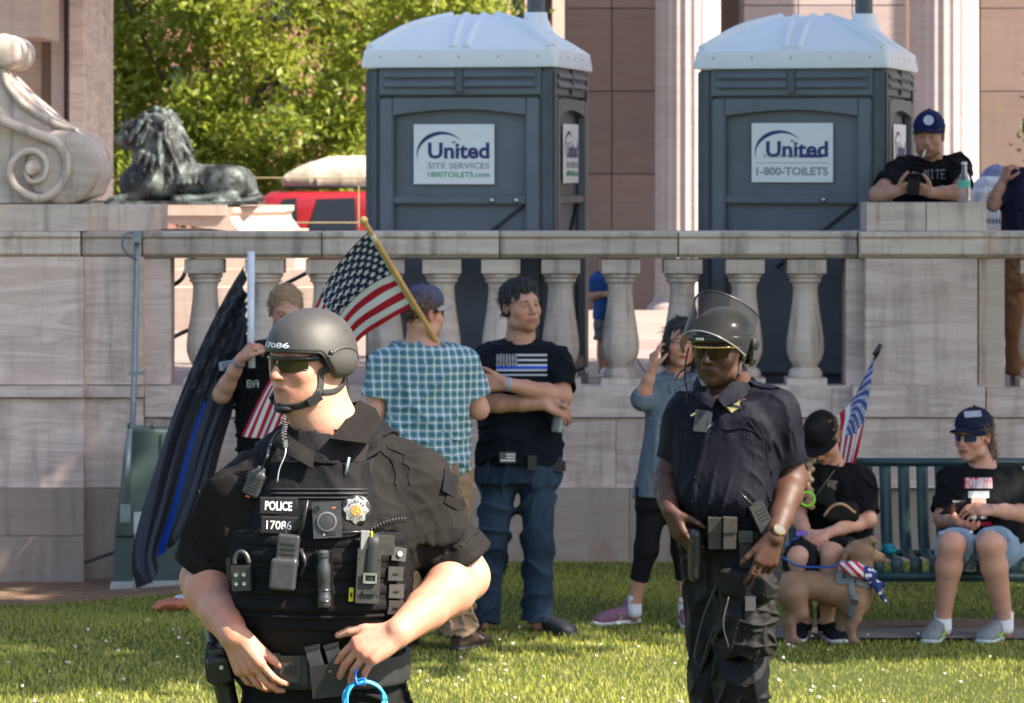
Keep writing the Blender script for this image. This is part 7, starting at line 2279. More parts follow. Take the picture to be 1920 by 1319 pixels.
 vz = VT.coord(); VT.put(VT.b.inputs['Alpha'], VT.math('MULTIPLY_ADD', VT.noise(vz, 30, 5), .45, .24)); VT = VT.m
 rows = []
 for t in np.linspace(0, 1, 5):       # from the brow edge of the shield (far end, out in front) back over the dome
  ang = math.radians(8 + 70 * t)
  row = []
  for a in np.linspace(-1.35, 1.35, 9):
   r_ = .170 + .020 * math.cos(a)
   y = r_ * math.cos(a) * math.cos(ang * .0) ; x = .126 * math.sin(a) / math.sin(1.35) * 1.0
   base = V(x, y - .015, -.055 + .165 * t - .0)
   # swing the whole shield up about the hinge
   th = math.radians(38); hy, hz = -.02, .015
   yy, zz = base[1] - hy, base[2] - hz
   row.append(Q(x, hy + yy * math.cos(th) - zz * math.sin(th), hz + yy * math.sin(th) + zz * math.cos(th)))
  rows.append(row)
 vis = patch('visor', rows, .0025, VT, helm, None, 5, 5)
 tube('visor_edge', spline(rows[0], 60), .0025, plain('visor_rim', (.22, .22, .22), .2, bump=0), vis, 6); tube('visor_edge', spline(rows[-1], 60), .0035, BLACKP, vis, 6)
 specs(body, hc, Rh, .272, plain('gold_mirror_lens', (.035, .026, .012), .1, .7, var=.1, bump=0), GO)
officer2()

# ------------------------------------------------------------------ man in navy T-shirt with folded arms
def man_tee():
 f = Fig(16.8, 8, 965, res=.0065); J, S = f.J, f.S
 hc = J(976, 574, 0); Rh = head_frame(32, -2, 4)
 head(S, hc, Rh, .252, brow=(.10, .07, .06), lip=(.75, .5, .48), smile=1.6, beard=(.78, .74, .74), fat=.009, nose=1.12)
 f.neck(hc, Rh, J(976, 630, .02), .060, .066)
 rows = [(860, 972, 70, .12, 0), (800, 976, 72, .125, 0), (740, 980, 74, .12, 0), (690, 980, 74, .11, 0), (655, 979, 50, .085, 0)]
 f.torso(rows)
 shL, elL = J(910, 680, 0), J(902, 756, -.12); shR, elR = J(1048, 680, 0), J(1054, 744, -.13)
 wrR, wrL = J(948, 720, -.25), J(1022, 758, -.19)
 f.arm(shR, elR, wrR, (.056, .048, .047, .032)); f.arm(shL, elL, wrL, (.056, .048, .046, .032))
 hand(S, wrR, V(-.9, .12, .05), V(-.2, .9, -.2), V(0.1, 0, 1), 1.06, curls=[(.3, .4, .3)] * 4, thumb_dir=V(-.75, -.1, .55), thumb=(.2, .2))
 hand(S, wrL, V(.80, .10, -.35), V(-.3, .6, -.7), V(.3, -.5, .7), 1.06, curls=[(.5, .6, .5)] * 4, thumb_dir=V(.7, -.5, .0), thumb=(.3, .3))
 hA, kA, aA = J(938, 890, 0), J(922, 1025, .0), J(905, 1162, .02); hB, kB, aB = J(1006, 890, 0), J(1010, 1025, -.03), J(1008, 1162, 0)
 f.leg(hA, kA, aA); f.leg(hB, kB, aB)
 body = person(S, 'person', SKIN_TAN2, f.foot, 'dark-haired smiling man in navy T-shirt and jeans standing with folded arms', 'person')
 srows = [(868, 972, 76, .14, 0), (850, 973, 77, .14, 0), (800, 976, 76, .138, 0), (740, 980, 78, .135, 0), (688, 980, 79, .122, 0), (644, 978, 56, .092, 0)]
 shirt = f.shirt('t_shirt', NAVY_TEE, srows, [(shL, .062), (shR, .062)], [(shL, shL + (elL - shL) * .85, .066, .072), (shR, shR + (elR - shR) * .80, .068, .074)], body, .009, .068, seed=17, frq=24)
 f.pants('jeans', JEANS, [(905, 972, 74, .125, 0), (875, 972, 74, .128, 0), (848, 972, 73, .128, 0)], [([hA, kA, aA], [.092, .077, .075]), ([hB, kB, aB], [.092, .077, .077])], body, .012, seed=21)
 for a, yw in ((aA, -25), (aB, 40)): shoe('shoe', V(a[0], a[1] + .05, 0), yw, .29, plain('dark_suede', (.02, .022, .03), .7), BSOLE, body)
 def ex(H, P, q):
  H.ell(P(0, .04, .100), V(.045, .045, .03) * q, Rh, .03); H.ell(P(0, -.02, -.03), V(.082, .06, .05) * q, Rh, .02)
 hair_cap(body, hc, Rh, .252, HAIR_BLACK, low=-.035, extra=ex, front_z=.03, seed=3)
 # chest print: bleached flag with one blue line
 def cf(u, v):
  if u < .42 and v < .56:
   a, b = (u / .42 * 7) % 1, (v / .56 * 6 + .5 * (int(u / .42 * 7) % 2)) % 1
   return (.36, .38, .42) if (a - .5) ** 2 + (b - .5) ** 2 < .14 else None
  r = int(v * 8.999)
  if r == 5: return (.01, .06, .45)
  if r % 2 == 0 and v < .98 and not (u < .42 and v < .56): return (.40, .42, .46)
  return None
 decal_grid('chest_print', shirt, 930, 1026, 664, 706, f.Y, cf, 60, 40, PRINT, shirt, .003)
 bt = SDF(.006); bt.loft(f.o, f.R, f.secs([(867, 972, 75, .134, 0), (851, 972, 75, .134, 0)], .006), 0); bt.loft(f.o, f.R, f.secs([(880, 972, 70, .125, 0), (840, 972, 70, .125, 0)]), 0, 'sub')
 b = bt.obj('belt', BLACKG, body)
 p = J(952, 858, -.16); bk = obox('belt_buckle', p, (.078, .012, .052), None, plain('buckle_pewter', (.10, .10, .10), .4, .5), b, .004)
 for i in range(3): obox('buckle_stripe', p + V(.014 if i < 2 else 0, -.008, .014 - i * .014), (.044 if i < 2 else .07, .003, .006), None, LETTER, bk, .001)
 obox('belt_pouch', J(1050, 874, -.06), (.056, .04, .048), None, BLACKP, b, .006); obox('key_fob', J(998, 868, -.15), (.044, .028, .072), None, BLACKP, b, .008)
 d = unit(wrR - elR); Rw = frame(d); lathe('wristband', [(.033, -.009), (.0345, -.008), (.0345, .008), (.033, .009)], wrR - d * .01, plain('blue_grey_band', (.22, .30, .48), .5), body, 20, np.stack([Rw[:, 0], Rw[:, 2], Rw[:, 1]], 1))
 bottle('water_bottle', J(1044, 812, -.18), J(1052, 762, -.16), 'clear water bottle held by the man with folded arms')

def clear_mat():
 if 'clear_plastic' in MATS: return MATS['clear_plastic']
 t = NT('clear_plastic'); t.b.inputs['Base Color'].default_value = (.85, .9, .95, 1); t.b.inputs['Roughness'].default_value = .08; t.b.inputs['IOR'].default_value = 1.2
 t.b.inputs['Transmission Weight'].default_value = .85; MATS['clear_plastic'] = t.m; return t.m
def bottle(name, a, b, label, h=.20, r=.032, cap=(.75, .76, .78), band=None):
 a = np.asarray(a, float); d = unit(np.asarray(b, float) - a); Rw = frame(d); R3 = np.stack([Rw[:, 0], Rw[:, 2], Rw[:, 1]], 1)
 root = empty(name, tuple(a), label, 'bottle')
 pr = [(.001, 0), (r * .85, .002), (r, .012), (r * .94, .03), (r, .05), (r * .93, .075), (r, .10), (r, .13), (r * .8, .155), (r * .42, .175), (r * .40, h - .012)]
 lathe('shell', pr, a, clear_mat(), root, 24, R3)
 lathe('cap', [(r * .46, h - .014), (r * .46, h), (.0005, h + .001)], a, plain('cap%.2f' % cap[0], cap, .5), root, 16, R3)
 if band is not None: lathe('label', [(r * 1.01, .085), (r * 1.015, .09), (r * 1.015, .125), (r * 1.01, .13)], a, band, root, 24, R3)
 return root
man_tee()

# ------------------------------------------------------------------ man in plaid shirt seen from behind, with flag pole
def plaid_mat():
 t = NT('teal_plaid')
 tc = t.new('ShaderNodeTexCoord'); xyz = t.sep(tc.outputs['Object'])
 nz = t.noise(tc.outputs['Object'], 5, 3)
 def stripes(c, per, wd, ph, k):
  v = t.math('ADD', t.math('MULTIPLY', c, 1 / per), ph); v = t.math('ADD', v, t.math('MULTIPLY', nz, k)); fr = t.math('FRACT', v); d = t.math('ABSOLUTE', t.math('SUBTRACT', fr, .5))
  return t.math('LESS_THAN', d, wd)
 x = t.math('ADD', xyz[0], t.math('MULTIPLY', xyz[1], .35)); z = xyz[2]
 base = (.25, .36, .42, 1)
 c = t.mix(t.math('MULTIPLY', stripes(x, .038, .20, .1, .25), .62), base, (.015, .12, .17, 1)); c = t.mix(t.math('MULTIPLY', stripes(z, .038, .20, .2, .25), .62), c, (.015, .12, .17, 1))
 c = t.mix(t.math('MULTIPLY', stripes(x, .038, .05, .6, .25), .9), c, (.68, .72, .74, 1)); c = t.mix(t.math('MULTIPLY', stripes(z, .038, .05, .7, .25), .9), c, (.68, .72, .74, 1))
 c = t.mix(t.math('MULTIPLY', stripes(x, .019, .05, .3, .25), .55), c, (.02, .06, .10, 1))
 t.put(t.b.inputs['Base Color'], c); t.b.inputs['Roughness'].default_value = .85; t.b.inputs['Specular IOR Level'].default_value = .2
 t.put(t.b.inputs['Normal'], t.bump(t.noise(tc.outputs['Object'], 9, 3, .5, .5), .5, .03)); return t.m
def man_plaid():
 f = Fig(16.2, 165, 800, res=.0065); J, S = f.J, f.S
 hc = J(794, 588, 0); Rh = head_frame(128, 2)
 head(S, hc, Rh, .235, fat=.006, beard=(.8, .7, .65), eyes=False)
 f.neck(hc, Rh, J(790, 640, 0), .06, .066)
 rows = [(880, 800, 72, .12, 0), (800, 798, 76, .125, 0), (720, 796, 82, .12, 0), (670, 794, 76, .105, 0), (645, 792, 50, .085, 0)]
 f.torso(rows)
 shL, elL, wrL = J(718, 682, 0), J(702, 770, -.02), J(712, 850, .08); shR, elR, wrR = J(872, 680, 0), J(898, 768, .02), J(862, 724, .22)
 f.arm(shL, elL, wrL, (.055, .047, .046, .03)); f.arm(shR, elR, wrR, (.055, .047, .046, .03))
 hand(S, wrR, V(-.75, .35, .35), V(-.3, -.4, -.6), V(.1, -.2, .9), 1.05, curls=[(.9, .9, .6)] * 4); hand(S, wrL, V(0, .2, -.95), V(.6, .3, 0), V(.3, .9, 0), 1.05)
 hA, kA, aA = J(765, 900, 0), J(755, 1060, .0), J(750, 1190, 0); hB, kB, aB = J(838, 900, 0), J(846, 1060, 0), J(858, 1185, 0)
 f.leg(hA, kA, aA); f.leg(hB, kB, aB)
 body = person(S, 'person', SKIN_FAIR2, f.foot, 'man in teal and white plaid shirt and two-tone cap seen from behind', 'person')
 PM = plaid_mat()
 srows = [(884, 800, 78, .135, 0), (850, 799, 78, .14, 0), (800, 798, 80, .14, 0), (720, 797, 83, .132, 0), (672, 795, 79, .115, 0), (646, 792, 54, .095, 0)]
 shirt = f.shirt('plaid_shirt', PM, srows, [(shL, .064), (shR, .064)], [(shL, shL + (elL - shL) * .74, .070, .076), (shR, shR + (elR - shR) * .74, .070, .078)], body, .009, .066, seed=51, frq=20)
 cl = SDF(.005); cl.cone(J(790, 632, 0), J(790, 652, 0), .072, .078, .01, cut=3); cl.cone(J(790, 620, 0), J(790, 660, 0), .064, .066, 0, 'sub'); cl.obj('collar', PM, shirt)
 f.pants('trousers', KHAKI, [(925, 800, 74, .125, 0), (890, 800, 75, .13, 0), (868, 800, 74, .13, 0)], [([hA, kA, aA], [.11, .088, .085]), ([hB, kB, aB], [.11, .088, .088])], body, .014, seed=23)
 for a, yw in ((aA, 170), (aB, 150)): shoe('shoe', V(a[0], a[1] - .05, 0), yw, .29, plain('brown_leather', (.05, .03, .02), .6), BSOLE, body)
 hair_cap(body, hc, Rh, .235, HAIR_BROWN, low=-.045, grow=.985, seed=9)
 cp = ballcap(body, hc, Rh, .24, cloth('slate_blue_cap', (.085, .085, .14), fscale=20, fold=.2), cloth('pale_cap_mesh', (.42, .38, .35), fscale=20, fold=.2))
 specs(body, hc, Rh, .235, BLACKP, BLACKP)
man_plaid()

# ------------------------------------------------------------------ flags
def flag_mat(name, stripe_a, stripe_b, canton, star, mono=None):
 t = NT(name)
 uv = t.new('ShaderNodeUVMap'); x, y, _ = t.sep(uv.outputs[0])
 row = t.math('FLOOR', t.math('MULTIPLY', y, 13.0)); odd = t.math('MODULO', row, 2.0)
 c = t.mix(t.math('LESS_THAN', odd, .5), _lin(stripe_b), _lin(stripe_a))
 if mono is not None: c = t.mix(t.math('COMPARE', row, 6.0, .1), c, _lin(mono))
 inc = t.math('MULTIPLY', t.math('LESS_THAN', x, .4), t.math('GREATER_THAN', y, 6 / 13.0))
 c = t.mix(inc, c, _lin(canton))
 # staggered rows of five-pointed stars
 u = t.math('MULTIPLY', x, 6 / .4); v = t.math('MULTIPLY', t.math('SUBTRACT', y, 6 / 13.0), 9 / (7 / 13.0))
 rv = t.math('FLOOR', v); sh = t.math('MULTIPLY', t.math('MODULO', rv, 2.0), .5)
 fu = t.math('SUBTRACT', t.math('FRACT', t.math('ADD', u, sh)), .5); fv = t.math('SUBTRACT', t.math('FRACT', v), .5)
 fu = t.math('MULTIPLY', fu, 1.25); fv = t.math('MULTIPLY', fv, 1.0)
 r = t.math('SQRT', t.math('ADD', t.math('MULTIPLY', fu, fu), t.math('MULTIPLY', fv, fv))); th = t.math('ARCTAN2', fu, fv)
 lim = t.math('MULTIPLY_ADD', t.math('COSINE', t.math('MULTIPLY', th, 5.0)), .14, .30)
 c = t.mix(t.math('MULTIPLY', inc, t.math('LESS_THAN', r, lim)), c, _lin(star))
 t.put(t.b.inputs['Base Color'], c); t.b.inputs['Roughness'].default_value = .6; t.b.inputs['Specular IOR Level'].default_value = .3
 tr = t.new('ShaderNodeBsdfTranslucent'); t.put(tr.inputs[0], c); ms = t.new('ShaderNodeMixShader'); ms.inputs[0].default_value = .3
 t.l.new(t.b.outputs[0], ms.inputs[1]); t.l.new(tr.outputs[0], ms.inputs[2]); t.l.new(ms.outputs[0], t.out.inputs[0])
 return t.m
def flag_cloth(name, rows, mat, parent, nu=70, nv=44, ripple=.012, seed=0, freq=9, us=1.0, vs=1.0):
 """rows: lists of points from hoist to fly; first row = top edge"""
 rr = [spline(r, nu) for r in rows]; m = min(len(r) for r in rr); rr = [r[:m] for r in rr]
 A = np.array([spline([r[j] for r in rr], nv) for j in range(m)])
 n = A.shape[1]
 du = np.gradient(A, axis=0); dv = np.gradient(A, axis=1); N = np.cross(du, dv); N /= np.linalg.norm(N, axis=2)[..., None] + 1e-12
 u = np.linspace(0, 1, m)[:, None]; v = np.linspace(0, 1, n)[None]
 A = A + N * (ripple * (np.sin(freq * v * 1.5 + 5 * u + seed) * (.3 + u) + .5 * np.sin(freq * 2.3 * v + 8 * u + seed * 2)))[..., None]
 f = np.array([[i * n + j, (i + 1) * n + j, (i + 1) * n + j + 1, i * n + j + 1] for i in range(m - 1) for j in range(n - 1)])
 me = mesh_np(name, A.reshape(-1, 3), f)
 uvl = me.uv_layers.new(name='UVMap')
 UV = np.stack([np.broadcast_to(u * us, (m, n)), np.broadcast_to(1 - v * vs, (m, n))], -1).reshape(-1, 2)
 li = np.empty(len(me.loops), np.int32); me.loops.foreach_get('vertex_index', li); uvl.data.foreach_set('uv', UV[li].astype(np.float32).ravel())
 return link(name, me, mat, parent)
USA = flag_mat('us_flag', (.42, .012, .03), (.70, .69, .70), (.012, .018, .055), (.72, .72, .74))
USA2 = flag_mat('us_flag_bright', (.48, .015, .03), (.72, .72, .74), (.02, .05, .24), (.74, .74, .76))
TBL = flag_mat('black_blue_flag', (.018, .020, .028), (.055, .064, .095), (.018, .020, .030), (.06, .065, .085), (.01, .07, .46))
WOOD = plain('pale_wood_pole', (.50, .31, .12), .5, var=.15, scale=20)
def big_flag():
 Y = 16.32
 p = lambda px, py, dy=0: W(px, py, Y + dy)
 top, bot = p(682, 414, -.75), p(876, 735, .10)
 root = empty('wooden_pole_flag', tuple(bot), 'United States flag on a pale wooden pole held by the man in plaid', 'flag')
 tube('pole', [top + (bot - top) * t for t in np.linspace(0, 1, 8)], .0135, WOOD, root, 12)
 bm = bmesh.new(); bmesh.ops.create_uvsphere(bm, u_segments=12, v_segments=8, radius=.02); bmesh.ops.translate(bm, verts=bm.verts, vec=top); bm_obj('finial', bm, WOOD, root, smooth=True)
 # hoist runs down the pole; the cloth falls away to the lower left behind the front officer's head
 rows = [[p(692, 432, -.70), p(655, 470, -.52), p(612, 530, -.25), p(560, 640, -.05), p(500, 720, .05), p(452, 818, .08)],
   [p(718, 480, -.57), p(680, 505, -.46), p(632, 560, -.27), p(575, 650, -.08), p(520, 730, .02), p(480, 822, .06)],
   [p(746, 530, -.44), p(704, 552, -.38), p(655, 592, -.24), p(600, 672, -.08), p(545, 745, .0), p(508, 826, .04)],
   [p(774, 575, -.32), p(728, 602, -.30), p(676, 636, -.20), p(622, 700, -.08), p(568, 765, .0), p(534, 832, .03)]]
 flag_cloth('cloth', rows, USA, root, ripple=.008, seed=1, us=.88, vs=.98)
 slv = tube('hoist_sleeve', spline([p(697, 440, -.69), p(715, 470, -.60), p(744, 520, -.47), p(768, 560, -.36), p(778, 578, -.32)], 16), .014, plain('white_sleeve', (.62, .58, .52), .8), root, 10)
big_flag()
def thin_line_flag():
 Y = 17.42
 p = lambda px, py, dy=0: W(px, py, Y + dy)
 root = empty('thin_line_flag', tuple(p(470, 640)), 'black and grey flag with a blue line hanging from a white pole at the left', 'flag')
 WP = plain('white_pole', (.62, .66, .76), .35, var=.1)
 tube('pole', [p(471, 472, -.2), p(470, 620, -.2), p(472, 690, -.2)], .0185, WP, root, 12)
 rows = [[p(464, 494, .02), p(424, 560, .05), p(372, 660, .08), p(318, 790, .05), p(276, 930, .06), p(256, 1040, .05), p(270, 1096, .08)],
   [p(466, 535, -.01), p(432, 592, -.08), p(388, 684, -.05), p(338, 812, -.06), p(300, 946, -.07), p(276, 1040, -.05), p(286, 1088, -.06)],
   [p(467, 566, .02), p(440, 622, .08), p(404, 706, .06), p(362, 826, .08), p(330, 944, .09), p(306, 1016, .07), p(306, 1040, .08)],
   [p(469, 598, -.02), p(450, 650, -.08), p(422, 730, -.05), p(386, 838, -.06), p(362, 936, -.06), p(342, 998, -.08), p(336, 1012, -.04)],
   [p(470, 630, 0), p(462, 676, .04), p(444, 752, .06), p(414, 846, .08), p(394, 930, .08), p(376, 984, .05), p(366, 996, .02)]]
 rows = [[q + V(0, (-.2, -.10, -.02, 0, 0, 0, 0)[i], 0) for i, q in enumerate(r)] for r in rows]
 for r in rows:
  for q in r[1:]: q[1] = 17.38 + (q[1] - 17.42) * .4
 flag_cloth('cloth', rows, TBL, root, ripple=.022, seed=3, freq=13)
thin_line_flag()
def small_flag():
 Y = 17.25
 p = lambda px, py, dy=0: W(px, py, Y + dy)
 root = empty('bench_flag', tuple(p(1590, 1040)), 'small United States flag on a stick fixed behind the bench', 'flag')
 tube('pole', [p(1652, 648), p(1530, 900, .04), p(1470, 1040, .06)], .007, plain('black_stick', (.02, .02, .02), .5), root, 8)
 tube('finial', [p(1652, 646), p(1640, 668)], [.012, .016], MATS['black_stick'], root, 10)
 rows = [[p(1640, 668), p(1636, 700, -.02), p(1626, 760, -.03), p(1612, 830, -.03), p(1604, 870, -.02)],
   [p(1622, 706), p(1620, 740, -.04), p(1610, 790, -.05), p(1598, 840, -.05), p(1592, 872, -.04)],
   [p(1602, 746), p(1600, 770, -.03), p(1592, 800, -.04), p(1584, 846, -.05), p(1580, 874, -.04)],
   [p(1570, 780), p(1572, 796, -.01), p(1570, 820, -.02), p(1570, 850, -.02), p(1568, 876, -.02)]]
 flag_cloth('cloth', rows, USA2, root, ripple=.006, seed=2, us=.66, vs=.72)
small_flag()
# ------------------------------------------------------------------ woman holding the black flag
def flag_woman():
 f = Fig(17.4, -5, 520, res=.007); J, S = f.J, f.S
 hc = J(536, 584, 0); Rh = head_frame(12, 14)
 head(S, hc, Rh, .245, female=True, brow=(.5, .35, .25))
 f.neck(hc, Rh, J(532, 640, .03))
 rows = [(900, 510, 60, .11, 0), (820, 508, 58, .11, 0), (740, 510, 64, .115, 0), (680, 512, 64, .10, 0), (648, 516, 44, .08, 0)]
 f.torso(rows)
 shL, elL, wrL = J(452, 674, 0), J(416, 740, -.08), J(452, 672, -.22); shR, elR, wrR = J(572, 674, 0), J(590, 760, 0), J(575, 840, -.1)
 f.arm(shL, elL, wrL, (.052, .045, .042, .028)); f.arm(shR, elR, wrR)
 hand(S, wrL, V(.55, -.1, .55), V(.5, .3, -.3), V(.1, -.6, .6), .98, curls=[(.9, 1.1, .7)] * 4, thumb_dir=V(.7, -.4, .3)); hand(S, wrR, V(0, -.2, -.9), V(-.6, .3, 0), V(-.3, -.8, 0), .95)
 hA, kA, aA = J(480, 920), J(480, 1040), J(478, 1140); hB, kB, aB = J(545, 920), J(548, 1040), J(552, 1140)
 f.leg(hA, kA, aA); f.leg(hB, kB, aB)
 body = person(S, 'person', SKIN_FAIR2, f.foot, 'fair-haired woman in black T-shirt holding up the white pole of the black flag', 'person')
 sr = [(r[0], r[1], r[2] + 4, r[3] + .012, r[4]) for r in rows]
 shirt = f.shirt('t_shirt', BLACK_TEE, sr, [(shL, .058), (shR, .058)], [(shL, shL + (elL - shL) * .7, .060, .066), (shR, shR + (elR - shR) * .6, .06, .066)], body, .008, .06, seed=61)
 f.pants('trousers', NAVYP, [(930, 511, 64, .12, 0), (885, 510, 64, .12, 0)], [([hA, kA, aA], [.095, .075, .065]), ([hB, kB, aB], [.095, .075, .065])], body)
 for a in (aA, aB): shoe('shoe', V(a[0], a[1] + .05, 0), 0, .25, BLACKP, WSOLE, body)
 hair_cap(body, hc, Rh, .245, HAIR_BLOND, low=-.03, front_z=.035, seed=5)
 p, R = gear_frame(shirt, 424, 686, 10, .4); pt = obox('sleeve_flag_patch', p, (.07, .045, .006), R, plain('grey_patch', (.30, .33, .40), .7), shirt, .002)
 for i in range(3): obox('patch_stripe', p + R @ V(.005, .012 - .012 * i, .004), (.055, .004, .002), R, BLACKG, pt, 0)
 a = raster_text('BA', 0, 0)
 decal_grid('chest_lettering', shirt, 463, 487, 713, 727, f.Y, lambda u, v: (.5, .5, .5) if a[min(6, int(v * 7)), min(11, int(u * 12))] else None, 12, 7, PRINT, shirt, .004)
 d = unit(wrL - elL); Rw = frame(d); lathe('bracelet', [(.031, -.007), (.034, -.006), (.034, .006), (.031, .007)], wrL - d * .03, plain('steel_band', (.22, .26, .30), .4, .5), body, 18, np.stack([Rw[:, 0], Rw[:, 2], Rw[:, 1]], 1))
flag_woman()

# ------------------------------------------------------------------ woman in denim tunic shading her eyes
DENIM = cloth('chambray', (.14, .18, .23), fscale=14, fold=.7, var=.25)
def tunic_woman():
 f = Fig(17.08, 10, 1245, res=.006); J, S = f.J, f.S
 hc = J(1277, 643, 0); Rh = head_frame(6, 0, -5)
 head(S, hc, Rh, .235, female=True, brow=(.15, .1, .09), lip=(.85, .30, .36))
 f.neck(hc, Rh, J(1268, 698, .03), .043, .048)
 rows = [(925, 1244, 42, .10, 0), (860, 1246, 42, .095, 0), (800, 1250, 36, .085, 0), (750, 1256, 42, .09, 0), (715, 1262, 40, .075, 0)]
 f.torso(rows)
 shL, elL, wrL = J(1222, 722, 0), J(1203, 752, -.10), J(1223, 690, -.14); shR, elR, wrR = J(1308, 722, 0), J(1318, 810, 0), J(1312, 880, -.08)
 f.arm(shL, elL, wrL, (.042, .036, .035, .023)); f.arm(shR, elR, wrR, (.042, .036, .035, .023))
 hand(S, wrL, V(.18, .10, .95), V(.85, .5, -.1), V(.5, -.7, .2), .80, curls=[(.2, .4, .3), (.3, .6, .5), (.6, .9, .6), (.7, 1.0, .6)]); hand(S, wrR, V(0, -.1, -1), V(-.6, .4, 0), V(-.3, -.8, 0), .88)
 hA, kA, aA = J(1224, 925), J(1212, 1030, -.02), J(1190, 1130, .02); hB, kB, aB = J(1275, 925), J(1282, 1030, 0), J(1285, 1132, 0)
 f.leg(hA, kA, aA, (.06, .042, .03)); f.leg(hB, kB, aB, (.06, .042, .03))
 body = person(S, 'person', SKIN_FAIR, f.foot, 'dark-haired woman in blue denim tunic and black leggings raising a hand to her temple', 'person')
 sr = [(932, 1243, 50, .125, 0), (900, 1244, 49, .12, 0), (850, 1247, 45, .11, 0), (795, 1250, 39, .098, 0), (750, 1256, 46, .102, 0), (714, 1262, 44, .085, 0)]
 sh = f.shirt('tunic', DENIM, sr, [(shL, .046), (shR, .046)], [(shL, elL, .048, .052), (elL, elL + (wrL - elL) * .2, .052, .050), (shR, shR + (elR - shR) * .95, .048, .052)], body, .010, .047, seed=71, frq=34, neck_drop=.02, cuff=-1)
 q = [cam_hit(sh, px, 796) for px in range(1216, 1290, 6)]; q = [h[0] for h in q if h is not None]; tube('waistband', q, .005, DENIM, sh, 8)
 p, R = gear_frame(sh, 1249, 797, 0, .6); obox('coral_tag', p + R[:, 2] * .008, (.028, .028, .008), R, plain('coral', (.55, .16, .13), .6), sh, .004)
 q = [cam_hit(sh, px, py) for px, py in ((1268, 722), (1268, 745), (1266, 770), (1262, 790))]; tube('placket', [h[0] for h in q if h is not None], .004, DENIM, sh, 8)
 f.pants('leggings', cloth('black_leggings', (.010, .010, .012), .8), [(950, 1246, 46, .10, 0), (905, 1246, 44, .10, 0)], [([hA, kA, J(1198, 1088, 0)], [.080, .058, .045]), ([hB, kB, J(1284, 1088, 0)], [.078, .060, .047])], body, .0015)
 MV = cloth('mauve_knit', (.27, .13, .19), fscale=30)
 for a, yw in ((aA, -62), (aB, 5)):
  k_ = SDF(.005); k_.cone(a + V(0, 0, .035), V(a[0], a[1], .06), .034, .036, .01, cut=1); k_.obj('sock', plain('white_sock', (.68, .68, .72), .9), body)
  shoe('sneaker', V(a[0], a[1] + .045, 0), yw, .245, MV, WSOLE, body, .042, .072)
 def ex(H, P, q):
  H.ell(P(0, -.05, -.03), V(.085, .07, .10) * q, Rh, .03)
  for sx in (-1, 1): H.ell(P(sx * .074, .012, -.045), V(.022, .05, .085) * q, Rh, .02)
 hair_cap(body, hc, Rh, .235, HAIR_BLACK, low=-.19, extra=ex, front_z=.02, seed=6, slen=.06)
 d = unit(wrL - elL); Rw = frame(d); lathe('bracelet', [(.030, -.005), (.032, -.004), (.032, .004), (.030, .005)], elL + (wrL - elL) * .42 + V(0, 0, 0), plain('steel_band', (.22, .26, .30)), body, 18, np.stack([Rw[:, 0], Rw[:, 2], Rw[:, 1]], 1))
tunic_woman()

def phone(c, R, label):
 o = obox('smartphone', c, (.072, .009, .145), R, BLACKP, None, .004, tuple(c)); tag(o, label, 'phone')
 obox('screen', np.asarray(c) - R[:, 1] * .0052, (.064, .001, .132), R, plain('dark_screen', (.01, .011, .014), .1, bump=0), o, 0)

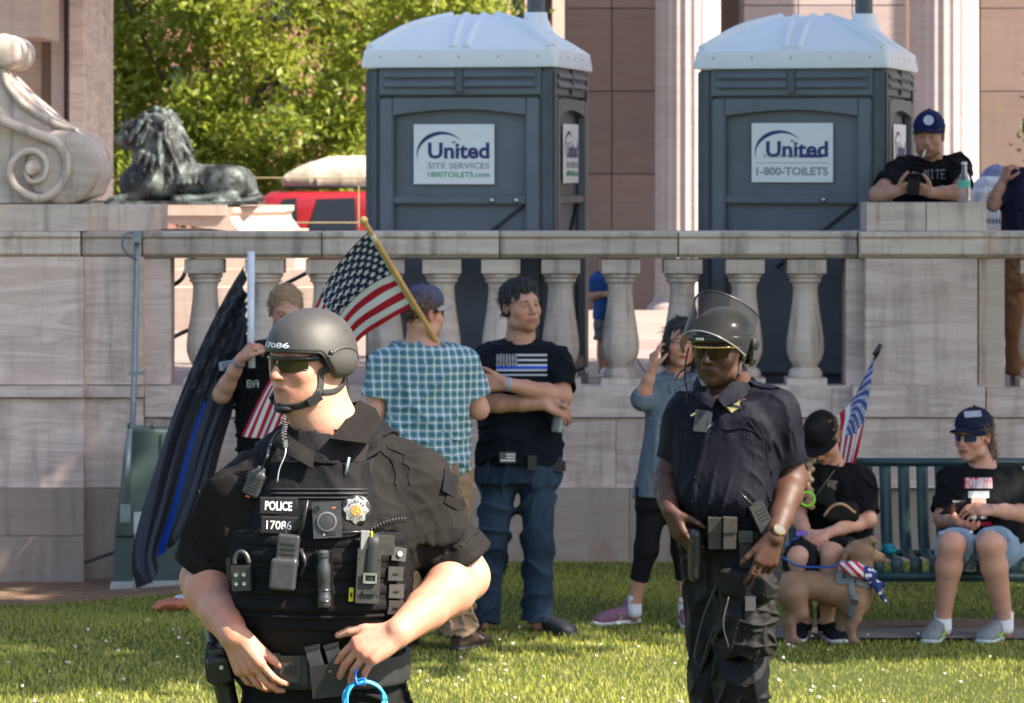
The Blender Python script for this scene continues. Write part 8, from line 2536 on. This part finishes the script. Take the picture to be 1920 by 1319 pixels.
# ------------------------------------------------------------------ woman on the bench with phone
def bench_woman():
 f = Fig(16.92, -8, 1838, res=.0062); J, S = f.J, f.S
 hc = J(1826, 818, 0); Rh = head_frame(-42, 3)
 head(S, hc, Rh, .235, female=True, fat=.006, brow=(.5, .4, .35), eyes=False)
 f.neck(hc, Rh, J(1842, 872, .04), .052, .06)
 rows = [(1030, 1842, 66, .16, -.02), (960, 1842, 66, .16, -.03), (910, 1842, 68, .13, 0), (880, 1842, 54, .095, .02)]
 f.torso(rows)
 shL, elL, wrL = J(1784, 902, .03), J(1768, 972, -.06), J(1790, 975, -.26); shR, elR, wrR = J(1902, 902, .03), J(1926, 965, -.08), J(1862, 957, -.30)
 f.arm(shL, elL, wrL, (.052, .045, .044, .029)); f.arm(shR, elR, wrR, (.052, .047, .045, .03))
 hand(S, wrL, V(.25, -.45, -.15), V(.3, .2, .8), V(.9, 0, .2), .95, curls=[(.4, .6, .5)] * 4); hand(S, wrR, V(-.85, -.1, .05), V(-.2, .5, -.7), V(-.2, -.5, .7), .97, curls=[(.4, .5, .4)] * 4)
 hA, kA, aA = J(1806, 1035, -.02), J(1784, 1022, -.46), J(1768, 1158, -.36); hB, kB, aB = J(1880, 1035, -.02), J(1856, 1022, -.48), J(1884, 1160, -.38)
 f.leg(hA, kA, aA, (.088, .064, .037)); f.leg(hB, kB, aB, (.088, .064, .037))
 body = person(S, 'person', SKIN_FAIR2, V(f.o[0], 16.55, 0), 'woman in navy cap, black T-shirt and denim shorts sitting on the bench with a phone', 'person')
 sr = [(1012, 1842, 74, .185, -.03), (960, 1842, 74, .18, -.03), (910, 1842, 76, .15, 0), (878, 1842, 58, .11, .02)]
 sh = f.shirt('t_shirt', BLACK_TEE, sr, [(shL, .058), (shR, .058)], [(shL, shL + (elL - shL) * .85, .062, .072), (shR, shR + (elR - shR) * .82, .062, .074)], body, .009, .064, seed=81)
 f.pants('shorts', cloth('pale_denim', (.26, .36, .46), fscale=16, fold=.6), [(1062, 1842, 68, .15, .02), (1000, 1842, 68, .15, 0)], [([hA, hA + (kA - hA) * .5, hA + (kA - hA) * .80], [.11, .098, .094]), ([hB, hB + (kB - hB) * .5, hB + (kB - hB) * .76], [.11, .10, .10])], body)
 GR = cloth('grey_mesh', (.22, .24, .25), fscale=40); TE = plain('teal_sole', (.42, .50, .48), .6)
 for a, yw in ((aA, -22), (aB, -32)):
  k_ = SDF(.005); k_.cone(a + V(0, 0, .035), V(a[0], a[1], .06), .042, .043, .01, cut=1); k_.obj('sock', plain('white_sock', (.68, .68, .72), .9), body)
  so = shoe('running_shoe', V(a[0], a[1] + .06, 0), yw, .27, GR, TE, body, .046, .085); R = head_frame(yw)
  for sx in (-1, 1): tube('green_stripe', [V(a[0], a[1] + .06, 0) + R @ V(sx * .047, .10, .045), V(a[0], a[1] + .06, 0) + R @ V(sx * .049, .14, .03), V(a[0], a[1] + .06, 0) + R @ V(sx * .048, .17, .038)], .005, plain('lime', (.25, .65, .03), .5), so, 6)
 def ex(H, P, q): H.ell(P(0, -.085, -.07), V(.066, .045, .09) * q, Rh, .03); H.ell(P(0, -.06, -.13), V(.07, .04, .06) * q, Rh, .03)
 hair_cap(body, hc, Rh, .235, HAIR_BROWN, slen=.06, low=-.18, extra=ex, seed=8)
 cp = ballcap(body, hc, Rh, .245, cloth('navy_cap', (.012, .016, .045), fscale=20, fold=.2))
 p, R = gear_frame(cp, 1824, 777, 4, .2); obox('cap_patch', p, (.085, .034, .006), R, plain('grey_patch', (.30, .33, .40)), cp, .002)
 specs(body, hc, Rh, .235, plain('blue_mirror_lens', (.02, .05, .16), .1, .6, bump=0), BLACKP)
 T1 = raster_text('NOT MY', 0, 0)
 def pr(u, v):
  if .0 < v < .22:
   return (.62, .02, .06) if T1[min(6, int(v / .22 * 7)), min(35, int(u * 36))] else ((.55, .5, .52) if .06 < u < .97 else None)
  x = (u - .5) / .36; y = (v - .62) / .34
  if .28 < v < .42 and abs(x) < 1: return (.58, .58, .60)
  if v < .60 and abs(x) < .72 and v > .28: return (.50, .34, .28)
  if .60 < v < .86 and abs(x) < .8: return (.46, .50, .55) if abs(x) > .22 else (.04, .05, .08)
  if v > .92 and abs(u - .55) < .4: return (.55, .02, .05) if int(u * 40) % 4 else None
  return None
 decal_grid('chest_print', sh, 1808, 1862, 896, 986, f.Y, pr, 36, 50, PRINT, sh, .003)
 phone(J(1786, 952, -.33), frame(V(-.2, .45, .85)), 'black smartphone in the hands of the woman in the navy cap')
 bottle('sports_bottle', J(1818, 1072, -.34), J(1818, 1000, -.34), 'clear sports drink bottle with orange cap between the seated woman\'s knees', .20, .034, (.75, .18, .03), plain('grey_label', (.25, .26, .28), .5))
bench_woman()

# ------------------------------------------------------------------ girl bent forward on the bench
def bench_girl():
 f = Fig(16.9, -15, 1555, res=.0062); J, S = f.J, f.S
 hc = J(1543, 822, -.16); Rh = head_frame(-28, 46)
 head(S, hc, Rh, .225, female=True)
 f.neck(hc, Rh, J(1562, 872, -.04), .045, .05)
 rows = [(1030, 1568, 58, .13, .02), (960, 1566, 56, .13, 0), (905, 1564, 58, .12, -.02), (878, 1562, 44, .09, -.03)]
 f.torso(rows)
 shL, elL, wrL = J(1508, 908, -.05), J(1496, 970, -.14), J(1512, 1000, -.30); shR, elR, wrR = J(1614, 904, -.02), J(1628, 975, -.10), J(1552, 1000, -.32)
 f.arm(shL, elL, wrL, (.045, .039, .037, .025)); f.arm(shR, elR, wrR, (.046, .040, .038, .026))
 hand(S, wrR, V(-.8, -.1, -.25), V(-.2, .3, -.8), V(-.2, -.6, .6), .92, curls=[(.5, .6, .4)] * 4); hand(S, wrL, V(.4, -.5, -.3), V(.4, .3, -.5), V(.5, -.3, .6), .92)
 hA, kA, aA = J(1540, 1045, 0), J(1498, 1045, -.40), J(1508, 1165, -.32); hB, kB, aB = J(1590, 1045, 0), J(1560, 1040, -.40), J(1548, 1165, -.34)
 f.leg(hA, kA, aA, (.078, .056, .036)); f.leg(hB, kB, aB, (.078, .056, .036))
 body = person(S, 'person', SKIN_FAIR2, V(f.o[0], 16.55, 0), 'girl in plain black cap and black T-shirt with blond braid bending forward on the bench', 'person')
 sr = [(1030, 1568, 62, .15, .02), (960, 1566, 62, .15, 0), (905, 1564, 65, .135, -.02), (874, 1562, 48, .10, -.03)]
 sh = f.shirt('t_shirt', BLACK_TEE, sr, [(shL, .052), (shR, .052)], [(shL, shL + (elL - shL) * .8, .056, .064), (shR, shR + (elR - shR) * .85, .056, .066)], body, .008, .056, seed=91)
 f.pants('shorts', cloth('black_shorts', (.010, .011, .014)), [(1068, 1566, 58, .13, .02), (1010, 1566, 58, .13, 0)], [([hA, hA + (kA - hA) * .5, hA + (kA - hA) * 1.05], [.10, .092, .088]), ([hB, hB + (kB - hB) * .5, hB + (kB - hB) * .9], [.10, .092, .085])], body)
 for a, yw in ((aA, -15), (aB, 15)):
  k_ = SDF(.006); k_.cone(a + V(0, 0, .08), V(a[0], a[1], .06), .042, .040, .01, cut=1); k_.obj('sock', BLACK_TEE, body)
  shoe('sneaker', V(a[0], a[1] + .055, 0), yw, .25, cloth('black_canvas', (.012, .013, .02)), WSOLE, body)
 ballcap(body, hc, Rh, .24, cloth('plain_black_cap', (.008, .008, .010), fscale=20, fold=.2))
 hair_cap(body, hc, Rh, .225, HAIR_BLOND, low=-.05, grow=.97, seed=4)
 br = SDF(.005)
 pts = spline([J(1524, 848, -.20), J(1518, 880, -.24), J(1516, 920, -.27), J(1518, 950, -.28)], 14)
 for i, p in enumerate(pts): br.ell(p + V(.008 * (-1) ** i, 0, 0), (.019, .016, .017), None, .006)
 br.obj('braid', HAIR_BLOND, body)
 p, R = gear_frame(sh, 1563, 910, -6, .6); obox('chest_emblem', p, (.06, .045, .004), R, plain('faded_emblem', (.12, .10, .08), .8, var=.8, scale=70), sh, .002)
 bg = SDF(.006); bg.rbox(J(1578, 960, -.19), (.085, .045, .05), None, .03, .02); bg.rbox(J(1545, 930, -.19), (.05, .04, .04), None, .02, .03); b_ = bg.obj('waist_bag', cloth('black_bag', (.014, .013, .013)), body)
 tube('tan_trim', spline([J(1545, 968, -.26), J(1560, 950, -.27), J(1580, 946, -.27), J(1604, 962, -.26)], 16), .007, plain('tan_leather', (.32, .20, .10), .6), b_, 8)
 tube('bag_strap', spline([J(1530, 930, -.24), J(1548, 905, -.2), J(1566, 880, -.13), J(1580, 862, -.06)], 16), .004, GREYG, b_, 8)
 ring = [J(1514, 936, -.32) + .034 * V(math.cos(a), 0, math.sin(a)) for a in np.linspace(0, 2 * math.pi, 30)]
 o = tube('leash_ring', ring, .006, plain('lime', (.25, .65, .03)), None, 8, tuple(J(1514, 936, -.32))); tag(o, 'bright green ring hanging in front of the girl\'s braid', 'ring')
 o = obox('card', J(1503, 1000, -.36), (.055, .006, .022), None, plain('violet_plastic', (.16, .09, .42), .5), None, .002, tuple(J(1503, 1000, -.36))); tag(o, 'small violet object in the girl\'s hand', 'card')
bench_girl()

# ------------------------------------------------------------------ dog with flag bandana
def dog():
 Y = 16.38; s = Y / F
 D = lambda px, py, dy=0: W(px, py, Y + dy)
 foot = V(D(1550, 0)[0], Y, 0)
 S = SDF(.006); k = .05
 S.chain([D(1484, 1102), D(1520, 1098), D(1560, 1104), D(1600, 1106)], [.074, .064, .076, .090], .03); S.ell(D(1602, 1122), (.082, .075, .098), None, .04)
 S.ell(D(1484, 1106), (.078, .076, .080), None, .03); S.chain([D(1608, 1088), D(1612, 1062), D(1614, 1044)], [.074, .058, .052], .03)      # neck
 S.ell(D(1613, 1034, .0), (.068, .075, .056), None, .02); S.cone(D(1618, 1040, .04), D(1640, 1044, .11), .045, .032, .02); S.cone(D(1640, 1044, .11), D(1650, 1046, .13), .031, .026, .01); S.paint(D(1655, 1044, .14), V(.016, .03, .014), (.06, .05, .05))
 for a, b, c in (((1600, 1026), (1588, 1034), (1582, 1050)), ((1622, 1020), (1634, 1012), (1644, 1018))):   # folded ears
  S.cone(D(*a, -.01), D(*b, -.03), .026, .018, .012, wide=(1.5, (0, 1, 0))); S.cone(D(*b, -.03), D(*c, -.04), .018, .008, .006)
 for dy, ox in ((-.06, 0), (.06, -10)):   # hind legs: thigh, stifle, hock, shank, paw
  S.chain([D(1490 + ox, 1116, dy), D(1500 + ox, 1148, dy), D(1484 + ox, 1168, dy), D(1487 + ox, 1197, dy)], [.066, .040, .021, .017], .010); S.cone(D(1487 + ox, 1200, dy), D(1497 + ox, 1203, dy - .02), .022, .018, .01)
 for dy, ox in ((-.06, 0), (.06, -22)):
  S.chain([D(1606 + ox, 1132, dy), D(1604 + ox, 1160, dy), D(1597 + ox, 1176, dy), D(1598 + ox, 1197, dy)], [.050, .030, .021, .017], .010); S.cone(D(1598 + ox, 1200, dy), D(1606 + ox, 1203, dy - .01), .022, .018, .01)
 S.chain([D(1470, 1090), D(1452, 1082, .05), D(1440, 1092, .10)], [.028, .018, .010], .02)
 S.paint(D(1612, 1150), V(.09, .16, .09), (1.25, 1.25, 1.25)); S.paint(D(1536, 1150), V(.2, .2, .05), (1.15, 1.12, 1.1))
 DM = skin('fawn_coat', (.23, .145, .092), .8)
 body = tag(S.obj('dog', DM, None, tuple(foot)), 'short-haired tan dog seen from the side wearing a grey harness and flag bandana', 'dog')
 GH = plain('grey_harness', (.13, .15, .17), .7)
 strap_on('harness', [D(1574, 1058, -.2), D(1588, 1080, -.2), D(1594, 1110, -.25), D(1592, 1140, -.2), D(1580, 1160, -.1)], body, .004, .030, .004, GH, body); strap_on('harness', [D(1574, 1060, -.1), D(1596, 1072, -.2), D(1622, 1088, -.2), D(1640, 1100, -.1)], body, .004, .026, .004, GH, body)
 obox('buckle', hug([D(1594, 1120, -.3)], body, .008)[0][0], (.035, .012, .02), None, BLACKP, body, .003)
 BN = SDF(.005); BN.chain([D(1578, 1062, -.06), D(1600, 1066, -.10), D(1628, 1078, -.08), D(1640, 1092, 0)], [.02, .032, .034, .02], .02); BN.chain([D(1634, 1088, -.07), D(1648, 1106, -.08), D(1662, 1134, -.08)], [.022, .016, .005], .01); BN.cone(D(1636, 1092, -.07), D(1656, 1096, -.08), .016, .010, .01)
 BN.disp = folds(.006, 60, seed=3)
 t = NT('bandana'); v = t.coord(); vo = t.new('ShaderNodeTexVoronoi'); vo.inputs['Scale'].default_value = 36; t.l.new(v, vo.inputs['Vector'])
 x, y, z = t.sep(v); c = t.mix(t.math('LESS_THAN', vo.outputs['Distance'], .34), (.015, .03, .16, 1), (.7, .7, .72, 1))
 st = t.mix(t.math('LESS_THAN', t.math('FRACT', t.math('MULTIPLY', t.math('ADD', x, z), 22)), .5), (.5, .02, .05, 1), (.72, .70, .72, 1)); c = t.mix(t.math('LESS_THAN', x, .165), c, st)
 t.put(t.b.inputs['Base Color'], c); t.b.inputs['Roughness'].default_value = .8
 BN.obj('bandana', t.m, body)
 o = tube('leash', spline([D(1574, 1060, -.08), D(1540, 1064, -.05), D(1500, 1062, .0), D(1475, 1050, -.02), D(1462, 1035, .05), D(1500, 1005, .2)], 30), .006, plain('blue_webbing', (.02, .07, .28), .7), None, 8, tuple(D(1540, 1064, -.05))); tag(o, 'blue leash running from the dog harness up to the girl', 'leash')
dog()

# ------------------------------------------------------------------ man leaning on the wall block with phone and cigarette
def smoker():
 f = Fig(20.45, -8, 1738, ground=.90, res=.007); J, S = f.J, f.S
 hc = J(1742, 255, -.12); Rh = head_frame(-16, 6)
 head(S, hc, Rh, .255, brow=(.2, .14, .12), beard=(.55, .50, .48), fat=.006)
 f.neck(hc, Rh, J(1748, 304, 0), .058, .064)
 rows = [(470, 1745, 56, .12, .12), (400, 1745, 58, .12, .08), (350, 1742, 60, .125, .03), (315, 1740, 56, .11, 0), (298, 1742, 40, .085, .02)]
 f.torso(rows)
 shL, elL, wrL = J(1690, 318, 0), J(1646, 364, -.36), J(1684, 358, -.46); shR, elR, wrR = J(1796, 312, 0), J(1806, 362, -.34), J(1745, 362, -.46)
 f.arm(shL, elL, wrL, (.056, .048, .046, .032)); f.arm(shR, elR, wrR, (.056, .048, .046, .032))
 hand(S, wrL, V(.75, -.3, .30), V(.2, .4, .6), V(.1, .5, .8), 1.02, curls=[(.6, .8, .6)] * 4); hand(S, wrR, V(-.75, -.3, .30), V(-.2, .4, .6), V(-.1, .5, .8), 1.02, curls=[(.6, .8, .6)] * 4)
 a1, a2 = V(f.o[0] - .12, 20.8, .99), V(f.o[0] + .12, 20.8, .99); h1, h2 = J(1722, 470, .2), J(1768, 470, .2)
 f.leg(h1, (h1 + a1) / 2, a1); f.leg(h2, (h2 + a2) / 2, a2)
 body = person(S, 'person', SKIN_TAN2, f.foot, 'man in navy cap and black T-shirt smoking, leaning on the stone block over the wall', 'person')
 sr = [(r[0], r[1], r[2] + 5, r[3] + .014, r[4]) for r in rows]
 sh = f.shirt('t_shirt', BLACK_TEE, sr, [(shL, .066), (shR, .066)], [(shL, shL + (elL - shL) * .72, .070, .072), (shR, shR + (elR - shR) * .72, .070, .072)], body, .010, .066, seed=101)
 f.pants('trousers', NAVYP, [(510, 1745, 54, .12, .2), (465, 1745, 56, .12, .13)], [([h1, (h1 + a1) / 2, a1], [.10, .08, .075]), ([h2, (h2 + a2) / 2, a2], [.10, .08, .075])], body)
 for a in (a1, a2): shoe('shoe', V(a[0], a[1] + .05, .90), 0, .28, BLACKP, BSOLE, body)
 cp = ballcap(body, hc, Rh, .262, cloth('blue_cap', (.012, .02, .085), fscale=20, fold=.2))
 p, R = gear_frame(cp, 1741, 226, 0, .3); round_lathe('cap_emblem', p, R, [(.03, 0), (.03, .004), (.022, .005), (.021, .003), (.0005, .003)], plain('pale_thread', (.55, .57, .66), .8), cp, 24); obox('emblem_bar', p + R[:, 2] * .005, (.012, .03, .003), R, MATS['pale_thread'], cp, 0)
 hair_cap(body, hc, Rh, .255, HAIR_BLACK, low=-.02, grow=.96, seed=2)
 a = raster_text('MITE', 0, 0)
 decal_grid('chest_lettering', sh, 1733, 1774, 318, 336, f.Y, lambda u, v: (.20, .20, .22) if a[min(6, int(v * 7)), min(23, int(u * 24))] else None, 24, 14, PRINT, sh, .004)
 m = hc + Rh @ (V(.006, .104, -.068) * 1.05); o = tube('cigarette', [m, m + Rh @ V(.004, .06, -.035)], .0065, plain('cigarette_paper', (.75, .74, .70), .8), None, 8, tuple(m)); tag(o, 'white cigarette in the leaning man\'s mouth', 'cigarette')
 phone(J(1713, 345, -.55), frame(V(0, .85, .5)), 'black smartphone held by the man leaning on the block')
 zb = W(0, 380, 19.80)[2]; c = W(1808, 380, 19.92); bottle('bottle', (c[0], 19.92, zb), (c[0], 19.92, zb + 1), 'clear water bottle with green label standing on the stone block', .235, .036, (.75, .76, .78), plain('green_label', (.10, .45, .35), .5, var=.4, scale=25))
smoker()
# ------------------------------------------------------------------ man cut off at the right border, and a child seen between the balusters
def edge_man():
 f = Fig(21.3, 20, 1925, ground=.90, res=.009); J, S = f.J, f.S
 hc = J(1950, 250, 0); Rh = head_frame(30)
 head(S, hc, Rh, .24); f.neck(hc, Rh, J(1945, 310, 0))
 rows = [(520, 1930, 46, .12, 0), (440, 1928, 44, .12, 0), (370, 1932, 50, .125, 0), (335, 1936, 48, .1, 0), (318, 1940, 34, .085, 0)]
 f.torso(rows)
 shL, elL, wrL = J(1892, 350, 0), J(1862, 384, -.06), J(1880, 340, -.08); shR, elR, wrR = J(1985, 350, 0), J(1998, 420, 0), J(1990, 480, -.1)
 f.arm(shL, elL, wrL); f.arm(shR, elR, wrR); hand(S, wrL, V(.3, -.2, .8), V(.7, .3, -.3), V(0, -.8, .3), 1.0, curls=[(.9, 1.1, .7)] * 4); hand(S, wrR, V(0, -.1, -1), V(-.6, .4, 0), V(-.3, -.8, 0))
 a1, a2 = V(J(1906, 0)[0], 21.3, .99), V(J(1955, 0)[0], 21.3, .99); h1, h2 = J(1908, 520), J(1950, 520)
 f.leg(h1, (h1 + a1) / 2, a1); f.leg(h2, (h2 + a2) / 2, a2)
 body = person(S, 'person', SKIN_FAIR2, f.foot, 'man in navy shirt and tan trousers cut off by the right border, elbow bent', 'person')
 sr = [(r[0], r[1], r[2] + 4, r[3] + .014, r[4]) for r in rows[1:]]; sr.insert(0, (478, 1929, 48, .135, 0))
 f.shirt('shirt', cloth('navy_polo', (.018, .020, .05)), sr, [(shL, .06), (shR, .06)], [(shL, shL + (elL - shL) * .8, .06, .066), (shR, shR + (elR - shR) * .7, .06, .066)], body, .008, .066, seed=111)
 f.pants('trousers', cloth('tan_trousers', (.40, .20, .10)), [(540, 1930, 46, .12, 0), (482, 1929, 46, .125, 0)], [([h1, (h1 + a1) / 2, a1], [.095, .08, .075]), ([h2, (h2 + a2) / 2, a2], [.095, .08, .075])], body)
 for a in (a1, a2): shoe('shoe', V(a[0], a[1] + .05, .90), 0, .28, plain('brown_leather', (.05, .03, .02), .6), BSOLE, body)
 hair_cap(body, hc, Rh, .24, HAIR_BROWN)
edge_man()
def child():
 f = Fig(22.5, 30, 1137, ground=.90, res=.007); J, S = f.J, f.S
 hc = J(1137, 476, 0); Rh = head_frame(20); head(S, hc, Rh, .18); f.neck(hc, Rh, J(1137, 508, 0), .034, .038)
 rows = [(600, 1137, 17, .07, 0), (555, 1137, 19, .075, 0), (522, 1137, 21, .065, 0), (512, 1137, 15, .05, 0)]; f.torso(rows)
 shL, elL, wrL = J(1118, 528), J(1113, 556, -.02), J(1132, 552, -.10); shR, elR, wrR = J(1156, 528), J(1160, 556, -.02), J(1145, 550, -.10)
 for q in ((shL, elL, wrL), (shR, elR, wrR)): f.arm(*q, r=(.03, .026, .025, .018)); hand(S, q[2], V(.5, -.3, 0), V(0, .6, -.5), V(0, 0, 1), .62)
 a1, a2 = V(J(1129, 0)[0], 22.5, .95), V(J(1147, 0)[0], 22.5, .95); h1, h2 = J(1130, 610), J(1145, 610)
 f.leg(h1, (h1 + a1) / 2, a1, (.045, .033, .024)); f.leg(h2, (h2 + a2) / 2, a2, (.045, .033, .024))
 body = person(S, 'person', SKIN_TAN, f.foot, 'small child in blue shirt seen between the balusters beside the left toilet', 'person')
 f.shirt('shirt', cloth('mid_blue_tee', (.03, .10, .30)), [(598, 1137, 20, .085, 0), (555, 1137, 22, .085, 0), (524, 1137, 23, .075, 0), (512, 1137, 16, .055, 0)], [(shL, .032), (shR, .032)], [(shL, shL + (elL - shL) * .7, .034, .04), (shR, shR + (elR - shR) * .7, .034, .04)], body, .005, .042, seed=5)
 f.pants('shorts', cloth('grey_shorts', (.20, .20, .21)), [(612, 1137, 18, .08, 0), (592, 1137, 19, .08, 0)], [([h1, h1 + (a1 - h1) * .3], [.055, .055]), ([h2, h2 + (a2 - h2) * .3], [.055, .055])], body)
 for a in (a1, a2): shoe('shoe', V(a[0], a[1] + .03, .90), 15, .16, WSOLE, WSOLE, body, .03, .05)
 hair_cap(body, hc, Rh, .18, HAIR_BROWN)
child()
